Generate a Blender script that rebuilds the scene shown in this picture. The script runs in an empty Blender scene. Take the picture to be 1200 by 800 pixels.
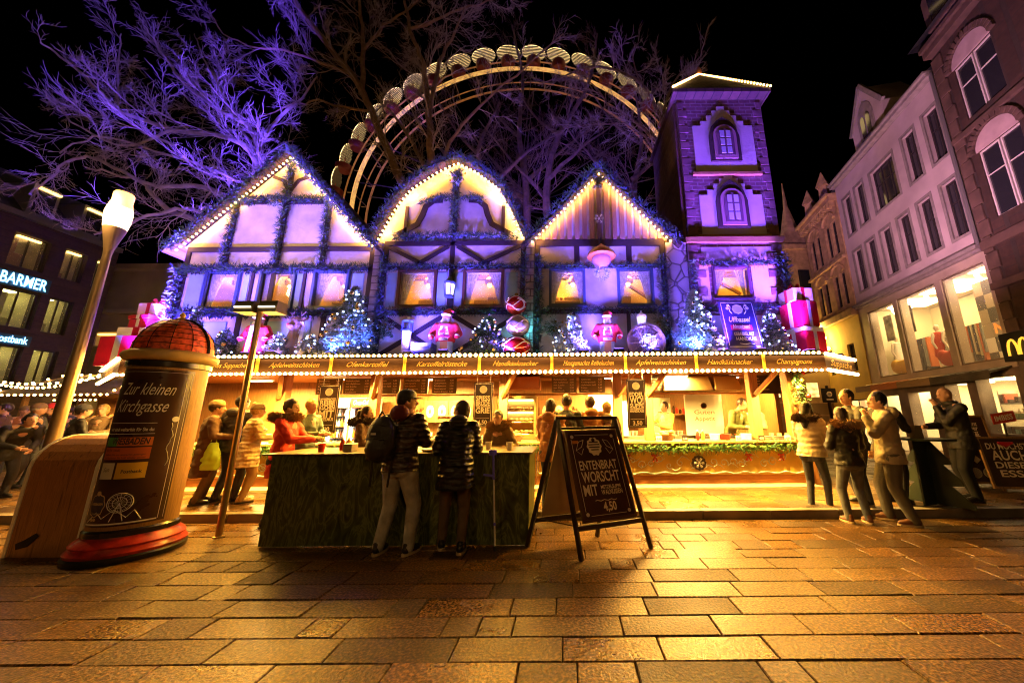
import bpy, bmesh, math, random
from mathutils import Vector, Matrix, noise as mnoise
random.seed(7)
R = math.radians
scene = bpy.context.scene
COL = scene.collection
# ---------------------------------------------------------------- camera calibration (also used to measure the place)
F, CX, CY, H, PITCH, ROLL = 405.0, 663.0, 400.0, 1.5, R(12.1), R(0.4)
def ray(x, y):
    u = (x - CX) / F; v = (CY - y) / F
    c, s = math.cos(ROLL), math.sin(ROLL)
    u, v = u * c + v * s, -u * s + v * c
    return Vector((u, math.cos(PITCH) - math.sin(PITCH) * v, math.sin(PITCH) + math.cos(PITCH) * v))
def at(x, y, Y):
    d = ray(x, y); t = Y / d.y
    return Vector((d.x * t, Y, H + d.z * t))
def gr(x, y, z=0.0):
    d = ray(x, y); t = (z - H) / d.z
    return Vector((d.x * t, d.y * t, z))
RK, RC = 0.203, 9.5                      # the shopping street on the right: X = RC + RK*Y
def rp(x, y, off=0.0):
    d = ray(x, y); t = (RC + off) / (d.x - RK * d.y)
    return (d.y * t, H + d.z * t)        # (Y along the facade, z)
# ---------------------------------------------------------------- materials
MATS = {}
def mat(name, col, rough=0.6, metal=0.0, vary=None, bump=None, emit=None, kind=None, **k):
    if name in MATS: return MATS[name]
    m = bpy.data.materials.new(name); m.use_nodes = True
    nt = m.node_tree; N = nt.nodes; L = nt.links
    b = N['Principled BSDF']; MATS[name] = m
    b.inputs['Base Color'].default_value = (*col, 1); b.inputs['Roughness'].default_value = rough
    b.inputs['Metallic'].default_value = metal
    if 'alpha' in k: b.inputs['Alpha'].default_value = k['alpha']
    if 'trans' in k: b.inputs['Transmission Weight'].default_value = k['trans']
    if 'spec' in k: b.inputs['Specular IOR Level'].default_value = k['spec']
    if 'coat' in k: b.inputs['Coat Weight'].default_value = k['coat']; b.inputs['Coat Roughness'].default_value = .12
    if emit:
        b.inputs['Emission Color'].default_value = (*emit[0], 1); b.inputs['Emission Strength'].default_value = emit[1]
    tc = N.new('ShaderNodeTexCoord')
    def noise(scale, det=4, stretch=None, dist=0):
        n = N.new('ShaderNodeTexNoise'); n.inputs['Scale'].default_value = scale; n.inputs['Detail'].default_value = det
        n.inputs['Distortion'].default_value = dist
        if stretch:
            mp = N.new('ShaderNodeMapping'); mp.inputs['Scale'].default_value = stretch
            L.new(tc.outputs['Object'], mp.inputs[0]); L.new(mp.outputs[0], n.inputs['Vector'])
        else: L.new(tc.outputs['Object'], n.inputs['Vector'])
        return n
    def ramp(src, stops):
        r = N.new('ShaderNodeValToRGB'); e = r.color_ramp.elements
        e[0].position, e[0].color = stops[0][0], (*stops[0][1], 1)
        e[1].position, e[1].color = stops[-1][0], (*stops[-1][1], 1)
        for p, c in stops[1:-1]:
            q = e.new(p); q.color = (*c, 1)
        L.new(src, r.inputs[0]); return r
    hsrc = None
    if vary:   # (scale, amount[, stretch])
        n = noise(vary[0], 6, vary[2] if len(vary) > 2 else None)
        a = vary[1]; lo = tuple(c * (1 - a) for c in col); hi = tuple(min(1, c * (1 + a)) for c in col)
        r = ramp(n.outputs[0], [(0.32, lo), (0.5, col), (0.68, hi)]); L.new(r.outputs[0], b.inputs['Base Color'])
        rr = N.new('ShaderNodeMapRange'); rr.inputs['To Min'].default_value = max(0, rough - .12); rr.inputs['To Max'].default_value = min(1, rough + .15)
        L.new(n.outputs[0], rr.inputs[0]); L.new(rr.outputs[0], b.inputs['Roughness'])
    if kind == 'wood':      # long grain along k['axis']
        sc = {'x': (.6, 9, 9), 'y': (9, .6, 9), 'z': (9, 9, .6)}[k.get('axis', 'z')]
        n = noise(k.get('scale', 2.2), 8, sc, 1.2)
        dk = tuple(c * k.get('dark', .45) for c in col); r = ramp(n.outputs[0], [(.3, dk), (.48, col), (.56, tuple(c * .72 for c in col)), (.7, tuple(min(1, c * 1.25) for c in col))])
        L.new(r.outputs[0], b.inputs['Base Color']); hsrc = n.outputs[0]
    if kind == 'marble':    # streaky dark green board
        n = noise(1.5, 7, (4, 4, 1.3), 2.6)
        r = ramp(n.outputs[0], [(.3, tuple(c * .25 for c in col)), (.46, col), (.52, k['vein']), (.56, col), (.75, tuple(c * .4 for c in col))])
        L.new(r.outputs[0], b.inputs['Base Color']); hsrc = n.outputs[0]
    if kind == 'brick':
        br = N.new('ShaderNodeTexBrick'); mp = N.new('ShaderNodeMapping'); mp.inputs['Rotation'].default_value = k.get('rot', (R(90), 0, 0))
        L.new(tc.outputs['Object'], mp.inputs[0]); L.new(mp.outputs[0], br.inputs['Vector'])
        br.inputs['Scale'].default_value = 1; br.inputs['Brick Width'].default_value = k['bw']; br.inputs['Row Height'].default_value = k['bh']
        br.inputs['Mortar Size'].default_value = k.get('ms', .012); br.inputs['Color1'].default_value = (*col, 1)
        br.inputs['Color2'].default_value = (*[c * k.get('c2', .6) for c in col], 1); br.inputs['Mortar'].default_value = (*k['mortar'], 1)
        n = noise(9, 5); mx = N.new('ShaderNodeMixRGB'); mx.blend_type = 'MULTIPLY'; mx.inputs[0].default_value = .6
        r = ramp(n.outputs[0], [(.3, (.5, .5, .5)), (.7, (1.2, 1.2, 1.2))])
        L.new(br.outputs[0], mx.inputs[1]); L.new(r.outputs[0], mx.inputs[2]); L.new(mx.outputs[0], b.inputs['Base Color'])
        bp = N.new('ShaderNodeBump'); bp.inputs['Strength'].default_value = .6; bp.inputs['Distance'].default_value = .02; bp.invert = True
        L.new(br.outputs['Fac'], bp.inputs['Height']); L.new(bp.outputs[0], b.inputs['Normal'])
    if kind == 'stone':     # rubble with mortar cracks
        v = N.new('ShaderNodeTexVoronoi'); v.feature = 'DISTANCE_TO_EDGE'; v.inputs['Scale'].default_value = k.get('scale', 3)
        L.new(tc.outputs['Object'], v.inputs['Vector'])
        r = ramp(v.outputs['Distance'], [(0, tuple(c * .2 for c in col)), (.03, tuple(c * .5 for c in col)), (.07, col)]); L.new(r.outputs[0], b.inputs['Base Color'])
        bp = N.new('ShaderNodeBump'); bp.inputs['Strength'].default_value = .7; bp.inputs['Distance'].default_value = .03
        r2 = ramp(v.outputs['Distance'], [(0, (0, 0, 0)), (.08, (1, 1, 1))]); L.new(r2.outputs[0], bp.inputs['Height']); L.new(bp.outputs[0], b.inputs['Normal'])
    if kind == 'attr':      # colour factor per slab from a face attribute
        at_ = N.new('ShaderNodeAttribute'); at_.attribute_name = 'tone'
        n = noise(1.6, 5); n2 = noise(48, 5)
        r = ramp(n.outputs[0], [(.3, tuple(c * .7 for c in col)), (.7, tuple(c * 1.25 for c in col))])
        mx = N.new('ShaderNodeMixRGB'); mx.blend_type = 'MULTIPLY'; mx.inputs[0].default_value = 1
        L.new(r.outputs[0], mx.inputs[1]); L.new(at_.outputs['Color'], mx.inputs[2])
        r3 = ramp(n2.outputs[0], [(.36, (.15, .15, .15)), (.50, (.75, .75, .75)), (.64, (2.3, 2.3, 2.3))])
        mx2 = N.new('ShaderNodeMixRGB'); mx2.blend_type = 'MULTIPLY'; mx2.inputs[0].default_value = .85
        L.new(mx.outputs[0], mx2.inputs[1]); L.new(r3.outputs[0], mx2.inputs[2]); 
        vo = N.new('ShaderNodeTexVoronoi'); vo.inputs['Scale'].default_value = 3.1; L.new(tc.outputs['Object'], vo.inputs['Vector'])
        vr = ramp(vo.outputs['Distance'], [(.0, (1, 1, 1)), (.075, (1, 1, 1)), (.1, (0, 0, 0))])
        gm = N.new('ShaderNodeMixRGB'); gm.inputs[2].default_value = (.2, .12, .06, 1); L.new(vr.outputs[0], gm.inputs[0]); L.new(mx2.outputs[0], gm.inputs[1]); L.new(gm.outputs[0], b.inputs['Base Color'])
        b.inputs['Specular IOR Level'].default_value = .32
        rr = N.new('ShaderNodeMapRange'); rr.inputs['From Min'].default_value = .3; rr.inputs['From Max'].default_value = .7
        rr.inputs['To Min'].default_value = -.1; rr.inputs['To Max'].default_value = .12
        L.new(n.outputs[0], rr.inputs[0]); sp = N.new('ShaderNodeSeparateColor'); L.new(at_.outputs['Color'], sp.inputs[0]); mr = N.new('ShaderNodeMapRange'); mr.inputs['From Min'].default_value = .55; mr.inputs['From Max'].default_value = 1.3; mr.inputs['To Min'].default_value = rough+.14; mr.inputs['To Max'].default_value = rough-.16
        L.new(sp.outputs[1], mr.inputs[0]); a2 = N.new('ShaderNodeMath'); a2.operation = 'ADD'; L.new(mr.outputs[0], a2.inputs[0]); L.new(rr.outputs[0], a2.inputs[1]); L.new(a2.outputs[0], b.inputs['Roughness'])
        bp = N.new('ShaderNodeBump'); bp.inputs['Strength'].default_value = .8; bp.inputs['Distance'].default_value = .008
        L.new(n2.outputs[0], bp.inputs['Height']); L.new(bp.outputs[0], b.inputs['Normal'])
    if kind == 'puffer':    # quilted jacket: horizontal tubes
        w = N.new('ShaderNodeTexWave'); w.bands_direction = 'Z'; w.inputs['Scale'].default_value = k.get('scale', 3.2)*1.5; w.inputs['Distortion'].default_value = 2.6; w.inputs['Detail'].default_value = 3; w.inputs['Detail Scale'].default_value = 2.5
        L.new(tc.outputs['Object'], w.inputs['Vector'])
        bp = N.new('ShaderNodeBump'); bp.inputs['Strength'].default_value = k.get('ps', .6); bp.inputs['Distance'].default_value = .02
        L.new(w.outputs[1], bp.inputs['Height']); L.new(bp.outputs[0], b.inputs['Normal'])
    if emit and k.get('evary'):   # uneven glow, such as a lit room seen through a pane
        n = noise(k['evary'], 3); r = ramp(n.outputs[0], [(.35, tuple(c * .25 for c in emit[0])), (.6, emit[0])]); L.new(r.outputs[0], b.inputs['Emission Color'])
    if bump or (hsrc and kind in ('wood', 'marble')):
        sc, st = bump or (0, .25)
        bp = N.new('ShaderNodeBump'); bp.inputs['Strength'].default_value = st; bp.inputs['Distance'].default_value = k.get('bd', .012)
        L.new(hsrc if hsrc and not bump else noise(sc, 5).outputs[0], bp.inputs['Height']); L.new(bp.outputs[0], b.inputs['Normal'])
    return m
# ---------------------------------------------------------------- mesh builder
_textcache = {}
class MB:
    def __init__(s): s.v = []; s.f = []; s.mi = []; s.sm = []; s.M = Matrix.Identity(4); s.m = 0; s.smooth = False
    def add(s, vs, fs, smooth=None):
        o = len(s.v); M = s.M
        s.v += [tuple(M @ Vector(p)) for p in vs]; s.f += [tuple(i + o for i in f) for f in fs]
        s.mi += [s.m] * len(fs); s.sm += [s.smooth if smooth is None else smooth] * len(fs); return s
    def box(s, x0, x1, y0, y1, z0, z1):
        x0, x1 = min(x0, x1), max(x0, x1); y0, y1 = min(y0, y1), max(y0, y1); z0, z1 = min(z0, z1), max(z0, z1)
        return s.add([(x0,y0,z0),(x1,y0,z0),(x1,y1,z0),(x0,y1,z0),(x0,y0,z1),(x1,y0,z1),(x1,y1,z1),(x0,y1,z1)],
                     [(0,3,2,1),(4,5,6,7),(0,1,5,4),(1,2,6,5),(2,3,7,6),(3,0,4,7)], False)
    def bar(s, p, q, w, h, up=(0, 0, 1)):      # box from p to q
        p, q = Vector(p), Vector(q); d = (q - p).normalized(); u = Vector(up)
        if abs(d.dot(u)) > .98: u = Vector((0, 1, 0))
        a = d.cross(u).normalized() * w / 2; b = a.cross(d).normalized() * h / 2
        vs = [p-a-b, p+a-b, p+a+b, p-a+b, q-a-b, q+a-b, q+a+b, q-a+b]
        return s.add(vs, [(0,1,2,3),(7,6,5,4),(0,4,5,1),(1,5,6,2),(2,6,7,3),(3,7,4,0)], False)
    def prism(s, pts, a, b, axis='y'):          # polygon (x,z) extruded a..b in y  (axis z: (x,y) in z; axis x: (y,z) in x)
        f = {'y': lambda p, t: (p[0], t, p[1]), 'z': lambda p, t: (p[0], p[1], t), 'x': lambda p, t: (t, p[0], p[1])}[axis]
        n = len(pts); vs = [f(p, a) for p in pts] + [f(p, b) for p in pts]
        return s.add(vs, [tuple(range(n)), tuple(range(2*n-1, n-1, -1))] + [((i+1) % n, i, n+i, n+(i+1) % n) for i in range(n)], False)
    def tube(s, pts, rad, n=8, cap=True, smooth=True):
        pts = [Vector(p) for p in pts]
        if not isinstance(rad, (list, tuple)): rad = [rad] * len(pts)
        vs = []; ref = None
        for i, p in enumerate(pts):
            d = (pts[min(i+1, len(pts)-1)] - pts[max(i-1, 0)]).normalized()
            if ref is None: ref = Vector((0, 0, 1)) if abs(d.z) < .9 else Vector((1, 0, 0))
            a = d.cross(ref)
            if a.length < 1e-4: a = d.cross(Vector((.3, 1, .2)))
            a.normalize(); b = a.cross(d).normalized(); ref = b
            vs += [p + (a * math.cos(2*math.pi*j/n) + b * math.sin(2*math.pi*j/n)) * rad[i] for j in range(n)]
        fs = []
        for i in range(len(pts)-1):
            for j in range(n):
                k = (j+1) % n; fs.append((i*n+j, i*n+k, (i+1)*n+k, (i+1)*n+j))
        if cap: fs += [tuple(range(n-1, -1, -1)), tuple(range((len(pts)-1)*n, len(pts)*n))]
        return s.add(vs, fs, smooth)
    def lathe(s, prof, c=(0, 0, 0), n=24, smooth=True, a0=0, a1=2*math.pi, sx=1, sy=1):
        full = abs(a1 - a0 - 2*math.pi) < 1e-6; m = n if full else n + 1; vs = []
        for r, z in prof:
            vs += [(c[0] + r*math.cos(a0+(a1-a0)*j/n)*sx, c[1] + r*math.sin(a0+(a1-a0)*j/n)*sy, c[2] + z) for j in range(m)]
        fs = []
        for i in range(len(prof)-1):
            for j in range(n):
                k = (j+1) % m; fs.append((i*m+j, i*m+k, (i+1)*m+k, (i+1)*m+j))
        if full:
            if prof[0][0] > 1e-5: fs.append(tuple(range(m-1, -1, -1)))
            if prof[-1][0] > 1e-5: fs.append(tuple(range((len(prof)-1)*m, len(prof)*m)))
        return s.add(vs, fs, smooth)
    def ball(s, c, r, n=12, sc=(1, 1, 1)):
        h = max(4, n//2); prof = [(math.sin(math.pi*i/h), -math.cos(math.pi*i/h)) for i in range(h+1)]
        prof[0] = (1e-4, -1); prof[-1] = (1e-4, 1)
        M = s.M; s.M = M @ Matrix.Translation(Vector(c)) @ Matrix.Diagonal((r*sc[0], r*sc[1], r*sc[2], 1)); s.lathe(prof, n=n); s.M = M; return s
    def caps(s, p, q, r1, r2, n=12):            # tapered limb with round ends
        s.ball(p, r1, n); s.ball(q, r2, n); return s.tube([p, q], [r1, r2], n)
    def loft(s, rings, n=16):                   # rings: (cx,cy,z,rx,ry)
        vs = []
        for cx, cy, z, rx, ry in rings:
            vs += [(cx + rx*math.cos(2*math.pi*j/n), cy + ry*math.sin(2*math.pi*j/n), z) for j in range(n)]
        fs = [(i*n+j, i*n+(j+1) % n, (i+1)*n+(j+1) % n, (i+1)*n+j) for i in range(len(rings)-1) for j in range(n)]
        fs += [tuple(range(n-1, -1, -1)), tuple(range((len(rings)-1)*n, len(rings)*n))]
        return s.add(vs, fs, True)
    def ring(s, c, r, w, d, n=28, a0=0, a1=2*math.pi):     # flat ring in local xy, thickness d in z
        return s.lathe([(r-w/2, 0), (r+w/2, 0), (r+w/2, d), (r-w/2, d), (r-w/2, 0)], c, n, False, a0, a1)
    def text(s, t, size, x, y, width=None, shear=0, bold=0, d=.002, align='CENTER', z=0):
        key = (t, shear, bold)
        if key not in _textcache:
            c = bpy.data.curves.new('t', 'FONT'); c.body = t; c.size = 1; c.shear = shear; c.offset = bold; c.resolution_u = 3
            o = bpy.data.objects.new('t', c); COL.objects.link(o); bpy.context.view_layer.update()
            me = bpy.data.meshes.new_from_object(o.evaluated_get(bpy.context.evaluated_depsgraph_get()))
            _textcache[key] = ([tuple(v.co) for v in me.vertices], [tuple(p.vertices) for p in me.polygons])
            bpy.data.objects.remove(o); bpy.data.curves.remove(c); bpy.data.meshes.remove(me)
        vs, fs = _textcache[key]
        if not vs: return s
        x0 = min(v[0] for v in vs); x1 = max(v[0] for v in vs); k = size; kx = size
        if width: kx = width / (x1 - x0)
        ox = x - (kx*(x0+x1)/2 if align == 'CENTER' else kx*x0)
        return s.add([(v[0]*kx+ox, v[1]*k+y, z + d) for v in vs], fs, False)
def world(o):
    M = o.matrix_basis
    return (world(o.parent) @ o.matrix_parent_inverse @ M) if o.parent else M
def build(name, mb, mats, parent=None, bevel=0, local=False, sharp=40):
    if not isinstance(mats, (list, tuple)): mats = [mats]
    me = bpy.data.meshes.new(name); me.from_pydata(mb.v, [], mb.f)
    for m in mats: me.materials.append(m)
    me.polygons.foreach_set('material_index', mb.mi); me.polygons.foreach_set('use_smooth', mb.sm); me.update()
    if any(mb.sm):
        try: me.set_sharp_from_angle(angle=R(sharp))
        except Exception: pass
    o = bpy.data.objects.new(name, me); COL.objects.link(o)
    if parent is not None:
        o.parent = parent
        if not local: o.matrix_parent_inverse = world(parent).inverted()
    if bevel:
        bv = o.modifiers.new('bevel', 'BEVEL'); bv.width = bevel; bv.segments = 2; bv.limit_method = 'ANGLE'
    return o
def tag(o, label, cat, group=None, kind=None):
    if label: o['label'] = label
    if cat: o['category'] = cat
    if group: o['group'] = group
    if kind: o['kind'] = kind
    return o
def thing(name, label, cat, loc=(0, 0, 0), rz=0, group=None):
    o = bpy.data.objects.new(name, None); COL.objects.link(o); o.location = loc; o.rotation_euler = (0, 0, rz)
    o.empty_display_size = .1; return tag(o, label, cat, group)
def struct(name, mb, mats, **k):
    o = build(name, mb, mats, **k); o['kind'] = 'structure'; return o
def inst(name, me, parent, loc, rot=None, sc=None, local=False):
    o = bpy.data.objects.new(name, me); COL.objects.link(o)
    if parent is not None:
        o.parent = parent
        if not local: o.matrix_parent_inverse = world(parent).inverted()
    o.location = loc
    if rot: o.rotation_euler = rot
    if sc: o.scale = sc
    return o
def kids(o): return [c for c in bpy.data.objects if c.parent == o]
def copy_tree(o, parent=None):
    c = o.copy(); COL.objects.link(c)
    if parent: c.parent = parent
    for ch in kids(o): copy_tree(ch, c)
    return c
def fuse(mb, voxel=.014, it=4):
    me = bpy.data.meshes.new('tmp'); me.from_pydata(mb.v, [], mb.f); o = bpy.data.objects.new('tmp', me); COL.objects.link(o)
    m = o.modifiers.new('r', 'REMESH'); m.mode = 'VOXEL'; m.voxel_size = voxel
    if it: q = o.modifiers.new('s', 'SMOOTH'); q.iterations = it; q.factor = .5
    bpy.context.view_layer.update()
    e = bpy.data.meshes.new_from_object(o.evaluated_get(bpy.context.evaluated_depsgraph_get()))
    r = MB(); r.v = [tuple(v.co) for v in e.vertices]; r.f = [tuple(p.vertices) for p in e.polygons]; r.mi = [0]*len(r.f); r.sm = [True]*len(r.f)
    bpy.data.objects.remove(o); bpy.data.meshes.remove(me); bpy.data.meshes.remove(e); return r
def join(a, b, mi=0):
    o = len(a.v); a.v += b.v; a.f += [tuple(i+o for i in f) for f in b.f]; a.mi += [mi]*len(b.f); a.sm += b.sm; return a
def light(name, kind, loc, col, power, target=None, size=.1, parent=None, spot=None, blend=.6, shape=None, sy=None):
    l = bpy.data.lights.new(name, kind); l.color = col; l.energy = power
    if kind == 'AREA':
        l.size = size
        if sy: l.shape = 'RECTANGLE'; l.size_y = sy
    else: l.shadow_soft_size = size
    if kind == 'SPOT': l.spot_size = R(spot or 90); l.spot_blend = blend
    o = bpy.data.objects.new(name, l); COL.objects.link(o); o.location = loc
    if target is not None: o.rotation_euler = (Vector(target) - Vector(loc)).to_track_quat('-Z', 'Y').to_euler()
    if parent is not None: o.parent = parent; o.matrix_parent_inverse = world(parent).inverted()
    return o
def garland(mb, path, r=.08, dens=260, ln=.09, mis=(0, 1)):
    path = [Vector(p) for p in path]
    for a, b in zip(path, path[1:]):
        L_ = (b-a).length; d = (b-a).normalized()
        for _ in range(int(L_*dens)):
            t = random.random(); p = a.lerp(b, t)
            u = Vector((random.gauss(0, 1), random.gauss(0, 1), random.gauss(0, 1))); u -= d*u.dot(d)*.6; u.normalize()
            q = p + u*r*random.uniform(.1, .75); e = q + (u*.7 + d*random.uniform(-.6, .6)).normalized()*ln*random.uniform(.6, 1.3)
            w = u.cross(d).normalized()*ln*.16
            mb.m = random.choice(mis); mb.add([q-w, q+w, e], [(0, 1, 2)], False)
    mb.m = 0
BULB = None
def bulb_mesh(name, r, m):
    b = MB(); b.ball((0, 0, 0), r*1.2, 8, (1, 1, 1)); me = build(name, b, m); d = me.data; bpy.data.objects.remove(me); return d
# common materials
GREEN1 = mat('fir_green', (.03, .09, .03), .7); GREEN2 = mat('fir_green_light', (.07, .15, .06), .7); CLEAR = mat('clear_pane', (.9, .95, 1), .03, alpha=.13, spec=.9)
GARF = mat('garland_frosted_blue', (.07, .09, .18), .7)
GREEN3 = mat('fir_frosted', (.3, .36, .36), .7)
BULBM = mat('bulb_glow', (1, .8, .5), .4, emit=((1.0, .56, .17), 22))
BLACK = mat('black_paint', (.015, .014, .013), .45, bump=(30, .1))
WHITE = mat('white_lettering', (.8, .78, .7), .6)
CREAM = mat('cream_chalk', (.85, .76, .55), .7)
GOLDL = mat('gold_lettering', (.85, .55, .15), .5)
SLATE = mat('slate_board', (.035, .017, .012), .5, vary=(4, .4))
STEEL = mat('steel', (.5, .48, .45), .3, 1, vary=(6, .2))
# ================================================================ ground
PAVE = mat('wet_paving', (.115, .058, .016), .42, kind='attr')
mb = MB(); mb.box(-60, 60, -30, 90, -.3, -.03)
struct('ground', mb, mat('joint_sand', (.02, .017, .014), .8))
def slabs(name, x0, x1, y0, y1, ztop, dep, wid, rnd, thick=.1):
    mb = MB(); tones = []; y = y0
    while y < y1 - .02:
        d = min(dep*rnd.uniform(.96, 1.05), y1-y)
        x = x0 - rnd.random()*wid
        near = y < 5.8
        while x < x1:
            w = wid*rnd.choice([.95, 1, 1.05, 1.1, .9, 1, 1, .5, .35]); a, b = max(x, x0), min(x+w, x1)
            if b - a > .03:
                g = .004; e = .006; dz = rnd.uniform(-.0022, .0022); tx, ty = rnd.gauss(0, .0012), rnd.gauss(0, .002)
                X0, X1, Y0, Y1 = a+g, b-g, y+g, y+d-g; o = len(mb.v)
                for X, Y in ((X0, Y0), (X1, Y0), (X1, Y1), (X0, Y1)): mb.v.append((X, Y, ztop-thick))
                for X, Y in ((X0, Y0), (X1, Y0), (X1, Y1), (X0, Y1)): mb.v.append((X, Y, ztop-e+dz))
                for X, Y in ((X0+e, Y0+e), (X1-e, Y0+e), (X1-e, Y1-e), (X0+e, Y1-e)):
                    mb.v.append((X, Y, ztop+dz+tx*(1 if X > (X0+X1)/2 else -1)+ty*(1 if Y > (Y0+Y1)/2 else -1)))
                fs = [(8, 9, 10, 11)]
                for i in range(4):
                    j = (i+1) % 4; fs += [(4+i, 4+j, 8+j, 8+i), (i, j, 4+j, 4+i)]
                t = rnd.choice([1, 1, .75, 1.15, 1.35, .5, .85, 1.1]) * rnd.uniform(.9, 1.1)
                for f in fs: mb.f.append(tuple(q+o for q in f)); mb.mi.append(0); mb.sm.append(False); tones.append((t, t*rnd.uniform(.97, 1.01), t*rnd.uniform(.93, 1.02)))
            x += w
        y += d
    o = struct(name, mb, PAVE)
    at_ = o.data.attributes.new('tone', 'FLOAT_COLOR', 'FACE')
    at_.data.foreach_set('color', [c for t in tones for c in (*t, 1)])
    return o
rs = random.Random(3)
slabs('paving', -14, 14, -3.2, 5.5, 0, .262, .72, rs, thick=.028)
KERBY = 5.5
mb = MB(); x = -22
while x < 22:
    w = 1.0; mb.box(x+.004, x+w-.004, KERBY+.004, KERBY+.15, -.02, .12); x += w
o = struct('kerb', mb, mat('kerb_stone', (.16, .13, .10), .55, vary=(3, .35), bump=(40, .3)), bevel=.008)
mb = MB(); mb.box(-60, 60, KERBY+.15, 60, -.02, .085); struct('pavement_bed', mb, mat('joint_sand', (0, 0, 0)))
slabs('pavement', -16, 16, KERBY+.155, 16, .12, .42, .62, rs, thick=.034)
# ================================================================ sky / world
w = bpy.data.worlds.new('World'); scene.world = w; w.use_nodes = True; nt = w.node_tree
sky = nt.nodes.new('ShaderNodeTexSky'); sky.sky_type = 'NISHITA'; sky.sun_disc = False
sky.sun_elevation = R(-6); sky.sun_rotation = R(200)
nt.links.new(sky.outputs[0], nt.nodes['Background'].inputs[0]); nt.nodes['Background'].inputs[1].default_value = .02
# ================================================================ walls with openings
def wall(mb, x0, x1, z0, z1, ops, d0, d1, ax='xz'):
    xs = sorted({x0, x1, *[v for o in ops for v in (o[0], o[1]) if x0 < v < x1]})
    for a, b in zip(xs, xs[1:]):
        m = (a+b)/2; hol = sorted([(o[2], o[3]) for o in ops if o[0] < m < o[1]]); z = z0
        for c, d in hol:
            if c > z: q(mb, a, b, z, c, d0, d1, ax)
            z = max(z, d)
        if z < z1: q(mb, a, b, z, z1, d0, d1, ax)
def q(mb, a, b, c, d, d0, d1, ax):
    if ax == 'xz': mb.box(a, b, d0, d1, c, d)      # plane facing -Y: depth in y
    else: mb.box(a, b, c, d, d0, d1)               # local frame: x right, y up, z outwards
def frame_plane(origin, right, up):
    r = Vector(right).normalized(); u = Vector(up).normalized(); n = r.cross(u)
    M = Matrix.Identity(4)
    for i in range(3): M[i][0], M[i][1], M[i][2], M[i][3] = r[i], u[i], n[i], origin[i]
    return M
K = math.sqrt(1 + RK*RK)
FR = frame_plane((RC, 0, 0), (-RK/K, -1/K, 0), (0, 0, 1))
def fx(Y): return -Y*K
def glass(name='window_glass'): return mat('window_glass', (.02, .02, .025), .06, spec=.7)
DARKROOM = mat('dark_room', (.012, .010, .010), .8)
def rect_window(parent, M, a, b, c, d, fm, pm, depth=-.12, fw=.045, mull=(1, 0), sub=True, name='window'):
    mb = MB(); mb.M = M
    for X0, X1, Z0, Z1 in ((a, a+fw, c, d), (b-fw, b, c, d), (a+fw, b-fw, c, c+fw), (a+fw, b-fw, d-fw, d)): mb.box(X0, X1, Z0, Z1, depth, depth+.05)
    for i in range(mull[0]):
        x = a + (b-a)*(i+1)/(mull[0]+1); mb.box(x-fw*.4, x+fw*.4, c+fw, d-fw, depth+.005, depth+.045)
    for i in range(mull[1]):
        z = c + (d-c)*(i+1)/(mull[1]+1) + (d-c)*.12; mb.box(a+fw, b-fw, z-fw*.35, z+fw*.35, depth+.01, depth+.04)
    wo = build(name, mb, fm, parent)
    p = MB(); p.M = M; p.box(a+fw*.5, b-fw*.5, c+fw*.5, d-fw*.5, depth+.012, depth+.02); build('pane', p, pm, wo)
    return wo
# ---------------------------------------------------------------- white townhouse with a clothing shop (right)
PLAST = mat('pale_plaster', (.46, .36, .36), .8, vary=(1.5, .12), bump=(25, .15)); REVEAL = mat('grey_stone_surround', (.24, .2, .19), .75, vary=(6, .2))
t = thing('townhouse', 'pale plastered townhouse with dark windows above three big lit shop windows', 'building', (RC+RK*11.3, 11.3, 0))
yA, yB = 8.55, 14.0
xa, xb = fx(yB), fx(yA)
cols2 = [9.03, 9.93, 10.82, 11.7, 12.55, 13.36]; cols1 = [9.03, 9.93, 12.57, 13.4]
ops = [(fx(c)-.25, fx(c)+.25, 6.45, 8.2) for c in cols2] + [(fx(c)-.25, fx(c)+.25, 8.98, 10.7) for c in cols1] + [(fx(11.87), fx(10.68), 8.98, 10.62)]
mb = MB(); mb.M = FR; wall(mb, xa, xb, 5.95, 11.5, ops, -.35, 0, 'l'); build('wall', mb, PLAST, t)
mb = MB(); mb.M = FR
for a, b, c, d in ops:
    for X0, X1, Z0, Z1 in ((a-.09, a, c-.09, d+.09), (b, b+.09, c-.09, d+.09), (a, b, d, d+.09), (a, b, c-.09, c)): mb.box(X0, X1, Z0, Z1, -.03, .012)
build('window_surrounds', mb, REVEAL, t)
WFR = mat('dark_frame', (.03, .022, .022), .5)
for i, (a, b, c, d) in enumerate(ops): rect_window(t, FR, a, b, c, d, WFR, glass(), -.18, .04, (2 if b-a > .8 else 1, 1))
mb = MB(); mb.M = FR; mb.box(xa, xb, 0, 11.4, -6, -.36-2.2); build('back_wall', mb, DARKROOM, t)
mb = MB(); mb.M = FR; mb.box(xa-.02, xb, 11.5, 11.62, -.3, .22); mb.box(xa-.02, xb, 11.62, 11.7, -.3, .3); build('cornice', mb, REVEAL, t, bevel=.01)
mb = MB(); mb.M = FR; mb.box(xa, xb, 5.75, 5.83, -.3, .12); mb.box(xa, xb, 5.83, 5.95, -.3, .2); build('cornice', mb, REVEAL, t, bevel=.01)
mb = MB(); mb.M = FR; mb.prism([(-.02+.22, 11.7), (-3.5, 14.6), (-3.5, 11.7)], 0, 1, 'x')
mb = MB(); mb.M = FR
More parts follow.
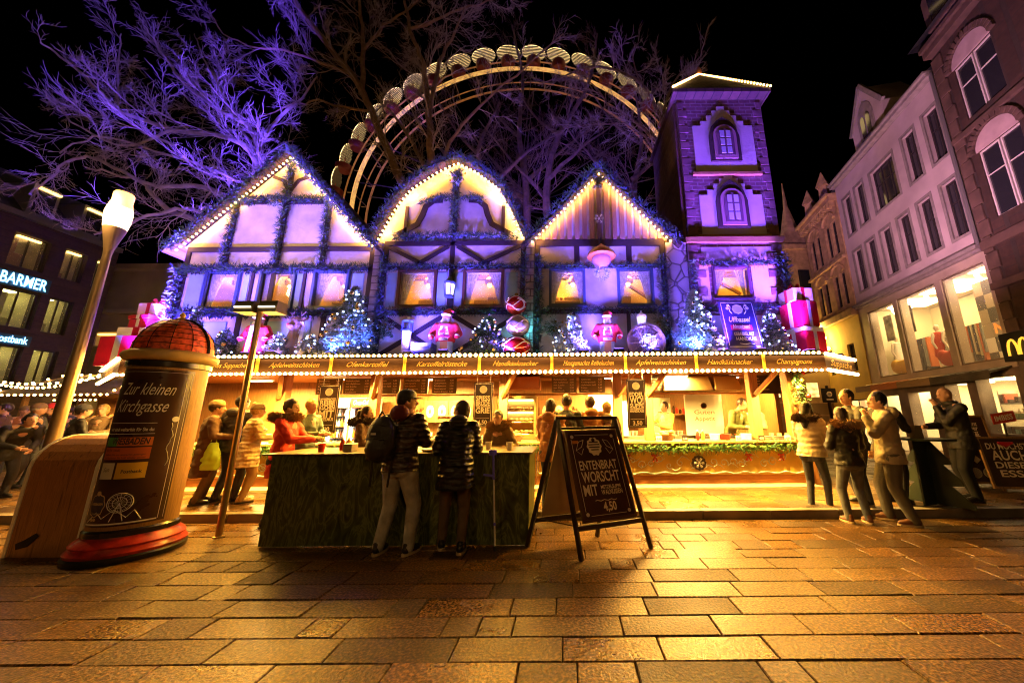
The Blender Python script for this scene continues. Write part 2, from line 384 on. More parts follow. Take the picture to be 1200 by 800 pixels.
mb.add([(xa, 11.7, .2), (xb, 11.7, .2), (xb, 14.8, -3.2), (xa, 14.8, -3.2), (xa, 11.7, -3.2), (xb, 11.7, -3.2)], [(0, 1, 2, 3), (0, 3, 4), (1, 5, 2), (0, 4, 5, 1)]); build('roof', mb, mat('dark_slate_roof', (.03, .03, .035), .6, vary=(5, .3)), t)
g0, g1 = fx(12.25), fx(10.55)
mb = MB(); mb.M = FR; gm = (g0+g1)/2
mb.prism([(g0, 11.5), (g1, 11.5), (g1, 12.75), (gm, 14.2), (g0, 12.75)], .02, -1.4, 'z'); dg = build('gable', mb, PLAST, t)
mb = MB(); mb.M = FR
mb.bar((g0-.08, 12.7, .02), (gm, 14.3, .02), .16, .1, (0, 0, 1)); mb.bar((g1+.08, 12.7, .02), (gm, 14.3, .02), .16, .1, (0, 0, 1)); build('coping', mb, REVEAL, dg)
def arch_pts(cx, z0, hw, zs, pointed=False, n=10):
    if pointed: return [(cx-hw, z0), (cx+hw, z0), (cx+hw, zs), (cx+hw*.8, zs+hw*.75), (cx+hw*.42, zs+hw*1.2), (cx, zs+hw*1.5), (cx-hw*.42, zs+hw*1.2), (cx-hw*.8, zs+hw*.75), (cx-hw, zs)]
    return [(cx-hw, z0), (cx+hw, z0)] + [(cx+hw*math.cos(math.pi*i/n), zs+hw*math.sin(math.pi*i/n)) for i in range(n+1)]
mb = MB(); mb.M = FR; mb.prism(arch_pts(gm, 12.0, .42, 12.9, True), .02, .06, 'z'); build('arch_surround', mb, REVEAL, dg)
for s in (-1, 1):
    mb = MB(); mb.M = FR; mb.prism(arch_pts(gm+s*.15, 12.05, .11, 12.8, True), .062, .075, 'z'); build('window', mb, glass(), dg)
mb = MB(); mb.M = FR; mb.tube([(xb-.02, 5.9, .1), (xb-.02, 11.6, .1)], .05, 8); build('downpipe', mb, mat('zinc', (.12, .11, .11), .5), t)
# shop floors: real lit rooms behind big panes
CEILL = mat('shop_ceiling_glow', (1, .9, .7), .5, emit=((1, .70, .26), 8)); SHOPW = mat('shop_wall', (.75, .68, .52), .8, vary=(1, .06)); SHOPF = mat('shop_floor', (.35, .28, .2), .4)
STONEP = mat('shop_stone_pier', (.17, .12, .09), .55, vary=(3, .3), bump=(12, .2))
sw = [(fx(13.5), fx(12.1)), (fx(11.9), fx(10.27)), (fx(10.05), fx(8.68))]
mb = MB(); mb.M = FR; wall(mb, xa, xb, 2.62, 5.75, [(a, b, 2.85, 5.5) for a, b in sw], -.35, .0, 'l'); build('shop_surround', mb, mat('shop_frame_stone', (.42, .33, .27), .6, vary=(2, .15)), t)
gops = [(fx(13.95), fx(12.75), .12, 2.15), (fx(12.3), fx(11.35), .12, 2.2), (fx(10.75), fx(10.02), .12, 2.35), (fx(9.75), fx(8.7), .95, 2.42)]
mb = MB(); mb.M = FR; wall(mb, xa, xb, .05, 2.62, gops, -.35, -.02, 'l'); build('shop_front', mb, STONEP, t)
mb = MB(); mb.M = FR
mb.box(xa, xb, 2.5, 2.75, -2.5, -.36); mb.box(xa, xb, 5.62, 5.75, -2.5, -.36); mb.box(xa, xa+.1, 0, 5.62, -2.5, -.36); mb.box(xb-.1, xb, 0, 5.62, -2.5, -.36)
mb.box(xa, xb, 0, .1, -2.5, -.36); mb.box(xa, xb, .1, 5.6, -2.55, -2.45)
rm = build('shop_interior', mb, SHOPW, t)
for i, (a, b) in enumerate(sw):
    mb = MB(); mb.M = FR; mb.box(a+.2, b-.2, 5.56, 5.6, -1.9, -.6); build('ceiling_lamp', mb, CEILL, rm)
    for k in range(3):
        mb = MB(); mb.M = FR; x = a+.3+(b-a-.6)*k/2; mb.tube([(x, 5.5, -.7), (x+.05, 5.3, -.75)], .05, 8); build('spotlight', mb, mat('lamp_white_glow', (1, .9, .7), .5, emit=((1, .8, .5), 14)), rm)
for a, b, c, d in gops:
    mb = MB(); mb.M = FR; mb.box(a+.1, b-.1, 2.44, 2.49, -1.9, -.6); build('ceiling_lamp', mb, mat('shop_ceiling_glow_low', (1, .9, .7), .5, emit=((1, .72, .3), 10)), rm)
for i, (a, b) in enumerate(sw):
    mb = MB(); mb.M = FR; mb.box(a, a+.03, 2.85, 5.5, -.1, -.05); mb.box(b-.03, b, 2.85, 5.5, -.1, -.05); mb.box(a, b, 2.85, 2.9, -.1, -.05); mb.box(a, b, 5.46, 5.5, -.1, -.05)
    wo = build('window', mb, STONEP, t)
    mb = MB(); mb.M = FR; mb.box(a+.03, b-.03, 2.9, 5.46, -.08, -.075); build('pane', mb, CLEAR, wo)
for a, b, c, d in gops:
    mb = MB(); mb.M = FR; mb.box(a, b, c, d, -.1, -.095); build('shop_pane', mb, CLEAR, t)
# chequered display wall and coloured bags in the shop windows
CHK = [mat('display_dark', (.06, .05, .03), .6), mat('display_white', (.8, .76, .65), .6), mat('display_mid', (.4, .32, .2), .6)]
pr = thing('display_board', 'chequered black and white picture wall inside the shop window nearest the brick house', 'display', tuple(FR @ Vector((sw[2][1]-.5, 2.76, -1))))
mb = MB(); mb.M = FR; rr = random.Random(5); dx0, dx1 = fx(rp(1134, 350, 1.0)[0]), fx(rp(1180, 350, 1.0)[0])
for i in range(4):
    for j in range(6):
        mb.m = (i+j) % 2 if rr.random() < .75 else 2; cw_ = (dx1-dx0)/4; x = dx0+i*cw_; z = 2.8+j*.43
        mb.box(x, x+cw_*.98, z, z+.42, -1.04, -1.0)
build('panels', mb, CHK, pr)
mb = MB(); mb.M = FR @ Matrix.Translation((0, 0, -.99)); mb.text('NA', .42, (dx0+dx1)/2+.1, 3.75, bold=.03); build('lettering', mb, mat('orange_letter', (.9, .25, .03), .5, emit=((1, .25, .03), .5)), pr)
def mannequin(x, z0, d, m1, m2, label):
    p = FR @ Vector((x, z0, d)); mq = thing('mannequin', label, 'mannequin', p, group='shop window mannequins')
    b = MB(); b.M = Matrix.Translation(p)
    b.loft([(0, 0, .8, .11, .1), (0, 0, 1.0, .13, .1), (0, 0, 1.15, .11, .08), (0, 0, 1.38, .17, .1), (0, 0, 1.45, .06, .05), (0, 0, 1.5, .04, .04)]); b.ball((0, 0, 1.62), .1, 10, (.8, .9, 1.2))
    b.caps((.17, 0, 1.38), (.2, -.03, 1.1), .05, .04, 8); b.caps((.2, -.03, 1.1), (.17, -.1, .9), .04, .03, 8); b.caps((-.17, 0, 1.38), (-.22, .02, 1.1), .05, .04, 8); b.caps((-.22, .02, 1.1), (-.2, -.06, .88), .04, .03, 8)
    for s in (-1, 1): b.caps((s*.07, 0, .85), (s*.09, 0, .06), .085, .05, 8)
    f = fuse(b, .02, 2)
    build('body', f, m1, mq)
    c = MB(); c.M = Matrix.Translation(p); c.loft([(0, 0, .62, .2, .17), (0, 0, 1.0, .16, .13), (0, 0, 1.2, .15, .12), (0, 0, 1.42, .19, .12), (0, 0, 1.46, .08, .07)]); build('coat', c, m2, mq)
M_SKINP = mat('mannequin_shell', (.6, .5, .4), .4)
mannequin(fx(rp(1090, 380, .9)[0]), 2.76, -.9, M_SKINP, mat('red_cloth', (.5, .04, .02), .8), 'mannequin in a red coat behind the middle shop window')
mannequin(fx(rp(1102, 380, 1.0)[0]), 2.76, -1.0, M_SKINP, mat('striped_cloth', (.5, .45, .35), .8, vary=(20, .8)), 'mannequin in a speckled pale coat behind the middle shop window')
mannequin(fx(rp(1046, 400, .8)[0]), 2.76, -.8, M_SKINP, mat('white_cloth', (.7, .66, .6), .8), 'mannequin in white behind the left shop window above the street')
for k, (yy, w_, h_, cm, lb) in enumerate([(12.9, 1.2, .55, (.9, .5, .05), 'large yellow quilted display cushion in the left shop window'), (11.0, .7, .5, (.6, .06, .02), 'red display cushion at the foot of the middle shop window')]):
    mb = MB(); mb.M = FR; x = fx(yy)+.35
    mb.M = FR @ Matrix.Translation((x, 3.15, -.25)); bb = MB(); 
    mb.ball((0, 0, 0), .5, 14, (w_, h_, .25)); mb.ball((w_*.3, .12, 0), .2, 10, (1, 1, .6)); mb.ball((-w_*.3, .12, 0), .2, 10, (1, 1, .6))
    c = fuse(mb, .03, 2); tag(build('cushion', c, mat('cushion%d_cloth' % k, cm, .7, bump=(9, .6))), lb, 'cushion')
for j, (px_, py_) in enumerate([(1125, 380), (1070, 400), (1035, 400)]):
    xc = fx(rp(px_, py_, 1.5)[0]); rk = thing('clothes_rail', ['clothes rail deep behind the right shop window', 'clothes rail deep behind the middle shop window', 'clothes rail deep behind the left shop window'][j], 'clothes rail', tuple(FR @ Vector((xc, 2.76, -1.5))), group='clothes rails in the shop'); mb = MB(); mb.M = FR
    mb.tube([(xc-.7, 2.76, -1.5), (xc-.7, 4.3, -1.5), (xc+.7, 4.3, -1.5), (xc+.7, 2.76, -1.5)], .02, 6, smooth=False); build('rail', mb, STEEL, rk); rr = random.Random(j)
    mb = MB(); mb.M = FR
    for k in range(16): mb.m = rr.randrange(4); x = xc-.62+k*.08; h_ = rr.uniform(.7, 1.2); mb.prism([(x-.02, 4.25), (x+.02, 4.25), (x+.035, 4.25-h_), (x-.035, 4.25-h_)], -1.75, -1.28, 'z')
    build('garments', mb, [mat('garment_dark', (.04, .035, .05), .8), mat('garment_rust', (.4, .1, .03), .8), mat('garment_sand', (.45, .36, .22), .8), mat('garment_grey', (.2, .2, .2), .8)], rk)['kind'] = 'stuff'
for j, (px_, py_, off) in enumerate([(1108, 345, .5), (1062, 375, .5), (1040, 385, .4)]):
    Y_, z_ = rp(px_, py_, off); xc = fx(Y_); mb = MB(); mb.M = FR; mb.box(xc-.22, xc+.22, z_-.5, z_+.5, -off-.02, -off); o = tag(build('hanging_poster', mb, mat('poster_photo_%d' % j, [(.5, .2, .1), (.15, .12, .1), (.6, .5, .4)][j], .5, vary=(3, .8))), ['hanging photo poster in the right shop window', 'hanging photo poster in the middle shop window', 'hanging photo poster in the left shop window'][j], 'poster', 'hanging posters in the shop windows')
# stepped flag-like canopy over the shop front
t = thing('shop_canopy', 'long row of overlapping dark and orange canopy panels above the shop door', 'canopy', tuple(FR @ Vector((fx(11.5), 2.6, .3))))
cm = [mat('canopy_dark', (.06, .05, .035), .6, vary=(3, .4)), mat('canopy_orange', (.5, .16, .04), .6), mat('canopy_tan', (.28, .18, .08), .6)]
for i in range(12):
    Y = 14.2 - i*.46; x = fx(Y); mb = MB(); mb.M = FR
    mb.add([(x, 2.62, .02), (x+.5, 2.62, .02), (x+.5, 2.5, .5), (x, 2.42, .5), (x, 2.66, .02), (x+.5, 2.66, .02), (x+.5, 2.54, .52), (x, 2.46, .52)], [(3, 2, 1, 0), (4, 5, 6, 7), (0, 1, 5, 4), (1, 2, 6, 5), (2, 3, 7, 6), (3, 0, 4, 7)])
    mb.box(x, x+.47, 2.34, 2.56, .5, .515)
    build('canopy_panel', mb, cm[1] if i in (2, 3, 4) else cm[0] if i > 7 else cm[2], t)
# ---------------------------------------------------------------- dark brick house with arched windows (far right)
BRK = mat('brown_brick', (.06, .028, .02), .8, kind='brick', bw=.26, bh=.085, mortar=(.04, .025, .02), rot=(R(90), 0, R(90)), c2=.7); STN = mat('brown_sandstone', (.09, .05, .038), .75, vary=(4, .3), bump=(20, .3))
t = thing('brick_townhouse', 'dark brown brick townhouse with paired arched windows at the right edge', 'building', (RC+RK*7, 7, 0))
x0, x1 = fx(8.5), fx(2.0); d0 = .04
pairs = [7.5, 5.3, 3.3]
rows = [(6.4, 8.3), (9.35, 11.0)]
ops = [(fx(p)-.52, fx(p)+.52, c, d) for p in pairs for c, d in rows]
mb = MB(); mb.M = FR; wall(mb, x0, x1, 2.9, 12.0, ops, -.3, d0, 'l'); build('wall', mb, BRK, t)
mb = MB(); mb.M = FR; mb.box(x0, x1, 0, 12.4, -4, -.6); build('back_wall', mb, DARKROOM, t)
for z, h_, e in ((4.6, .18, .18), (5.7, .25, .14), (8.95, .16, .12), (12.0, .2, .3), (12.2, .14, .42)): mb = MB(); mb.M = FR; mb.box(x0, x1, z, z+h_, -.3, d0+e*.7); build('stone_band', mb, STN, t, bevel=.012)
for x in (x0+.12, x1-.2):
    mb = MB(); mb.M = FR
    for k in range(20): mb.box(max(x0, x-.12-.05*(k % 2)), x+.14+.06*(k % 2), 2.9+k*.45, 3.33+k*.45, d0, d0+.05)
    build('quoins', mb, STN, t, bevel=.012)
LUN = mat('lunette_plaster', (.42, .3, .3), .8, vary=(3, .15)); WF2 = mat('white_sash', (.6, .52, .5), .5)
for a, b, c, d in ops:
    m_ = (a+b)/2; mb = MB(); mb.M = FR; mb.prism([(a-.02, d), (b+.02, d)]+[(m_+.54*math.cos(math.pi*i/12), d+.54*math.sin(math.pi*i/12)) for i in range(13)], d0, d0+.03, 'z')
    lu = build('lunette', mb, LUN, t)
    mb = MB(); mb.M = FR
    for i in range(15):
        an = math.pi*(i+.5)/15; p = Vector((m_+.63*math.cos(an), d+.63*math.sin(an), d0)); mb.M = FR @ Matrix.Translation(p) @ Matrix.Rotation(an, 4, 'Z'); mb.box(-.08, .08, -.055, .055, 0, .09)
    build('arch', mb, STN, lu, bevel=.008)
    for s in (-1, 1):
        rect_window(t, FR, m_+(s-1)/2*.5-.0+(.02 if s > 0 else -.02), m_+(s+1)/2*.5+(.02 if s > 0 else -.02), c, d, WF2, glass(), -.05, .035, (0, 1))
mb = MB(); mb.M = FR; mb.add([(x0, 12.34, .6), (x1, 12.34, .6), (x1, 15.3, -3), (x0, 15.3, -3), (x0, 12.34, -3), (x1, 12.34, -3)], [(0, 1, 2, 3), (0, 3, 4), (1, 5, 2)]); build('roof', mb, mat('dark_slate_roof', (0, 0, 0)), t)
for p in (7.6, 5.0):
    mb = MB(); mb.M = FR; xc = fx(p); mb.prism([(xc-.5, 12.5), (xc+.5, 12.5), (xc+.5, 13.6), (xc, 14.2), (xc-.5, 13.6)], .3, -1, 'z'); dm = build('dormer', mb, STN, t)
    mb = MB(); mb.M = FR; mb.box(xc-.28, xc+.28, 12.7, 13.5, .3, .33); build('window', mb, glass(), dm)
gf = [(fx(8.2), fx(7.2), .95, 2.45), (fx(7.0), fx(5.6), .95, 2.45), (fx(5.4), fx(4.2), .12, 2.45)]
mb = MB(); mb.M = FR; wall(mb, x0, x1, .05, 2.9, gf, -.3, d0-.02, 'l'); build('shop_front', mb, STONEP, t)
mb = MB(); mb.M = FR; mb.box(x0, x1, 2.7, 2.85, -2, -.32); mb.box(x0, x1, 0, 2.7, -2.1, -2); mb.box(x0, x1, 0, .1, -2, -.3)
sf = build('shop_interior', mb, mat('butcher_shop_wall', (.6, .5, .3), .7, vary=(6, .5)), t)
for a, b, c, d in gf:
    mb = MB(); mb.M = FR; mb.box(a+.1, b-.1, 2.62, 2.68, -1.7, -.5); build('ceiling_lamp', mb, CEILL, sf)
# goods in the lit ground floor windows
rr = random.Random(11); gm_ = [mat('goods_%s' % n, c, .6) for n, c in (('pale', (.7, .6, .4)), ('red', (.5, .08, .03)), ('green', (.1, .2, .06)), ('dark', (.06, .04, .03)), ('teal', (.15, .3, .3)))]
for j, (a, b) in enumerate([(fx(9.7), fx(8.75)), (fx(8.2), fx(7.2)), (fx(7.0), fx(5.6))]):
    sh = thing('shop_shelf', ['shelf of small goods behind the lit shop window beside the dark slate boards', 'shelf of small goods in the lit window left of the right edge slate board', 'shelf of small goods in the lit window at the far right edge'][j], 'shelf', tuple(FR @ Vector(((a+b)/2, .1, -.6))), group='shelves of goods in the lit shop windows')
    mb = MB(); mb.M = FR
    for z in (.95, 1.35, 1.75): mb.box(a, b, z-.03, z, -.9, -.4)
    mb.box(a, a+.03, .1, 2.1, -.9, -.4); mb.box(b-.03, b, .1, 2.1, -.9, -.4); build('rack', mb, STEEL, sh)
    mb = MB(); mb.M = FR
    for z in (.95, 1.35, 1.75):
        x = a+.06
        while x < b-.1:
            w_ = rr.uniform(.05, .13); h_ = rr.uniform(.08, .26); mb.m = rr.randrange(5)
            if rr.random() < .5: mb.box(x, x+w_*.8, z, z+h_, -.75, -.45)
            else: mb.M = FR @ Matrix.Translation((x+w_/2, z, -.6)) @ Matrix.Rotation(R(-90), 4, 'X'); mb.lathe([(w_*.4, 0), (w_*.45, h_*.6), (w_*.15, h_*.8), (w_*.15, h_)], n=8); mb.M = FR
            x += w_+.02
    o = build('goods', mb, gm_, sh); o['kind'] = 'stuff'
# fast-food sign (black box with golden arches)
t = thing('shop_sign', 'black square sign with golden arches on the brick house wall', 'sign', tuple(FR @ Vector((fx(8.3), 2.8, .28))))
mb = MB(); mb.M = FR; sY = rp(1176, 405, -.24)[0]; sz = rp(1176, 391, -.24)[1]; mb.box(fx(sY), fx(sY)+1.1, sz-.7, sz, d0+.02, d0+.22); build('sign_box', mb, BLACK, t, bevel=.01)
mb = MB(); mb.M = FR @ Matrix.Translation((fx(sY)+.42, sz-.57, d0+.235))
for s in (-1, 1): mb.tube([(s*.02+s*.11*(1-math.cos(math.pi*i/10)), .38*math.sin(math.pi*i/10)**.8 if i else 0, 0) for i in range(11)], .026, 6)
build('emblem', mb, mat('golden_arches', (1, .6, .05), .5, emit=((1, .55, .05), .6)), t)
# ---------------------------------------------------------------- ornate sandstone house and yellow house further down the street
OST = mat('ochre_sandstone', (.36, .22, .11), .8, kind='stone', scale=2.2)
OST2 = mat('ochre_trim', (.42, .26, .13), .75, vary=(4, .3))
t = thing('sandstone_house', 'ornate ochre sandstone house with twin arched windows beyond the pale townhouse', 'building', (RC+RK*15.5, 15.5, 0))
x0, x1 = fx(17.0), fx(14.02)
ops = []
for p in (14.8, 16.2):
    for s in (-1, 1): ops += [(fx(p)+s*.27-.2, fx(p)+s*.27+.2, 8.6, 10.2), (fx(p)+s*.27-.2, fx(p)+s*.27+.2, 6.2, 7.7)]
mb = MB(); mb.M = FR; wall(mb, x0, x1, 5.6, 11.0, ops, -.3, .05, 'l'); mb.box(x0, x0+.05, 5.6, 11, -3, -.3); build('wall', mb, OST2, t)
mb = MB(); mb.M = FR; mb.box(x0, x1, 0, 11, -3, -.45); build('back_wall', mb, DARKROOM, t)
for a, b, c, d in ops: rect_window(t, FR, a, b, c, d, WFR, glass(), -.12, .03, (0, 1))
for z, h_, e in ((5.6, .3, .2), (8.2, .15, .15), (11.0, .25, .25), (11.25, .12, .4)): mb = MB(); mb.M = FR; mb.box(x0-.1, x1, z, z+h_, -.3, .05+e); build('stone_band', mb, OST2, t, bevel=.01)
mb = MB(); mb.M = FR; n = 14
for k in range(n): mb.box(x0+(x1-x0)*k/n, x0+(x1-x0)*k/n+.1, 10.8, 11.0, .05, .28)
build('dentils', mb, OST2, t)
for p in (14.8, 16.2):
    for z in (10.3, 7.75):
        mb = MB()
        for i in range(9):
            an = math.pi*(i+.5)/9; mb.M = FR @ Matrix.Translation((fx(p)+.5*math.cos(an), z+.4*math.sin(an), .05)) @ Matrix.Rotation(an, 4, 'Z'); mb.box(-.06, .06, -.07, .07, 0, .1)
        build('arch_stones', mb, OST2, t, bevel=.01)
for p in (14.8, 16.2):
    mb = MB(); mb.M = FR; mb.tube([(fx(p), 11.4, 0), (fx(p), 12.2, 0)], [.28, .22], 4); mb.tube([(fx(p), 12.2, 0), (fx(p), 13.0, 0)], [.35, .02], 4); build('pinnacle', mb, OST2, t)
mb = MB(); mb.M = FR; mb.add([(x0, 11.4, .2), (x1, 11.4, .2), (x1, 13.5, -2.5), (x0, 13.5, -2.5), (x0, 11.4, -2.5), (x1, 11.4, -2.5)], [(0, 1, 2, 3), (0, 3, 4), (1, 5, 2)]); build('roof', mb, mat('dark_slate_roof', (0, 0, 0)), t)
tw = MB(); cx, cy = RC+RK*18.3-.2, 18.3
tw.M = Matrix.Translation((cx, cy, 0)); tw.box(-.8, .8, -.6, .8, 6.5, 10.5); tw.box(-.95, .95, -.75, .9, 10.4, 10.7); tw.box(-.6, .6, -.4, .6, 10.7, 11.6)
t2 = thing('stair_turret', 'slim sandstone turret at the far end of the street behind the gift boxes', 'tower', (cx, cy, 0)); tw.box(-.9, .9, -.7, .8, 0, 6.5)
build('wall', tw, OST2, t2, bevel=.02)
tw = MB(); tw.M = Matrix.Translation((cx, cy, 0)); tw.prism([(-.3, 7.6), (.3, 7.6), (.3, 9.2), (-.3, 9.2)], -.62, -.61); tw.m = 0; build('window', tw, glass(), t2)
tw = MB(); tw.M = Matrix.Translation((cx, cy, 0)); tw.tube([(0, 0, 11.6), (0, 0, 13.4), (0, 0, 15)], [.5, .12, .02], 8); build('roof', tw, OST2, t2)
YEL = mat('yellow_render', (.62, .42, .10), .8, vary=(1.5, .15))
t = thing('yellow_house_front', 'low yellow shop front with small framed pictures behind the stall end', 'building', (RC+RK*16, 16, 0))
x0 = fx(20)
ops = [(fx(14.9)-.25, fx(14.9)+.25, 3.3, 4.5), (fx(16.6)-.25, fx(16.6)+.25, 3.3, 4.5), (fx(15.9), fx(14.5), .12, 2.1)]
mb = MB(); mb.M = FR; wall(mb, x0, fx(14.03), .05, 5.6, ops, -.3, .02, 'l'); build('wall', mb, YEL, t)
for a, b, c, d in ops: rect_window(t, FR, a, b, c, d, WFR, mat('warm_window_glow', (.9, .6, .25), .3, emit=((1, .6, .2), 1.4), evary=4) if c < 1 else glass(), -.12, .05, (1, 1))
# house closing the street beyond the stall end
t = thing('corner_house', 'dim yellow brown house closing the street behind the right end of the stall', 'building', (8, 17, 0))
mb = MB(); wall(mb, 5.0, 13.0, 0, 4.6, [(8.9+i*.95, 9.5+i*.95, 2.3, 3.0) for i in range(4)], 17, 17.3); build('wall', mb, mat('brown_render', (.3, .2, .09), .8, vary=(1, .2)), t)
for i in range(4):
    mb = MB(); mb.box(8.9+i*.95, 9.5+i*.95, 17.05, 17.1, 2.3, 3.0); build('window', mb, mat('warm_window_glow', (0, 0, 0)), t)
mb = MB(); mb.box(5, 13, 16.95, 17.0, .6, .7); mb.box(5, 13, 16.95, 17.0, 1.4, 1.46); mb.box(5, 13, 16.9, 17.0, 2.0, 2.1); build('band', mb, OST2, t)
# ---------------------------------------------------------------- modern dark office block (left)
LX = -20.0; FL = frame_plane((LX, 0, 0), (0, 1, 0), (0, 0, 1))    # facing +X, right = +Y
DB = mat('dark_brown_clinker', (.065, .035, .022), .75, kind='brick', bw=.25, bh=.07, mortar=(.03, .018, .012), rot=(R(90), 0, R(90)), c2=.75)
t = thing('office_block', 'modern dark brown brick office block with lit windows and dormers at the left edge', 'building', (LX, 10, 0))
ops = []
def wcol(a, b, rows_): return [(a, b, c, d) for c, d in rows_]
R3 = [(6.95, 8.2), (4.75, 6.15), (2.4, 4.1)]
for a, b, rs_ in ((9.6, 11.0, R3), (11.45, 12.35, R3[:1]), (11.6, 12.5, R3[1:]), (12.75, 13.4, R3), (13.7, 14.05, R3), (7.4, 9.2, R3), (5.2, 7.0, R3)):
    ops += wcol(a, b, rs_)
mb = MB(); mb.M = FL; wall(mb, 2, 14.3, 0, 8.75, ops, -.4, 0, 'l'); build('wall', mb, DB, t)
mb = MB(); mb.M = FL; mb.box(2, 14.3, 0, 8.7, -5, -1.9); [mb.box(2, 14.3, z, z+.25, -1.9, -.4) for z in (2.0, 4.3, 6.5, 8.4)]; [mb.box(x, x+.12, 0, 8.7, -1.9, -.45) for x in (5.0, 7.2, 9.4, 11.2, 12.6, 13.55)]; build('inner_wall', mb, mat('office_wall', (.45, .4, .25), .8, vary=(1.2, .4)), t)
mb = MB(); mb.M = FL; mb.box(2, 14.3, 8.75, 8.95, -.6, .15); build('cornice', mb, mat('zinc', (0, 0, 0)), t)
mb = MB(); mb.M = FL; mb.add([(2, 8.9, 0), (14.3, 8.9, 0), (14.3, 11.2, -2.2), (2, 11.2, -2.2), (2, 8.9, -5), (14.3, 8.9, -5), (14.3, 11.2, -5), (2, 11.2, -5)], [(0, 1, 2, 3), (3, 2, 6, 7), (1, 5, 6, 2)]); build('roof', mb, mat('dark_slate_roof', (0, 0, 0)), t)
OG = mat('office_glow', (.8, .8, .4), .4, emit=((.95, .8, .26), .28), evary=1.6); OGW = mat('office_glow_warm', (.8, .6, .3), .4, emit=((1, .5, .1), .07), evary=2.5); LAMPT = mat('strip_lamp_glow', (1, .8, .4), .4, emit=((1, .6, .15), 2.5))
OGL = mat('office_lamp', (1, 1, .8), .4, emit=((.95, .85, .28), 3.0)); OGD = mat('office_lamp_dim', (1, .8, .5), .4, emit=((1, .5, .12), .25)); OFN1 = mat('office_blind', (.4, .42, .2), .7); OFN2 = mat('office_shelf', (.25, .1, .04), .7)
WG = mat('dark_alu', (.05, .04, .03), .4)
for a, b, c, d in ops:
    wd = rect_window(t, FL, a, b, c, d, WG, CLEAR, -.2, .05, (2 if b-a > 1 else 1, 0))
    rr_ = random.Random(int(a*100+c)); mb = MB(); mb.M = FL; mb.box(a+.1, b-.1, d+.02, d+.06, -1.5, -.7); build('ceiling_lamp', mb, OGL if c < 6 else OGD, wd)
    mb = MB(); mb.M = FL
    if rr_.random() < .6: mb.box(a+.08, a+(b-a)*rr_.uniform(.25, .5), c+.1, d-.1, -.5, -.47)
    mb.box(a+(b-a)*rr_.uniform(.3, .6), b-.05, c-.1, c+rr_.uniform(.3, .8), -1.3, -.8); mb.box(a+.1, a+.5, c-.1, c+rr_.uniform(.6, 1.1), -1.8, -1.6); build('furnishing', mb, [OFN1, OFN2][rr_.randrange(2)], wd)
    if c > 6:
        mb = MB(); mb.M = FL
        n = 3 if b-a > 1 else 1
        for k in range(n): mb.box(a+.1+(b-a)*k/n, a+(b-a)*(k+.75)/n, d-.14, d-.07, -.13, -.04)
        build('strip_lamp', mb, LAMPT, wd)
for y in (7.9, 10.0, 11.9, 13.3):
    mb = MB(); mb.M = FL; mb.box(y-.35, y+.35, 9.0, 10.3, -1.6, -.1); dm = build('dormer', mb, mat('zinc', (0, 0, 0)), t)
    mb = MB(); mb.M = FL; mb.box(y-.25, y+.25, 9.15, 10.05, -.1, -.07); build('window', mb, glass(), dm)
    mb = MB(); mb.M = FL; mb.box(y-.3, y+.3, 10.1, 10.17, -.08, .04); build('strip_lamp', mb, LAMPT, dm)
SIGNB = mat('blue_letter_glow', (.5, .8, 1), .4, emit=((.25, .62, 1), 2.2)); SIGNP = mat('sign_backing_blue', (.02, .08, .12), .5)
def neon(txt, y0, y1, z, h_, label, bold=.02):
    s = thing('illuminated_sign', label, 'sign', (LX+.1, (y0+y1)/2, z)); mb = MB(); mb.M = FL
    mb.box(y0-.1, y1+.1, z-.06, z+h_+.06, .03, .08); build('backing', mb, SIGNP, s)
    mb = MB(); mb.M = FL @ Matrix.Translation((0, 0, .12)); mb.text(txt, h_/.72, (y0+y1)/2, z+.02, width=(y1-y0), bold=bold)
    build('lettering', mb, SIGNB, s)
neon('BARMER', 11.38, 12.5, 6.25, .42, 'pale blue lit lettering reading BARMER on the office block', .02)
neon('Postbank', 11.7, 12.46, 4.18, .26, 'pale blue lit lettering reading Postbank below the larger sign', .02)
# pale concrete building further back between office block and stall
t = thing('concrete_building', 'beige concrete building with a lit ribbon window behind the left gift boxes', 'building', (-17, 17, 0))
CON = mat('beige_concrete', (.42, .33, .2), .8, vary=(1, .15), bump=(8, .2))
mb = MB(); wall(mb, -25, -11, 0, 9.2, [(-23.5, -11.5, 5.0, 5.7), (-23.5, -11.5, 1.2, 3.6)], 16.6, 17); build('wall', mb, CON, t)
mb = MB(); mb.box(-25, -11, 16.3, 16.6, 6.6, 6.8); mb.box(-25, -11, 16.3, 16.6, 8.9, 9.2); build('ledge', mb, CON, t, bevel=.02)
for c, d in ((5.0, 5.7), (1.2, 3.6)):
    mb = MB(); mb.box(-23.5, -11.5, 16.85, 16.9, c, d); pn = build('window', mb, OGW, t)
    mb = MB(); mb.box(-23.4, -12, 16.78, 16.82, d-.1, d-.05); build('strip_lamp', mb, LAMPT, pn)
for k, (x, y) in enumerate([(963, 384), (967, 396), (971, 408)]):
    Yw, zw = rp(x, y, -.15); p = Vector((RC+RK*Yw-.18, Yw, zw)); t = thing('wall_lamp', ['uppermost', 'middle', 'lowest'][k]+' of the three bright globe lamps on the yellow house front', 'lamp', tuple(p), group='globe lamps on the yellow house front')
    mb = MB(); mb.ball(p, .09, 12); build('globe', mb, mat('wall_lamp_glow', (1, .9, .6), .4, emit=((1, .72, .25), 14)), t)
    mb = MB(); mb.tube([p, p+Vector((.2, -.04, 0))], .02, 6); build('arm', mb, WFR, t)
    light('lamp_light', 'POINT', p+Vector((-.15, .0, 0)), (1, .6, .12), 70, None, .08, t)
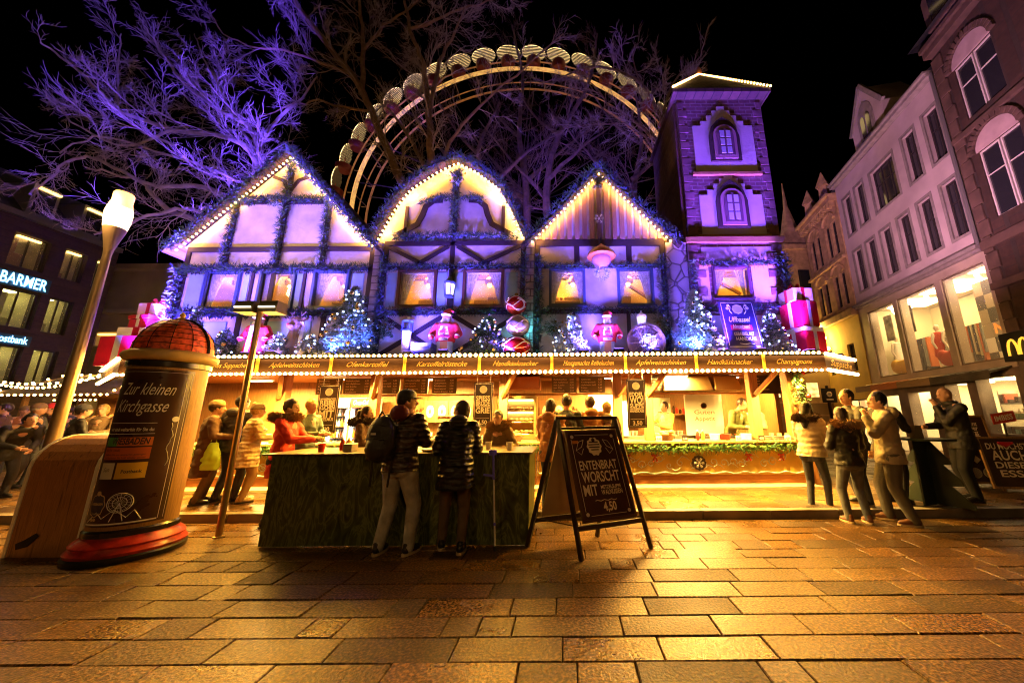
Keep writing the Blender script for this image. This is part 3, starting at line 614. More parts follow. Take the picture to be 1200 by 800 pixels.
# ================================================================ ferris wheel
t = thing('ferris_wheel', 'big ferris wheel with glowing gondola roofs behind the gabled stall', 'ferris wheel', (-3.08, 20.8, 0))
WC = Vector((-3.08, 20.8, 15.0))
RIMM = mat('wheel_rim_lights', (.8, .55, .25), .4, emit=((1, .5, .12), .55), evary=9); RSTEEL = mat('wheel_steel', (.35, .22, .12), .45, .3, vary=(3, .3))
def circ(r, y, n=72): return [WC + Vector((r*math.cos(2*math.pi*i/n), y, r*math.sin(2*math.pi*i/n))) for i in range(n+1)]
RIMD = mat('wheel_rim_dim', (.4, .2, .08), .4, emit=((1, .35, .08), .12), evary=5)
mb = MB(); mb.tube(circ(10.7, -.8, 120), .13, 6, False); build('rim', mb, RIMM, t)
mb = MB(); mb.tube(circ(10.7, .8, 120), .07, 6, False); build('rim', mb, RIMD, t)
mb = MB(); mb.tube(circ(11.3, -.8, 120), .05, 5, False); build('outer_rim', mb, RIMD, t)
mb = MB(); mb.tube(circ(11.3, .8, 120), .04, 5, False); build('outer_rim', mb, RIMD, t)
NG = 42
mb = MB()
for i in range(NG):
    a = 2*math.pi*(i+.5)/NG; u = Vector((math.cos(a), 0, math.sin(a)))
    for y in (-.8, .8): mb.bar(WC+u*10.75+Vector((0, y, 0)), WC+u*11.15+Vector((0, y, 0)), .05, .05)
    mb.bar(WC+u*10.75+Vector((0, -.8, 0)), WC+u*10.75+Vector((0, .8, 0)), .05, .05)
build('rim_struts', mb, RSTEEL, t)
for i in range(21):
    a = 2*math.pi*i/21; u = Vector((math.cos(a), 0, math.sin(a)))
    mb = MB(); mb.bar(WC+u*.6+Vector((0, -.3, 0)), WC+u*10.7+Vector((0, -.8, 0)), .05, .05); mb.bar(WC+u*.6+Vector((0, .3, 0)), WC+u*10.7+Vector((0, .8, 0)), .05, .05); build('spoke', mb, mat('wheel_spoke', (.06, .04, .03), .5), t)
mb = MB(); mb.tube([WC+Vector((0, -1, 0)), WC+Vector((0, 1, 0))], .6, 16); build('hub', mb, RSTEEL, t)
for s in (-1, 1):
    for y in (-1.6, 1.6):
        mb = MB(); mb.tube([WC+Vector((0, y*.6, 0)), Vector((WC.x+s*6, 20.8+y*1.5, 0))], .25, 8); build('leg', mb, mat('wheel_spoke', (0, 0, 0)), t)
GL = mat('gondola_roof_glow', (.9, .8, .5), .4, emit=((1, .66, .26), 1.3)); GD = mat('gondola_roof_rib', (.05, .035, .02), .6)
GOND = mat('gondola_body', (.2, .03, .02), .4)
mbr = MB(); mbr.lathe([(.02, .14), (.3, .12), (.55, .05), (.66, -.03), (.6, -.06), (.02, -.02)], n=20)
rib = MB()
for k in range(-5, 6):
    x = k*.115; L_ = math.sqrt(max(0.02, .66**2-x*x)); rib.M = Matrix.Identity(4); rib.box(-L_, L_, x-.034, x+.034, -.085, -.055)
gb = MB(); gb.lathe([(.35, -1.15), (.5, -1.0), (.52, -.75)], n=14); gb.lathe([(.3, -1.0), (.48, -.75)], n=14); gb.tube([(0, 0, -1), (0, 0, 0)], .04, 6)
me_r = build('x', mbr, GL); me_k = build('x', rib, GD); me_b = build('x', gb, GOND)
for o in (me_r, me_k, me_b): pass
mr, mk, mg = me_r.data, me_k.data, me_b.data
for o in (me_r, me_k, me_b): bpy.data.objects.remove(o)
for i in range(NG):
    if i % 1: continue
    a = 2*math.pi*i/NG; p = WC+Vector((math.cos(a)*12.15, -.75, math.sin(a)*12.15))
    if p.z < 12: continue
    tilt = (a-math.pi/2)*1.0; g_ = 0
    g = inst('gondola', mg, t, p, (0, -tilt*0, 0)); r_ = inst('roof', mr, g, (0, 0, 0), (R(20), -tilt, 0), (1.3, 1.3, .8), local=True); inst('roof_ribs', mk, r_, (0, 0, 0), local=True)
mb = MB()
# ================================================================ bare trees
BARK = mat('pale_bark', (.34, .27, .25), .8, vary=(6, .3)); BARKD = mat('dark_bark', (.14, .09, .06), .85, vary=(5, .4))
def twig(mb, rnd, p, d, L_, r, lev, up=.12):
    n = 4 if lev < 2 else 2
    pts = [p]; q_ = p; dd = d.normalized()
    for i in range(n):
        dd = (dd + Vector((rnd.gauss(0, .18), rnd.gauss(0, .18), rnd.gauss(0, .15)+up*.5))).normalized(); q_ = q_ + dd*L_/n; pts.append(q_)
    mb.tube(pts, [r*(1-.65*i/n) for i in range(n+1)], 5 if lev == 0 else 3, False)
    if lev >= 3: return
    m = [7, 6, 4][lev]
    for i in range(m):
        t_ = (i+.6)/m; k = min(n-1, int(t_*n)); b = pts[k].lerp(pts[k+1], t_*n-k)
        ax = (pts[k+1]-pts[k]).normalized(); side = Vector((rnd.gauss(0, 1), rnd.gauss(0, .7), rnd.gauss(0, 1))); side -= ax*side.dot(ax); side.normalize()
        twig(mb, rnd, b, ax*rnd.uniform(.8, 1.3)+side*rnd.uniform(.4, .9), L_*rnd.uniform(.36, .62), max(r*.5, .0045), lev+1, up)
def limb(mb, tw_, rnd, pts, r0, r1, spawn=True, step=.42, tl=1.9, start=.0, up=.12):
    # smooth polyline with wobble
    P = []
    for i in range(len(pts)-1):
        a = pts[max(0, i-1)]; b = pts[i]; c = pts[i+1]; d = pts[min(len(pts)-1, i+2)]
        for j in range(4):
            t_ = j/4; P.append(.5*((2*b)+(c-a)*t_+(2*a-5*b+4*c-d)*t_**2+(3*b-a-3*c+d)*t_**3)+Vector((rnd.gauss(0, .02), rnd.gauss(0, .03), rnd.gauss(0, .02))))
    P.append(pts[-1]); n = len(P)
    rad = [r0+(r1-r0)*(i/(n-1))**.7 for i in range(n)]
    mb.tube(P, rad, 8, True)
    if not spawn: return
    acc = 0
    for i in range(n-1):
        seg = (P[i+1]-P[i]).length; acc += seg
        while acc > step:
            acc -= step; f = i/(n-1)
            if f < start: continue
            ax = (P[i+1]-P[i]).normalized(); side = Vector((rnd.gauss(0, 1), rnd.gauss(0, .8), rnd.gauss(0, 1))); side -= ax*side.dot(ax); side.normalize()
            twig(tw_, rnd, P[i].lerp(P[i+1], rnd.random()), ax*rnd.uniform(.5, 1)+side*rnd.uniform(.6, 1.1), tl*rnd.uniform(.6, 1.15)*(1-.45*f), rad[i]*.2+.005, 0 if rnd.random() < .55 else 1, up)
def tree(label, base, limbs, barkm, twm, seed, trunk=None, group=None, **k):
    rnd = random.Random(seed); t = thing('bare_tree', label, 'tree', base, group=group); mb = MB(); tw_ = MB()
    for pts, r0, r1, sp in limbs: limb(mb, tw_, rnd, pts, r0, r1, sp, **k)
    build('trunk', mb, barkm, t); build('crown', tw_, twm, t); return t
def px(lst, Y, dy=0):
    n = len(lst); return [at(x, y, Y+dy*i/max(1, n-1)) for i, (x, y) in enumerate(lst)]
fork = (318, 262)
YA = 9.4
la = [([Vector((-6.4, YA+.6, .1)), Vector((-6.5, YA+.5, 3)), at(*fork, YA)], .3, .2, False),
      (px([fork, (267, 233), (236, 219), (186, 218), (152, 208), (100, 196)], YA, -1), .13, .02, True),
      (px([fork, (297, 159), (255, 128), (216, 98), (182, 51), (169, 30)], YA, -.5), .1, .018, True),
      (px([fork, (290, 172), (203, 152), (145, 132), (101, 91), (64, 61), (48, 50)], YA, -1.2), .1, .018, True),
      (px([(240, 262), (196, 246), (169, 216), (125, 192), (91, 182), (64, 203), (34, 228)], YA, -1.5), .09, .018, True),
      (px([(203, 170), (160, 150), (140, 128), (140, 67), (142, 40)], YA-.5, 0), .045, .012, True),
      (px([fork, (300, 206), (307, 169), (320, 145), (354, 115), (372, 90)], YA, .3), .13, .02, True),
      (px([fork, (270, 248), (230, 246), (196, 246), (150, 262), (110, 275)], YA, -1.4), .11, .02, True),
      (px([fork, (330, 230), (290, 215), (240, 196), (180, 176), (110, 160), (70, 180)], YA, -1.), .08, .015, True),
      (px([(300, 180), (275, 140), (250, 90), (235, 60), (228, 40)], YA, .2), .05, .012, True),
      (px([(203, 152), (150, 170), (95, 150), (65, 125), (50, 105)], YA-.5, -.5), .04, .012, True)]
tree('large bare plane tree with spreading violet branches behind the left gable', (-6.4, YA+.6, 0), la, BARK, BARK, 4, group=None, step=.64, tl=1.7)
YB = 10.2
lb = [([Vector((-3.4, YB+.2, .1)), Vector((-3.4, YB+.1, 3.5)), at(505, 250, YB)], .32, .26, False),
      (px([(505, 250), (505, 203), (504, 159), (501, 108), (492, 65), (481, 35), (470, -20)], YB), .19, .04, True),
      (px([(503, 135), (515, 72), (529, 47), (545, 10)], YB), .09, .03, True),
      (px([(478, 262), (475, 226), (452, 174), (435, 131), (412, 87), (377, 44), (345, 0), (330, -30)], YB, -.4), .17, .07, True),
      (px([(505, 215), (497, 194), (469, 145), (445, 118)], YB), .1, .03, True),
      (px([(515, 210), (527, 168), (561, 125), (619, 76), (660, 40)], YB), .08, .02, True),
      (px([(424, 110), (426, 59), (423, 20), (420, -30)], YB), .1, .04, True),
      (px([(412, 87), (380, 75), (345, 62), (300, 55), (262, 40), (245, 12)], YB-.2, -.6), .06, .012, True),
      (px([(435, 131), (400, 125), (365, 118), (330, 128), (300, 140)], YB-.2, -.6), .05, .012, True),
      (px([(426, 59), (450, 30), (480, 10), (500, -10)], YB), .06, .02, True),
      (px([(481, 35), (520, 18), (560, 5), (600, -10)], YB), .06, .02, True)]
tree('tall bare tree forking above the curved gable in front of the ferris wheel', (-3.4, YB+.2, 0), lb, mat('ochre_bark', (.24, .15, .08), .8, vary=(6, .3)), BARK, 9, step=.55, tl=1.6)
YC = 9.9
lc = [([Vector((4.0, YC, .1)), Vector((3.6, YC, 4)), at(785, 190, YC)], .28, .16, False),
      (px([(785, 190), (775, 140), (745, 92), (700, 78), (655, 92), (630, 100)], YC, -.4), .09, .012, True),
      (px([(775, 140), (790, 95), (812, 75), (825, 60)], YC, -.2), .06, .012, True),
      (px([(755, 105), (742, 70), (745, 52)], YC, 0), .04, .01, True),
      (px([(785, 180), (740, 140), (712, 120), (690, 95), (668, 84)], YC, -.5), .06, .01, True),
      (px([(780, 200), (745, 150), (700, 145), (660, 150)], YC, -.3), .045, .01, True)]
tree('bare tree with violet twigs reaching out from behind the stone tower', (4.0, YC, 0), lc, BARKD, BARK, 21, step=.36, tl=1.2)
for i, (xs, Y, lb_) in enumerate([([(612, 300), (618, 230), (608, 160), (612, 90), (600, 30)], 14.5, 'dim bare tree with a straight trunk between the curved and the striped gables'),
        ([(650, 300), (640, 230), (655, 160), (690, 100), (700, 40)], 13.5, 'dim bare tree leaning right behind the striped gable'),
        ([(560, 300), (572, 240), (560, 180), (585, 120)], 13.0, 'dim bare tree behind the peak of the curved gable'),
        ([(745, 310), (742, 230), (752, 170), (745, 110)], 13.5, 'dim bare tree between the striped gable and the stone tower')]):
    P = px(xs, Y); ll = [([Vector((P[0].x, Y, .1)), P[0]], .3, .25, False), (P, .24, .04, True),
        ([P[1], P[1]+Vector((-1.6, .3, 2)), P[1]+Vector((-3.2, .2, 4.2))], .12, .02, True), ([P[1]+Vector((0, 0, .8)), P[1]+Vector((1.6, -.3, 2.2)), P[1]+Vector((3.0, 0, 3.6))], .12, .02, True),
        ([P[2], P[2]+Vector((-1.2, .4, 1.6)), P[2]+Vector((-2.6, .5, 4.2))], .09, .02, True)]
    tree(lb_, (P[0].x, Y, 0), ll, BARKD, BARKD, 30+i, step=.8, tl=2.0)
# dim wooded backdrop: clipped evergreen mass behind the stall
# ================================================================ half-timbered gable fronts standing on the stall roof
HY = 7.1; ZB = 2.62
PLW = mat('white_plaster', (.60, .55, .58), .8, vary=(2.6, .2), bump=(14, .35)); TIM = mat('plum_timber', (.035, .016, .032), .65, kind='wood', axis='z', dark=.6); TIMX = mat('plum_timber_level', (.04, .018, .035), .65, kind='wood', axis='x', dark=.6)
ROOFM = mat('brown_shingle', (.10, .055, .04), .8, kind='brick', bw=.22, bh=.14, mortar=(.02, .012, .01)); INW = mat('ochre_room_wall', (.55, .36, .13), .8, vary=(2, .3)); CURT = mat('net_curtain', (.7, .66, .62), .8, vary=(18, .3))
WFB = mat('blue_painted_frame', (.05, .08, .16), .5); WFW = mat('brown_painted_frame', (.09, .035, .02), .5)
def curtain(parent, x0, x1, z0, z1, y, left):
    mb = MB(); n = 14; vs = []
    for j in range(7):
        t_ = j/6; z = z1-(z1-z0)*t_; wdt = (x1-x0)*(1-.8*t_**.75)
        for i in range(n):
            u = i/(n-1); x = x0+wdt*u if left else x1-wdt*u
            vs.append((x, y+.012*math.sin(i*2.2), z))
    fs = [(j*n+i, j*n+i+1, (j+1)*n+i+1, (j+1)*n+i) for j in range(6) for i in range(n-1)]
    vs2 = [(a, b+.006, c) for a, b, c in vs]; mb.add(vs, fs, True); mb.add(vs2, [tuple(reversed(f)) for f in fs], True)
    return build('curtain', mb, CURT, parent)
WRN = random.Random(42)
def house_window(t, xc, w, z0, z1, fm, Y=HY, cur=True, mull=True, fw=.055):
    cwf = WRN.uniform(.03, .2); lx = WRN.uniform(-.18, .18); fx_ = WRN.uniform(-.25, .15); kind_ = WRN.randrange(3)
    a, b = xc-w/2, xc+w/2; mb = MB()
    for X0, X1, Z0, Z1 in ((a-fw, a, z0-fw, z1+fw), (b, b+fw, z0-fw, z1+fw), (a, b, z1, z1+fw), (a, b, z0-fw, z0)): mb.box(X0, X1, Y-.06, Y+.06, Z0, Z1)
    mb.box(a-fw-.03, b+fw+.03, Y-.11, Y-.06, z0-fw-.04, z0-fw)
    wo = build('window', mb, fm, t, bevel=.004)
    pn = MB(); pn.box(a, b, Y+.03, Y+.034, z0, z1); build('pane', pn, CLEAR, wo)
    if cur: curtain(wo, a, xc-w*cwf, z0+.02, z1, Y+.1, True); curtain(wo, xc+w*(.23-cwf), b, z0+.02, z1, Y+.11, False)
    # little furnished room behind
    mb = MB(); D = 1.0
    mb.box(a-.3, b+.3, Y+D, Y+D+.03, z0-.3, z1+.3); mb.box(a-.33, a-.3, Y+.13, Y+D, z0-.3, z1+.3); mb.box(b+.3, b+.33, Y+.13, Y+D, z0-.3, z1+.3); mb.box(a-.3, b+.3, Y+.13, Y+D, z0-.33, z0-.3); mb.box(a-.3, b+.3, Y+.13, Y+D, z1+.3, z1+.33)
    rm = build('room', mb, INW, wo)
    mb = MB()
    for k in range(3): mb.box(a-.28, b+.28, Y+.25+k*.3, Y+.31+k*.3, z1+.18, z1+.3)
    mb.box(xc+fx_-.2, xc+fx_+.25, Y+.62, Y+.9, z0-.3, z0+.12+.1*kind_); mb.box(a-.1, a+.05, Y+.85, Y+.9, z0, z0+.3); mb.box(xc+lx-.14, xc+lx+.14, Y+D-.05, Y+D-.01, z0+.28, z0+.5)
    if kind_ == 0: mb.box(a-.2, b+.2, Y+.8, Y+.98, z0+.34, z0+.37); [mb.ball((a+.1*k, Y+.85, z0+.42), .04, 8) for k in range(8)]
    if kind_ == 1: mb.bar((a-.2, Y+.5, z1+.2), (b+.2, Y+.7, z0+.3), .06, .06)
    mb.lathe([(.03, 0), (.11, .02), (.12, .1), (.05, .16)], (xc+lx, Y+.5, z1-.1), 12)
    build('furniture', mb, mat('room_furniture', (.16, .07, .025), .6), rm)
    mb = MB(); mb.ball((xc+lx, Y+.5, z1-.12), .05, 10); build('lamp', mb, mat('room_lamp_glow', (1, .8, .5), .4, emit=((1, .62, .2), 14)), rm)
    light('room_light', 'POINT', (xc, Y+.4, z1+.08), (1, .52, .1), 45, size=.06, parent=rm)
    return wo
def gable_roof(t, prof, Y0, Y1, th, m, over=.1):
    for a, b in zip(prof, prof[1:]):
        mb = MB(); A = Vector((a[0], 0, a[1])); B = Vector((b[0], 0, b[1])); d = (B-A).normalized(); n = Vector((-d.z, 0, d.x))
        if n.z < 0: n = -n
        vs = [A-d*.0, B+d*.0, B+n*th, A+n*th]
        mb.add([(v.x, Y0, v.z) for v in vs]+[(v.x, Y1, v.z) for v in vs], [(0, 1, 2, 3), (7, 6, 5, 4), (0, 4, 5, 1), (1, 5, 6, 2), (2, 6, 7, 3), (3, 7, 4, 0)]); build('roof', mb, m, t)
BM = bulb_mesh('bulb', .026, BULBM); BMS = bulb_mesh('bulb', .02, mat('gable_bulb_glow', (1, .8, .5), .4, emit=((1.0, .55, .16), 11)))
def bulbs_along(parent, path, step, me, off=(0, 0, 0)):
    P = [Vector(p)+Vector(off) for p in path]; acc = 0; k = 0
    for a, b in zip(P, P[1:]):
        L_ = (b-a).length; d = (b-a)/L_; s_ = acc
        while s_ < L_: inst('bulb', me, parent, a+d*s_); s_ += step; k += 1
        acc = s_-L_
    return k
def strip_light(parent, a, b, tgt, power, col=(1, .43, .06), w=.03):
    a, b = Vector(a), Vector(b); c = (a+b)/2; l = bpy.data.lights.new('string_light', 'AREA'); l.shape = 'RECTANGLE'; l.size = (b-a).length; l.size_y = w; l.energy = power; l.color = col
    o = bpy.data.objects.new('string_light', l); COL.objects.link(o); x = (b-a).normalized(); z = -(Vector(tgt)).normalized(); y = z.cross(x).normalized(); z = x.cross(y)
    M = Matrix.Identity(4)
    for i in range(3): M[i][0], M[i][1], M[i][2], M[i][3] = x[i], y[i], z[i], c[i]
    o.parent = parent; o.matrix_parent_inverse = world(parent).inverted(); o.matrix_basis = M; return o
def windows_holes(ws, z0, z1): return [(x-w/2, x+w/2, z0, z1) for x, w in ws]
def house(name, label, xl, xr, ze, gable, ws, wz, frame_m, tiling, beams, garlands, edge):
    t = thing(name, label, 'gabled house', ((xl+xr)/2, HY, ZB), group='half-timbered gable fronts on the stall roof')
    mb = MB(); wall(mb, xl, xr, ZB, ze, windows_holes(ws, *wz), HY, HY+.12)
    mb.prism(gable, HY, HY+.12); build('wall', mb, tiling, t)
    mb = MB(); mb.box(xl, xl+.1, HY+.12, HY+1.9, ZB, ze); mb.box(xr-.1, xr, HY+.12, HY+1.9, ZB, ze); mb.box(xl+.1, xr-.1, HY+1.8, HY+1.9, ZB, ze); build('side_wall', mb, PLW, t)
    for bm_ in beams:
        mb = MB()
        if len(bm_) == 4: mb.box(bm_[0], bm_[1], HY-.035, HY, bm_[2], bm_[3]); build('beam', mb, TIMX if bm_[1]-bm_[0] > bm_[3]-bm_[2] else TIM, t, bevel=.005)
        else:
            pts = bm_[0]; w_ = bm_[1]; mb.M = Matrix.Identity(4)
            top = []; bot = []
            for i, p in enumerate(pts):
                p = Vector(p); d = (Vector(pts[min(i+1, len(pts)-1)])-Vector(pts[max(0, i-1)])).normalized(); nn = Vector((-d.y, d.x)); top.append(p+nn*w_/2); bot.append(p-nn*w_/2)
            mb.prism([tuple(v) for v in top]+[tuple(v) for v in reversed(bot)], HY-.028, HY-.001); build('brace', mb, TIM, t, bevel=.004)
    for x, w in ws: house_window(t, x, w, wz[0], wz[1], frame_m)
    gable_roof(t, edge, HY-.22, HY+1.9, .07, ROOFM)
    mb = MB()
    for path, r in garlands: garland(mb, [(p[0], HY-(p[2] if len(p) > 2 else .07), p[1]) for p in path], r*1.2, 480, .09)
    build('garland', mb, [GREEN2, GARF], t)
    return t
# house 1
a1 = (-6.38, 7.6)
h1 = house('gabled_house', 'left half-timbered gable front with a steep straight roof and three curtained windows', -8.4, -4.22, 5.22,
    [(-8.5, 5.22), (-4.25, 5.22), (-6.38, 7.52)], [(-7.46, .66), (-6.27, .68), (-5.1, .68)], (3.82, 4.6), WFB, PLW,
    [(-8.4, -4.22, 5.1, 5.22), (-8.4, -4.22, 4.64, 4.7), (-8.4, -4.22, 3.62, 3.72), (-8.4, -8.3, ZB, 5.1), (-4.32, -4.22, ZB, 5.1), (-6.43, -6.33, 3.0, 7.1), (-7.56, -7.46, 4.7, 6.3), (-5.42, -5.32, 4.7, 6.3), (-7.56, -5.32, 6.28, 6.38),
     (-6.86, -6.8, 3.72, 4.64), (-5.72, -5.66, 3.72, 4.64), (-7.0, -6.9, ZB, 3.62), (-5.2, -5.1, ZB, 3.62), (([(-6.8, 7.0), (-6.55, 6.9), (-6.4, 6.62)]), .08), (([(-5.98, 7.0), (-6.2, 6.9), (-6.36, 6.62)]), .08)],
    [([(-6.38, 7.4), (-6.38, 4.75)], .09), ([(-7.5, 6.36), (-5.36, 6.36)], .1), ([(-7.5, 6.36), (-7.52, 4.75)], .08), ([(-5.38, 6.36), (-5.36, 4.75)], .08), ([(-8.4, 4.68), (-4.3, 4.68)], .1), ([(-8.38, 3.68), (-4.3, 3.68)], .11), ([(-8.4, 4.7), (-8.36, 2.7)], .12), ([(-4.28, 4.0), (-4.28, 2.7)], .12),
     ([(-8.65, 5.08, .24), a1+(.24,)], .12), ([a1+(.24,), (-4.1, 5.08, .24)], .12)], [(-8.72, 5.02), (-6.38, 7.56), (-4.05, 5.02)])
bulbs_along(h1, [(-8.55, HY-.1, 5.12), (-6.38, HY-.1, 7.46), (-4.2, HY-.1, 5.12)], .105, BMS)
strip_light(h1, (-8.5, HY-.13, 5.1), (-6.38, HY-.13, 7.4), (.25, 1, -.35), 8); strip_light(h1, (-6.38, HY-.13, 7.4), (-4.25, HY-.13, 5.1), (-.25, 1, -.35), 8)
# light painted panels between the beams of house 1
for x0, x1, z0, z1 in ((-8.22, -7.9, 3.8, 4.58), (-7.02, -6.9, 3.8, 4.58), (-5.86, -5.74, 3.8, 4.58), (-4.66, -4.4, 3.8, 4.58), (-8.1, -7.2, 2.95, 3.5), (-6.7, -5.4, 2.95, 3.5)):
    mb = MB(); mb.box(x0, x1, HY-.02, HY-.001, z0, z1); build('painted_panel', mb, mat('pale_blue_paint', (.30, .48, .60), .6, vary=(3, .1)), h1, bevel=.004)
# house 2
G2 = [(-4.2, 5.3), (-4.0, 5.8), (-3.79, 6.25), (-3.55, 6.62), (-2.95, 7.08), (-2.5, 7.32), (-2.05, 7.08), (-1.48, 6.62), (-1.2, 6.05), (-.86, 5.3)]
def scurve(s_):
    P = [(.3, 6.36), (.52, 6.34), (.68, 6.2), (.74, 5.98), (.84, 5.75), (1.05, 5.62), (1.25, 5.5)]
    return [(-2.5+s_*x, z) for x, z in P]
h2 = house('gabled_house', 'middle half-timbered front with a curved bell gable and two windows', -4.02, -.88, 5.3, G2,
    [(-3.22, .74), (-1.78, .78)], (3.84, 4.6), WFW, PLW,
    [(-4.02, -.88, 5.22, 5.33), (-4.02, -.88, 4.66, 4.73), (-4.02, -.88, 3.62, 3.72), (-4.02, -3.92, ZB, 5.22), (-.98, -.88, ZB, 5.22), (-2.55, -2.45, ZB, 7.0), (scurve(-1), .13), (scurve(1), .13),
     ([(-3.95, 5.2), (-3.1, 4.76)], .09), ([(-2.6, 5.2), (-3.3, 4.76)], .09), ([(-2.4, 5.2), (-1.7, 4.76)], .09), ([(-1.0, 5.2), (-1.9, 4.76)], .09), ([(-3.6, 5.4), (-3.6, 6.2)], .08), ([(-1.4, 5.4), (-1.4, 6.2)], .08),
     ([(-3.9, 3.6), (-2.6, 2.75)], .1), ([(-3.9, 2.75), (-2.6, 3.6)], .1), ([(-2.4, 3.6), (-1.0, 2.75)], .1), ([(-2.4, 2.75), (-1.0, 3.6)], .1)],
    [([(-3.85, 5.4), (-2.5, 5.45), (-1.05, 5.4)], .1), ([(-3.3, 6.25), (-2.9, 6.42), (-2.5, 6.34), (-2.1, 6.42), (-1.85, 6.3)], .08), ([(-2.5, 7.1), (-2.5, 5.5)], .09), ([(-4.0, 4.7), (-.9, 4.7)], .09), ([(-4.0, 3.68), (-.9, 3.68)], .1), ([(-3.98, 5.0), (-3.98, 2.7)], .1), ([(-.9, 5.0), (-.9, 2.7)], .12),
     ([(p[0], p[1]+.06, .24) for p in G2], .12)], [(a*1.03+.075, b+.05) for a, b in G2])
bulbs_along(h2, [(p[0]*.985-.035, HY-.1, p[1]-.06) for p in G2], .11, BMS)
for p_, q_ in (((-4.1, 5.35), (-3.7, 6.3)), ((-3.7, 6.3), (-2.5, 7.2)), ((-2.5, 7.2), (-1.3, 6.3)), ((-1.3, 6.3), (-.95, 5.35))): strip_light(h2, (p_[0], HY-.13, p_[1]), (q_[0], HY-.13, q_[1]), (-.2*(p_[0]+2.5), 1, -.3), 6)
for x0, x1 in ((-3.88, -3.68), (-2.78, -2.58), (-2.4, -2.24), (-1.3, -1.04)):
    mb = MB(); mb.box(x0, x1, HY-.02, HY-.001, 3.8, 4.58); build('painted_panel', mb, mat('pale_blue_paint', (0, 0, 0)), h2, bevel=.004)
# house 3
a3 = (.78, 7.05)
G3 = [(-.68, 5.32), (2.3, 5.32), a3]
h3 = house('gabled_house', 'right half-timbered front with a striped board gable, lantern and two blue windows', -.66, 2.2, 5.32, G3,
    [(.04, .68), (1.52, .68)], (3.84, 4.6), WFB, PLW,
    [(-.66, 2.2, 5.18, 5.34), (-.66, 2.2, 4.66, 4.73), (-.66, 2.2, 3.62, 3.72), (-.66, -.56, ZB, 5.2), (2.1, 2.2, ZB, 5.2), (.2, .32, 4.73, 5.2), (1.35, 1.47, 4.73, 5.2), (.1, .2, ZB, 3.62), (1.3, 1.38, ZB, 3.62)],
    [([(-.6, 4.7), (2.15, 4.7)], .09), ([(-.6, 3.68), (2.15, 3.68)], .11), ([(-.58, 4.9), (-.58, 2.7)], .1), ([(2.12, 4.9), (2.12, 2.7)], .14),
     ([(-.85, 5.2, .24), a3+(.24,)], .16), ([a3+(.24,), (2.45, 5.2, .24)], .16)], [(-.92, 5.08), (.78, 7.02), (2.5, 5.08)])
bulbs_along(h3, [(-.72, HY-.12, 5.24), (.78, HY-.12, 6.94), (2.32, HY-.12, 5.24)], .12, BMS)
strip_light(h3, (-.68, HY-.14, 5.2), (.78, HY-.14, 6.88), (.25, 1, -.35), 7); strip_light(h3, (.78, HY-.14, 6.88), (2.28, HY-.14, 5.2), (-.25, 1, -.35), 7)
mb = MB(); n = 17; PLK = mat('pink_board', (.42, .22, .20), .7, kind='wood', axis='z', dark=.6); PLK2 = mat('violet_board', (.16, .08, .12), .7, kind='wood', axis='z')
for i in range(n):
    x0 = -.62+i*(2.86/n); x1 = x0+2.86/n*.62
    def hz(x): return 5.36+(1.66*(1-abs(x-.78)/1.5))
    mb.m = 0 if i not in (8,) else 1; mb.prism([(x0, 5.35), (x1, 5.35), (x1, max(5.37, hz(x1))), (x0, max(5.37, hz(x0)))], HY-.045, HY-.002)
build('gable_boards', mb, [PLK, PLK2], h3)
mb = MB(); mb.prism([(-.66, 5.34), (2.26, 5.34), (.78, 7.0)], HY-.002, HY+.0); 
# stone piers between the fronts
STB = mat('pale_stone_blocks', (.4, .34, .33), .8, kind='brick', bw=.3, bh=.16, mortar=(.12, .08, .08), c2=.8)
for i, (x0, x1, lb_) in enumerate([(-4.2, -4.04, 'pale block pier between the steep gable and the curved gable'), (-.86, -.68, 'pale block pier between the curved gable and the striped gable')]):
    mb = MB(); mb.box(x0, x1, HY-.08, HY+.2, ZB, 5.28); tag(build('stone_pier', mb, STB, bevel=.01), lb_, 'pier', 'stone piers between the fronts')
FSTN = mat('pale_field_stone', (.45, .38, .38), .8, kind='stone', scale=3.4)
mb = MB(); mb.box(2.22, 2.68, HY-.06, HY+.3, ZB, 5.25); tag(build('stone_pier', mb, FSTN, bevel=.02), 'wide field stone pier beside the tower', 'pier', 'stone piers between the fronts')
# tower
TB = mat('violet_brick', (.22, .10, .13), .8, kind='brick', bw=.27, bh=.1, mortar=(.28, .2, .22), c2=.65); TBS = mat('violet_brick_side', (.22, .12, .10), .8, kind='brick', bw=.27, bh=.1, mortar=(.2, .15, .14), rot=(R(90), 0, R(90)))
tw = thing('church_tower', 'tall brick and plaster tower front with arched windows and a bulb-lit pyramid roof', 'tower', (3.8, 7.2, ZB))
TX0, TX1, TY = 2.78, 4.86, 7.12; TD = 2.1; TZ = 9.12
mb = MB(); wall(mb, TX0-.06, TX1-.1, ZB, 5.28, [(3.2, 3.98, 3.95, 4.66)], TY-.06, TY+.12); mb.box(TX0, TX1-.02, TY, TY+.1, 5.28, TZ); wl = build('wall', mb, TB, tw)
mb = MB(); mb.box(TX0-.06, TX0+.05, TY+.12, TY+TD, ZB, TZ); mb.box(TX1-.13, TX1-.02, TY+.12, TY+TD, ZB, TZ); mb.box(TX0+.05, TX1-.13, TY+TD-.1, TY+TD, ZB, TZ); build('side_wall', mb, TBS, tw)
TPL = mat('lilac_plaster', (.58, .50, .54), .8, vary=(2, .12), kind=None, bump=(10, .4))
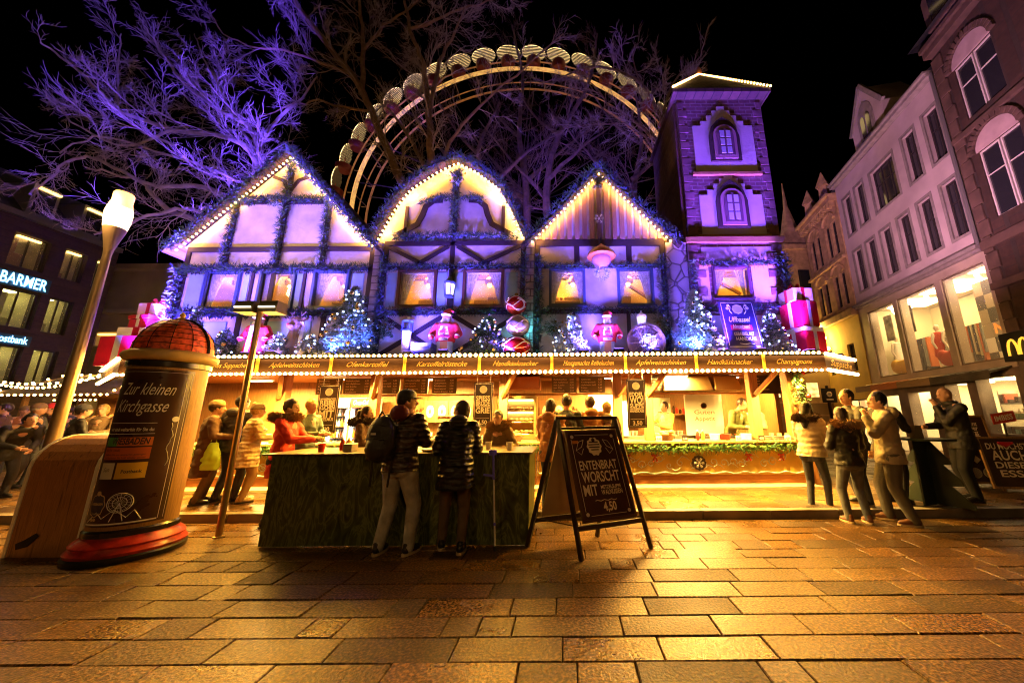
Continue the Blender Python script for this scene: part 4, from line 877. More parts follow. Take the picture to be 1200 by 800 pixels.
def stepped(cx, z0, z1, hw):
    P = [(cx-hw, z0), (cx+hw, z0), (cx+hw, z1-.55), (cx+hw*.72, z1-.55), (cx+hw*.72, z1-.42), (cx+hw*.5, z1-.42), (cx+hw*.5, z1-.26), (cx+hw*.3, z1-.26), (cx+hw*.3, z1-.12), (cx+hw*.13, z1-.12), (cx+hw*.13, z1)]
    return P+[(2*cx-x, z) for x, z in reversed(P[2:])]
for z0, z1, zc in ((7.05, 8.88, 7.32), (5.45, 7.0, 5.6)):
    mb = MB(); mb.prism(stepped(3.82, z0, z1, .72), TY-.03, TY-.001); build('plaster_panel', mb, TPL, tw)
    mb = MB(); mb.prism(arch_pts(3.82, zc, .36, zc+.68, True), TY-.075, TY-.031); ar = build('arched_window', mb, mat('dark_arch_edge', (.05, .03, .03), .8, bump=(12, 1)), tw)
    mb = MB(); mb.prism(arch_pts(3.82, zc+.05, .27, zc+.7), TY-.10, TY-.076); build('frame', mb, mat('pink_stone_frame', (.35, .2, .22), .7), ar)
    mb = MB(); mb.prism(arch_pts(3.82, zc+.12, .2, zc+.66), TY-.112, TY-.101); build('stone_border', mb, mat('violet_board', (0, 0, 0)), ar)
    mb = MB()
    for s_ in (-1, 1):
        for k in range(3): mb.box(3.82+s_*.075-.05, 3.82+s_*.075+.05, TY-.124, TY-.113, zc+.17+k*.22, zc+.35+k*.22)
    build('pane', mb, mat('frosted_pane', (.45, .45, .55), .3), ar)
    mb = MB(); mb.box(3.0, 4.62, TY-.07, TY, z0-.09, z0-.01); build('sill', mb, mat('ochre_stone', (.4, .2, .08), .8, bump=(20, .4)), tw, bevel=.01)
RQ = mat('rose_quoin', (.2, .1, .125), .8, vary=(5, .3))
for k in range(16):
    z = 5.45+k*.225
    for sx in (TX0, TX1-.02):
        ww = .14 if k % 2 else .22; s_ = 1 if sx == TX0 else -1; mb = MB(); mb.box(sx+s_*.004, sx+s_*ww, TY-.014, TY+.02, z, z+.2); build('quoin', mb, RQ, tw, bevel=.01)
for k in range(12):
    z = 2.8+k*.2
    for sx, s_ in ((TX0-.06, 1), (TX1-.1, -1)):
        ww = .2 if k % 2 else .34; mb = MB(); mb.box(sx-s_*.02, sx+s_*ww, TY-.1, TY-.05, z, z+.17); build('quoin', mb, RQ, tw, bevel=.012)
mb = MB(); mb.prism([(3.0, 4.72), (4.55, 4.72), (4.55, 5.12), (3.0, 5.12)], TY-.08, TY-.061); mb.prism([(4.05, 3.85), (4.62, 3.85), (4.62, 4.66), (4.05, 4.66)], TY-.08, TY-.061); mb.prism([(2.86, 3.85), (3.12, 3.85), (3.12, 4.66), (2.86, 4.66)], TY-.08, TY-.061); mb.prism([(2.86, 2.7), (4.62, 2.7), (4.62, 3.55), (2.86, 3.55)], TY-.08, TY-.061); build('plaster_panel', mb, TPL, tw)
mb = MB(); mb.box(TX0-.1, TX1, TY-.12, TY+.2, 5.22, 5.36); mb.box(2.9, 4.7, TY-.1, TY-.06, 4.66, 4.72); build('ledge', mb, mat('ochre_stone', (0, 0, 0)), tw, bevel=.01)
house_window(tw, 3.59, .7, 3.98, 4.62, mat('violet_frame', (.12, .05, .1), .5), TY-.06)
mb = MB(); ex0, ex1, ey0, ey1 = TX0-.14, TX1+.14, TY-.22, TY+TD+.1; ap = (3.86, TY+.95, 11.0)
mb.box(ex0, ex1, ey0, ey1, TZ, TZ+.1); mb.add([(ex0, ey0, TZ+.1), (ex1, ey0, TZ+.1), (ex1, ey1, TZ+.1), (ex0, ey1, TZ+.1), ap], [(0, 1, 4), (1, 2, 4), (2, 3, 4), (3, 0, 4)]); rf = build('roof', mb, mat('brown_shingle', (0, 0, 0)), tw)
mb = MB(); mb.ball((ap[0], ap[1], ap[2]+.08), .09, 12); mb.ball((ap[0], ap[1], ap[2]+.2), .05, 10); build('finial', mb, mat('copper_ball', (.4, .15, .06), .4, .6), rf)
bulbs_along(rf, [(ex0, ey0-.01, TZ+.14), (ap[0], ap[1], ap[2]+.02), (ex1, ey0-.01, TZ+.14)], .095, BMS)
mb = MB(); garland(mb, [(2.9, TY-.14, 4.72), (4.72, TY-.14, 4.72)], .08, 330); garland(mb, [(4.72, TY-.16, 4.9), (4.72, TY-.18, 2.7)], .16, 500, .11); garland(mb, [(2.8, TY-.14, 3.7), (4.7, TY-.14, 3.7)], .1, 330); garland(mb, [(2.76, TY-.14, 4.8), (2.76, TY-.14, 2.7)], .1, 300); build('garland', mb, [GREEN2, GARF], tw)
# ================================================================ the stall itself
st = thing('market_stall', 'long wooden food stall with a bulb-lined fascia, gilded counter front and hanging boards', 'market stall', (-1.8, 8, .12))
SX0, SX1, FY = -7.96, 4.62, 6.1
ROOFPOLY = [(SX0, FY), (SX1, FY), (5.85, 6.94), (5.85, 9.9), (-10.4, 9.9), (-10.4, 7.72)]
BRD = mat('brown_board', (.055, .022, .008), .55, kind='wood', axis='x', dark=.6); OAK = mat('orange_oak', (.42, .17, .05), .5, kind='wood', axis='z', dark=.55); OAKX = mat('orange_oak_level', (.42, .18, .055), .5, kind='wood', axis='x', dark=.55)
GOLDP = mat('golden_paint', (.7, .42, .08), .5, vary=(3, .25), bump=(10, .2)); ORB = mat('orange_plinth', (.45, .15, .03), .55, kind='wood', axis='x')
mb = MB(); mb.prism(ROOFPOLY, 2.52, 2.58, 'z'); build('roof', mb, mat('roof_felt', (.1, .08, .07), .8), st)
mb = MB(); mb.prism([(SX0+.03, FY+.05), (SX1-.03, FY+.05), (5.78, 6.97), (5.78, 9.85), (-10.3, 9.85), (-10.3, 7.75)], 2.44, 2.5, 'z'); build('soffit', mb, OAKX, st)
NP = ['Hessisches Suppsche', 'Apfelweinschinken', 'Ofenkartoffel', 'Kartoffelröstecke', 'Handkäsknacker', 'Hausgemachte Reibekuchen', 'Apfelweinschinken', 'Handkäsknacker', 'Champignons']
sep = [-7.96, -6.8, -5.49, -4.18, -2.87, -1.54, -.25, 1.06, 2.32, 3.52, 4.62]
NP = ['Leckeres'] + NP
fa = MB(); fa.box(SX0, SX1, FY, FY+.04, 2.24, 2.58); fa.box(SX0, SX1, FY-.012, FY, 2.24, 2.27); fa.box(SX0, SX1, FY-.012, FY, 2.55, 2.58)
fo = build('fascia', fa, BRD, st)
for x in sep[1:-1]: mb = MB(); mb.box(x-.025, x+.025, FY-.018, FY-.001, 2.28, 2.545); build('divider', mb, mat('yellow_paint', (.75, .5, .08), .5), fo)
for a, b, s_ in zip(sep, sep[1:], NP): mb = MB(); mb.M = frame_plane((0, FY-.002, 0), (1, 0, 0), (0, 0, 1)); mb.text(s_, .125, (a+b)/2, 2.375, width=min(.9, .058*len(s_)), shear=.5, bold=.0, d=.003); build('lettering', mb, GOLDL, fo)
for (a, b), s_ in ((((SX1, FY), (5.85, 6.94)), 'Suppsche'), (((-10.4, 7.72), (SX0, FY)), 'Gebratene Champignons')):
    A = Vector((*a, 2.24)); B = Vector((*b, 2.24)); M = frame_plane(A, B-A, (0, 0, 1)); L_ = (B-A).length
    mb = MB(); mb.M = M; mb.box(0, L_, 0, .34, -.04, 0); e_ = build('end_fascia', mb, BRD, st)
    mb = MB(); mb.M = M; mb.text(s_, .16, L_/2, .12, width=min(L_*.7, 1.4), shear=.4, bold=.012, d=.004); build('lettering', mb, GOLDL, e_)
    bulbs_along(e_, [A+Vector((0, 0, .31)), B+Vector((0, 0, .31))], .1, BM, M.to_3x3() @ Vector((0, 0, .03))); bulbs_along(e_, [A+Vector((0, 0, .02)), B+Vector((0, 0, .02))], .1, BM, M.to_3x3() @ Vector((0, 0, .03)))
pts = [(SX0+.05+i*.0955, z) for i in range(131) for z in (2.565, 2.255)]
pts.sort(key=lambda p: abs(p[0]-.3)+0)
for x, z in pts[:100]: inst('bulb', BM, fo, (x, FY-.035, z))
mb = MB()
for x, z in pts[100:]: mb.ball((x, FY-.035, z), .026, 8)
o = build('bulb', mb, BULBM, fo); o['kind'] = 'stuff'
for z in (2.565, 2.255): strip_light(fo, (SX0, FY-.06, z), (SX1, FY-.06, z), (0, 1, -.4 if z > 2.4 else .4), 13)
for z in (2.5, 2.3): strip_light(fo, (SX0, FY-.07, z), (SX1, FY-.07, z), (0, -1, -.75), 135, col=(1, .49, .04), w=.05)
# counter
CYF = 7.2
for (x0, x1) in ((-8.3, -4.3), (-4.3, -.6), (-.6, 4.72)):
    mb = MB(); mb.box(x0+.004, x1-.004, CYF+.04, CYF+.1, .12, .95); cf = build('counter_front', mb, ORB, st)
    mb = MB(); mb.box(x0+.01, x1-.01, CYF+.02, CYF+.039, .34, .8); build('gilded_panel', mb, GOLDP, cf)
    mb = MB(); rr = random.Random(int(x0*10))
    mb.M = frame_plane((0, CYF+.012, 0), (1, 0, 0), (0, 0, 1))
    x = x0+.2
    while x < x1-.3:
        s_ = rr.choice((-1, 1)); c = Vector((x, rr.uniform(.52, .66), 0)); r_ = rr.uniform(.05, .1); a0 = rr.uniform(0, 6)
        P = [c+Vector((math.cos(a0+s_*u*.7), math.sin(a0+s_*u*.7), 0))*r_*(1-.085*u) for u in range(10)]
        mb.tube(P, [.008+.004*math.sin(u) for u in range(10)], 4); e = P[0]; mb.tube([e, e+Vector((.06, .05*s_, 0)), e+Vector((.14, .02*s_, 0)), e+Vector((.2, -.03*s_, 0))], [.009, .011, .008, .003], 4)
        x += rr.uniform(.16, .26)
    n = int((x1-x0)/.07); mb.tube([(x0+.05+(x1-x0-.1)*i/n, .385+.016*math.sin(i*1.1)+rr.uniform(-.006, .006), .003) for i in range(n+1)], .014, 5)
    mb.tube([(x0+.04, .4, .003), (x0+.03, .6, .003), (x0+.04, .78, .003)], .01, 5)
    build('snow_ornament', mb, WHITE, cf)
md = MB(); md.M = frame_plane((2.62, CYF+.008, .57), (1, 0, 0), (0, 0, 1))
md.prism([(.14*(1+.05*math.cos(12*i*math.pi/24))*math.cos(i*math.pi/24), .14*(1+.05*math.cos(12*i*math.pi/24))*math.sin(i*math.pi/24)) for i in range(48)], 0, .02, 'z'); me_ = build('medallion', md, SLATE, st)
def flake(mb, r, th=.01):
    for k in range(6):
        a = k*math.pi/3; u = Vector((math.cos(a), math.sin(a), 0)); mb.tube([Vector(), u*r], th, 4)
        for q_ in (.5, .75):
            for s_ in (-1, 1): b = a+s_*.9; mb.tube([u*r*q_, u*r*q_+Vector((math.cos(b), math.sin(b), 0))*r*.28], th*.8, 4)
fl = MB(); fl.M = md.M @ Matrix.Translation((0, 0, .025)); flake(fl, .1); build('snowflake', fl, WHITE, me_)
mb = MB(); mb.box(-8.35, 4.78, CYF-.14, CYF+.6, .95, .99); build('counter_top', mb, OAKX, st, bevel=.006)
mb = MB(); mb.box(-8.5, 4.8, CYF-.3, CYF+.06, .12, .175); build('foot_board', mb, mat('pale_boards', (.5, .38, .2), .6, kind='wood', axis='x'), st, bevel=.005)
mb = MB(); garland(mb, [(-8.3, CYF-.1, .88), (-4, CYF-.1, .86), (-.6, CYF-.1, .88), (2, CYF-.1, .85), (4.72, CYF-.1, .9)], .12, 420, .1, (0, 1, 1)); build('counter_garland', mb, [GREEN1, mat('garland_lit_green', (.12, .2, .03), .6)], st)
bw_ = MB()
for i, x in enumerate([1.2, 1.75, 3.6, 4.25, .5, -6.9, -5.6]):
    mb = MB(); mb.M = Matrix.Translation((x, CYF-.03, .7)); 
    for s_ in (-1, 1): mb.ball((s_*.035, 0, .02), .032, 8, (1.2, .5, .8)); mb.tube([(0, 0, 0), (s_*.04, 0, -.09)], [.012, .02], 4)
    build('bow', mb, mat('red_ribbon', (.5, .04, .02), .5), st)
# posts
for x in (-8.1, -6.0, -4.05, -1.32, 1.08, 1.72, 3.95, 4.72):
    mb = MB(); w_ = .09; mb.box(x-w_, x+w_, CYF+.12, CYF+.3, .99, 2.44)
    mb.bar((x, CYF+.1, 1.9), (x+.34, CYF-.35, 2.42), .08, .08) if x < 4 else None
    build('post', mb, OAK, st, bevel=.01)
mb = MB(); mb.bar((5.0, CYF+.2, .12), (4.62, CYF+.05, 2.44), .15, .15); build('post', mb, OAK, st, bevel=.01)
# interior shell
mb = MB(); BY = 9.6
mb.box(-10.2, 5.6, BY, BY+.1, .12, 2.44); mb.box(4.95, 5.05, 8.3, BY, .12, 2.44); build('back_wall', mb, mat('stall_back_boards', (.26, .12, .03), .6, kind='wood', axis='z'), st)
mb = MB(); mb.box(-4.4, 4.9, BY-.7, BY-.05, .12, 1.0); build('back_counter', mb, mat('brushed_counter', (.5, .42, .3), .35, .6), st, bevel=.01)
mb = MB(); mb.box(-4.4, 4.9, 8.3, 8.36, 1.98, 2.02); mb.box(-4.4, 4.9, 8.3, 8.34, 2.38, 2.43); build('board_rail', mb, OAKX, st)
# menu boards under the ceiling
MENU = mat('menu_slate', (.07, .055, .03), .4, vary=(2, .3))
mt = [('Bratwurst', 'Currywurst', 'Rindswurst', 'Feuerwurst', 'Steak im Brötchen'), ('Reibekuchen', 'mit Apfelmus', 'mit Lachs', 'mit Dip', 'Knoblauch'), ('Glühwein', 'Kinderpunsch', 'Apfelwein heiß', 'Kakao', 'Kaffee'), ('Ofenkartoffel', 'mit Quark', 'mit Speck', 'Champignons', 'Suppsche')]
for i, (xa_, xb_) in enumerate([(372, 403), (404, 437), (440, 470), (473, 503), (507, 536), (646, 676), (678, 709), (758, 778), (873, 921)]):
    YY = 8.25; A = at(xa_, 440, YY); B = at(xb_, 440, YY); z0, z1 = 2.03, 2.4
    if i == 8: z0 = 1.98
    o = thing('menu_board', ['menu board behind the left hanging slate', 'menu board third from the left under the ceiling', 'menu board above the cap of the man with the backpack', 'menu board fourth from the left under the stall ceiling', 'menu board left of the middle hanging slate', 'menu board above the dark-haired heads behind the easel sign', 'menu board left of the right hanging slate', 'small menu board right of the right hanging slate', 'wide dark menu board at the right end of the stall'][i], 'menu board', ((A.x+B.x)/2, YY, z0), group='menu boards under the stall ceiling')
    mb = MB(); mb.box(A.x+.01, B.x-.01, YY, YY+.03, z0, z1); build('board', mb, SLATE if i == 8 else MENU, o)
    mb = MB(); mb.M = frame_plane((0, YY-.002, 0), (1, 0, 0), (0, 0, 1)); W_ = B.x-A.x
    for k, s_ in enumerate(mt[i % 4]):
        z = z1-.075-k*.066
        if z < z0+.02: break
        mb.text(s_, .055, A.x+.06, z, width=min(W_*.55, .028*len(s_)), align='LEFT'); mb.text('%d,%d0' % (3+(k+i) % 3, (k*5+i) % 2*5), .055, B.x-.17, z, width=.09, align='LEFT')
    build('lettering', mb, CREAM, o)
# hanging slate signs
def slate(x0, x1, z0, z1, Y, lines, label, price):
    o = thing('hanging_slate', label, 'sign', ((x0+x1)/2, Y, z1), group='tall slate signs hanging before the posts'); c = (x0+x1)/2; W_ = x1-x0
    mb = MB(); mb.box(x0, x1, Y, Y+.03, z0, z1); build('board', mb, SLATE, o, bevel=.004)
    mb = MB(); mb.M = frame_plane((c, Y-.002, z0), (1, 0, 0), (0, 0, 1)); h_ = z1-z0; e = .018
    for X0, X1, Z0, Z1 in ((-W_/2+.02, W_/2-.02, .02, .026), (-W_/2+.02, W_/2-.02, h_-.026, h_-.02), (-W_/2+.02, -W_/2+.026, .05, h_-.05), (W_/2-.026, W_/2-.02, .05, h_-.05)): mb.box(X0, X1, Z0, Z1, 0, .003)
    mb.ring((0, h_-.13, 0), .065, .012, .003); mb.box(-.06, .06, h_-.135, h_-.12, 0, .003); mb.box(-.045, .045, h_-.115, h_-.105, 0, .003); mb.box(-.045, .045, h_-.16, h_-.15, 0, .003)
    z = h_-.24
    for s_, hh in lines: z -= hh*.95; mb.text(s_, hh*1.25, 0, z, width=W_*.74, bold=.03)
    mb.text(price, .1, 0, .05, width=W_*.5, bold=.03); mb.box(-W_*.36, W_*.36, .15, .155, 0, .003)
    build('lettering', mb, CREAM, o)
    mb = MB()
    for s_ in (-1, 1): mb.tube([(c+s_*W_*.35, Y+.015, z1), (c+s_*W_*.35, Y+.015, 2.44)], .006, 5)
    build('hook', mb, STEEL, o)
def zz(x, y, Y): return at(x, y, Y).z
SY = 6.5
slate(at(371, 480, SY).x, at(395, 480, SY).x, zz(380, 508, SY), zz(380, 451, SY), SY, [('HAUSGEMACHTE', .035), ('REIBE', .1), ('KUCHEN', .09), ('MIT', .15), ('APFELMUS', .06)], 'left hanging slate beside the red coat, priced 4,00', '4,00')
slate(at(555, 470, SY).x, at(577, 470, SY).x, zz(566, 500, SY), zz(566, 448, SY), SY, [('SPIESS', .1), ('BRODE', .09), ('VOM SCHWEIN', .04), ('GRIE', .11)], 'middle hanging slate above the smiling woman at the bar', '4,50')
slate(at(735, 470, SY).x, at(757, 470, SY).x, zz(746, 501, SY), zz(746, 444, SY), SY, [('EDDEL', .08), ('WO!', .14), ('SUPPE', .08), ('HAUSGEMACHT', .04), ('HANDKAES', .05)], 'right hanging slate above the counter end of the easel, priced 3,50', '3,50')
# ---------- inside: fridges, oven, grill, framed prints
FRW = mat('fridge_white', (.75, .72, .68), .35); 
def fridge(x0, x1, Y, label, red):
    o = thing('drinks_fridge', label, 'fridge', ((x0+x1)/2, Y, .12), group='glass door drinks fridges')
    mb = MB(); z1 = 1.98
    mb.box(x0, x0+.03, Y, Y+.5, .12, z1); mb.box(x1-.03, x1, Y, Y+.5, .12, z1); mb.box(x0+.03, x1-.03, Y+.47, Y+.5, .12, z1); mb.box(x0+.03, x1-.03, Y, Y+.47, .12, .3); mb.box(x0+.03, x1-.03, Y, Y+.47, z1-.25, z1)
    build('cabinet', mb, FRW, o, bevel=.006)
    mb = MB(); mb.box(x0, x1, Y-.02, Y-.001, z1-.24, z1-.01); hd = build('header', mb, mat('red_header', (.65, .02, .015), .4, emit=((.8, .02, .01), .6)) if red else mat('white_header', (.8, .8, .8), .4, emit=((.9, .85, .8), 1.2)), o)
    if red:
        mb = MB(); mb.M = frame_plane(((x0+x1)/2, Y-.022, z1-.17), (1, 0, 0), (0, 0, 1)); mb.text('Coca-Cola', .16, 0, 0, width=(x1-x0)*.8, shear=.35, bold=.02); build('lettering', mb, mat('white_glow_letter', (.9, .9, .9), .4, emit=((1, .95, .9), 1.2)), hd)
    mb = MB()
    for k in range(5): mb.box(x0+.03, x1-.03, Y+.05, Y+.45, .45+k*.27, .46+k*.27)
    build('shelf', mb, STEEL, o)
    rr = random.Random(3); mb = MB()
    for k in range(5):
        n = 6
        for j in range(n): mb.m = rr.randrange(3); mb.lathe([(.026, 0), (.028, .12), (.012, .16), (.012, .21)], (x0+.07+j*(x1-x0-.14)/(n-1), Y+.12, .461+k*.27), 8)
    build('bottles', mb, [mat('bottle_dark', (.05, .02, .01), .15), mat('bottle_orange', (.6, .2, .02), .2), mat('bottle_clear', (.5, .55, .5), .15)], o)['kind'] = 'stuff'
    mb = MB(); mb.box(x0+.05, x0+.07, Y+.02, Y+.04, .4, z1-.3); mb.box(x1-.07, x1-.05, Y+.02, Y+.04, .4, z1-.3); build('tube_lamp', mb, mat('cool_tube_glow', (1, 1, 1), .3, emit=((1, .92, .8), 9)), o)
YF = 8.9
fridge(at(384, 490, YF).x, at(408, 490, YF).x, YF, 'white drinks fridge left of the red-topped one', False)
fridge(at(410, 490, YF).x, at(434, 490, YF).x, YF, 'drinks fridge with a red header behind the man with the backpack', True)
PANEL = mat('carved_panel', (.3, .12, .035), .5, kind='wood', axis='z')
for i, xc in enumerate([504, 518, 533, 548, 640, 655]):
    YY = 9.3; c = at(xc, 482, YY); mb = MB(); mb.box(c.x-.16, c.x+.16, YY, YY+.03, c.z-.28, c.z+.28)
    o = thing('framed_print', ['brown panel with a pale oval print right of the cap', 'brown panel with a pale oval print second from the left behind the bar', 'brown panel with a pale oval print behind the hooded woman', 'brown panel with a pale oval print left of the middle slate', 'brown panel with a pale oval print above the brown hood behind the easel', 'brown panel with a pale oval print above the easel top'][i], 'print', tuple(c), group='oval prints on brown panels')
    build('panel', mb, PANEL, o, bevel=.005)
    mb = MB(); mb.M = frame_plane((c.x, YY-.004, c.z), (1, 0, 0), (0, 0, 1)) @ Matrix.Diagonal((.8, 1.25, 1, 1)); mb.lathe([(.001, .004), (.12, .004), (.13, 0)], n=20); build('oval', mb, mat('print_paper', (.7, .6, .4), .6), o)
    mb = MB(); mb.M = frame_plane((c.x, YY-.009, c.z), (1, 0, 0), (0, 0, 1)) @ Matrix.Diagonal((.6, 1, 1, 1)); mb.lathe([(.001, .002), (.055, .002), (.06, 0)], n=14); build('motif', mb, mat('print_brown', (.35, .12, .03), .6), o)
# hot cabinet with lit glass
x0, x1, YY = at(580, 490, 8.0).x, at(628, 490, 8.0).x, 8.0
o = thing('hot_cabinet', 'glass-fronted heated food cabinet with lit shelves left of the easel sign', 'food warmer', ((x0+x1)/2, YY, 1.0))
mb = MB(); mb.box(x0, x0+.05, YY, YY+.5, .99, 1.95); mb.box(x1-.05, x1, YY, YY+.5, .99, 1.95); mb.box(x0+.05, x1-.05, YY, YY+.5, 1.88, 1.95); mb.box(x0+.05, x1-.05, YY, YY+.5, .99, 1.1); mb.box(x0+.05, x1-.05, YY+.46, YY+.5, 1.1, 1.88)
for z in (1.35, 1.6): mb.box(x0+.05, x1-.05, YY+.04, YY+.45, z, z+.02)
build('frame', mb, mat('brass_steel', (.6, .42, .15), .3, .9), o, bevel=.005)
mb = MB(); rr = random.Random(8)
for z in (1.1, 1.37, 1.62):
    for k in range(7): mb.ball((x0+.12+k*(x1-x0-.24)/6, YY+.2, z+.05), .055, 8, (1, 1, .7))
build('pastries', mb, mat('pastry', (.55, .28, .07), .7, vary=(20, .3)), o)['kind'] = 'stuff'
mb = MB()
for z in (1.58, 1.86): mb.box(x0+.08, x1-.08, YY+.1, YY+.13, z-.02, z)
build('heat_lamp', mb, mat('heat_lamp_glow', (1, .8, .5), .4, emit=((1, .7, .3), 16)), o)
mb = MB(); mb.box(at(585, 455, 8).x, at(632, 455, 8).x, 8.0, 8.6, 2.1, 2.4); tag(build('extractor_hood', mb, mat('copper_hood', (.5, .18, .07), .3, .8), bevel=.02), 'copper-coloured extractor hood above the heated cabinet', 'extractor hood')
for i, (a, b) in enumerate([(778, 836), (838, 870)]):
    mb = MB(); x0, x1 = at(a, 450, 8.1).x, at(b, 450, 8.1).x
    mb.add([(x0, 8.1, 2.05), (x1, 8.1, 2.05), (x1, 8.7, 2.05), (x0, 8.7, 2.05), (x0+.05, 8.25, 2.4), (x1-.05, 8.25, 2.4), (x1-.05, 8.7, 2.4), (x0+.05, 8.7, 2.4)], [(0, 3, 2, 1), (4, 5, 6, 7), (0, 1, 5, 4), (1, 2, 6, 5), (2, 3, 7, 6), (3, 0, 4, 7)])
    tag(build('extractor_hood', mb, mat('brushed_brass', (.6, .45, .2), .35, .8), bevel=.012), ['wide brushed extractor hood above the grill workers', 'smaller brushed extractor hood beside the wide dark menu board'][i], 'extractor hood')
# white partition panels lit brightly inside the right half
for i, (a, b, y0, y1) in enumerate([(690, 718, 462, 512), (722, 735, 470, 515), (762, 785, 466, 520), (806, 845, 462, 515)]):
    A = at(a, y1, 8.8); B = at(b, y0, 8.8); mb = MB(); mb.box(A.x, B.x, 8.8, 8.85, max(1.0, A.z), B.z); o = tag(build('wall_panel', mb, mat('white_melamine', (.8, .76, .68), .4)), ['white wall panel behind the orange jackets', 'narrow white wall panel left of the right hanging slate', 'white wall panel with a red and black print beside the right slate', 'broad white notice panel behind the bending grill worker'][i], 'panel', 'white panels inside the stall')
    if i in (2, 3):
        mb = MB(); mb.M = frame_plane(((A.x+B.x)/2, 8.797, (max(1, A.z)+B.z)/2), (1, 0, 0), (0, 0, 1))
        if i == 2: mb.box(-.04, .05, -.18, .12, 0, .002)
        else:
            mb.ring((0, .22, 0), .07, .012, .002); mb.text('Guten', .14, 0, .02, width=.5); mb.text('Appetit', .14, 0, -.14, width=.5)
        build('print', mb, mat('print_brown', (0, 0, 0)), o)
# ceiling luminaires + real light
SG = mat('stall_lamp_glow', (1, .9, .7), .4, emit=((1, .72, .32), 22))
WL = (1.0, .46, .04)
for i, (x, Y) in enumerate([(-5.6, 8.4), (-3.2, 8.6), (-1.2, 8.3), (.9, 8.5), (2.6, 8.2), (4.0, 8.6), (-7.6, 8.6)]):
    o = thing('ceiling_lamp', 'flat white lamp under the stall ceiling', 'lamp', (x, Y, 2.44), group='lamps under the stall ceiling')
    mb = MB(); mb.box(x-.3, x+.3, Y-.06, Y+.06, 2.40, 2.44); build('housing', mb, WHITE, o)
    mb = MB(); mb.box(x-.27, x+.27, Y-.045, Y+.045, 2.385, 2.399); build('diffuser', mb, SG, o)
    light('lamp_light', 'AREA', (x, Y, 2.37), (1, .57, .13), 420, (x, Y-.2, 0), .5, o, sy=.2)
for i in range(9):
    x = -7.2+i*1.42; Y = 6.42
    o = thing('eave_spotlight', 'small round spotlight under the stall eave', 'lamp', (x, Y, 2.44), group='spotlights under the stall eave')
    mb = MB(); mb.lathe([(.05, 0), (.075, .0), (.085, .07), (.03, .1)], (x, Y, 2.34), 14); build('housing', mb, BLACK, o)
    mb = MB(); mb.lathe([(.001, -.004), (.05, -.004), (.05, 0)], (x, Y, 2.34), 12); build('lens', mb, SG, o)
    light('spot_light', 'SPOT', (x, Y, 2.32), WL, 250, (x+.05*i-.2, Y-1.7, 0), .16, o, 118, .9)
    light('back_spot', 'SPOT', (x+.25, Y+.22, 2.3), (1, .64, .13), 800, (x+.25, CYF+.1, .4), .05, o, 120, .8)
# ================================================================ decorations on the stall roof
ZL = 2.58; YD = 6.62
def ax(x, y=400, Y=YD): return at(x, y, Y)
FROST = mat('frosted_needles', (.5, .55, .6), .7); SPARKLE = mat('sparkle_glow', (.6, .7, 1), .3, emit=((.35, .45, 1), 9)); FBM = bulb_mesh('sparkle_point', .013, SPARKLE); BAUR = mat('red_bauble', (.55, .02, .02), .15, .4, coat=1); BAUG = mat('gold_bauble', (.7, .45, .12), .2, .7); BAUS = mat('silver_bauble', (.7, .7, .75), .15, .8)
def xtree(label, xpx, ytop, wpx, frosted, seed, Y=YD, bau=(0, 1), grp='christmas trees on the stall roof', nb=16):
    rnd = random.Random(seed); X = ax(xpx, 410, Y).x; zt = at(xpx, ytop, Y).z; w = wpx/F*Y/2*1.3; frosted = min(.95, frosted+.2); hh = zt-ZL
    t = thing('christmas_tree', label, 'christmas tree', (X, Y, ZL), group=grp)
    mb = MB(); mb.tube([(X, Y, ZL), (X, Y, zt-.05)], [.03, .008], 6); build('trunk', mb, BARKD, t)
    mb = MB(); N = int(2600*hh*w*2)
    for _ in range(N*2):
        u = rnd.random()**.75; z = ZL+.04+hh*(1-u); 
        layer = (u*6) % 1; rr = w*(.08+.92*u)*(.62+.38*layer)*rnd.uniform(.35, 1.0)**.5; a = rnd.uniform(0, 2*math.pi)
        p = Vector((X+rr*math.cos(a), Y+rr*math.sin(a)*.85, z-.03*layer+rnd.gauss(0, .01)))
        d = Vector((math.cos(a), math.sin(a), rnd.uniform(-.5, .35))).normalized()+Vector((rnd.gauss(0, .5), rnd.gauss(0, .5), rnd.gauss(0, .3))); d.normalize()
        L_ = rnd.uniform(.03, .075); s_ = d.cross(Vector((0, 0, 1))).normalized()*L_*.22; mb.m = (2 if rnd.random() < frosted else rnd.choice((0, 1)))
        mb.add([p-s_, p+s_, p+d*L_], [(0, 1, 2)], False)
    mb.m = 0; build('foliage', mb, [GREEN1, GREEN2, FROST], t)
    ms = [BAUG, BAUS, BAUR]
    for k in range(nb):
        u = .12+.85*(k+.5)/nb; a = -math.pi/2+rnd.uniform(-1.3, 1.3); rr = w*(.1+.9*u)*.93
        b = MB(); b.ball((X+rr*math.cos(a), Y+rr*math.sin(a)*.85, ZL+.06+hh*(1-u)), rnd.uniform(.028, .042), 10); build('bauble', b, ms[rnd.choice(bau)], t)
    for k in range(int(nb*1.3)):  # glowing points added for bauble sparkle and to light the foliage
        u = .06+.92*rnd.random(); a = -math.pi/2+rnd.uniform(-1.4, 1.4); rr = w*(.1+.9*u); inst('sparkle_point', FBM, t, (X+rr*math.cos(a), Y+rr*math.sin(a)*.85, ZL+.05+hh*(1-u)))
    return t
xtree('tall frosted christmas tree left of the middle gable', 408, 338, 66, .35, 1, bau=(0, 0, 1), nb=22)
xtree('dark round christmas tree hung with pale baubles beside the stacked ornaments', 571, 372, 58, .02, 2, bau=(1, 0), nb=16)
xtree('small silvery christmas tree right of the stacked ornaments', 669, 371, 46, .75, 3, bau=(1, 1), nb=20)
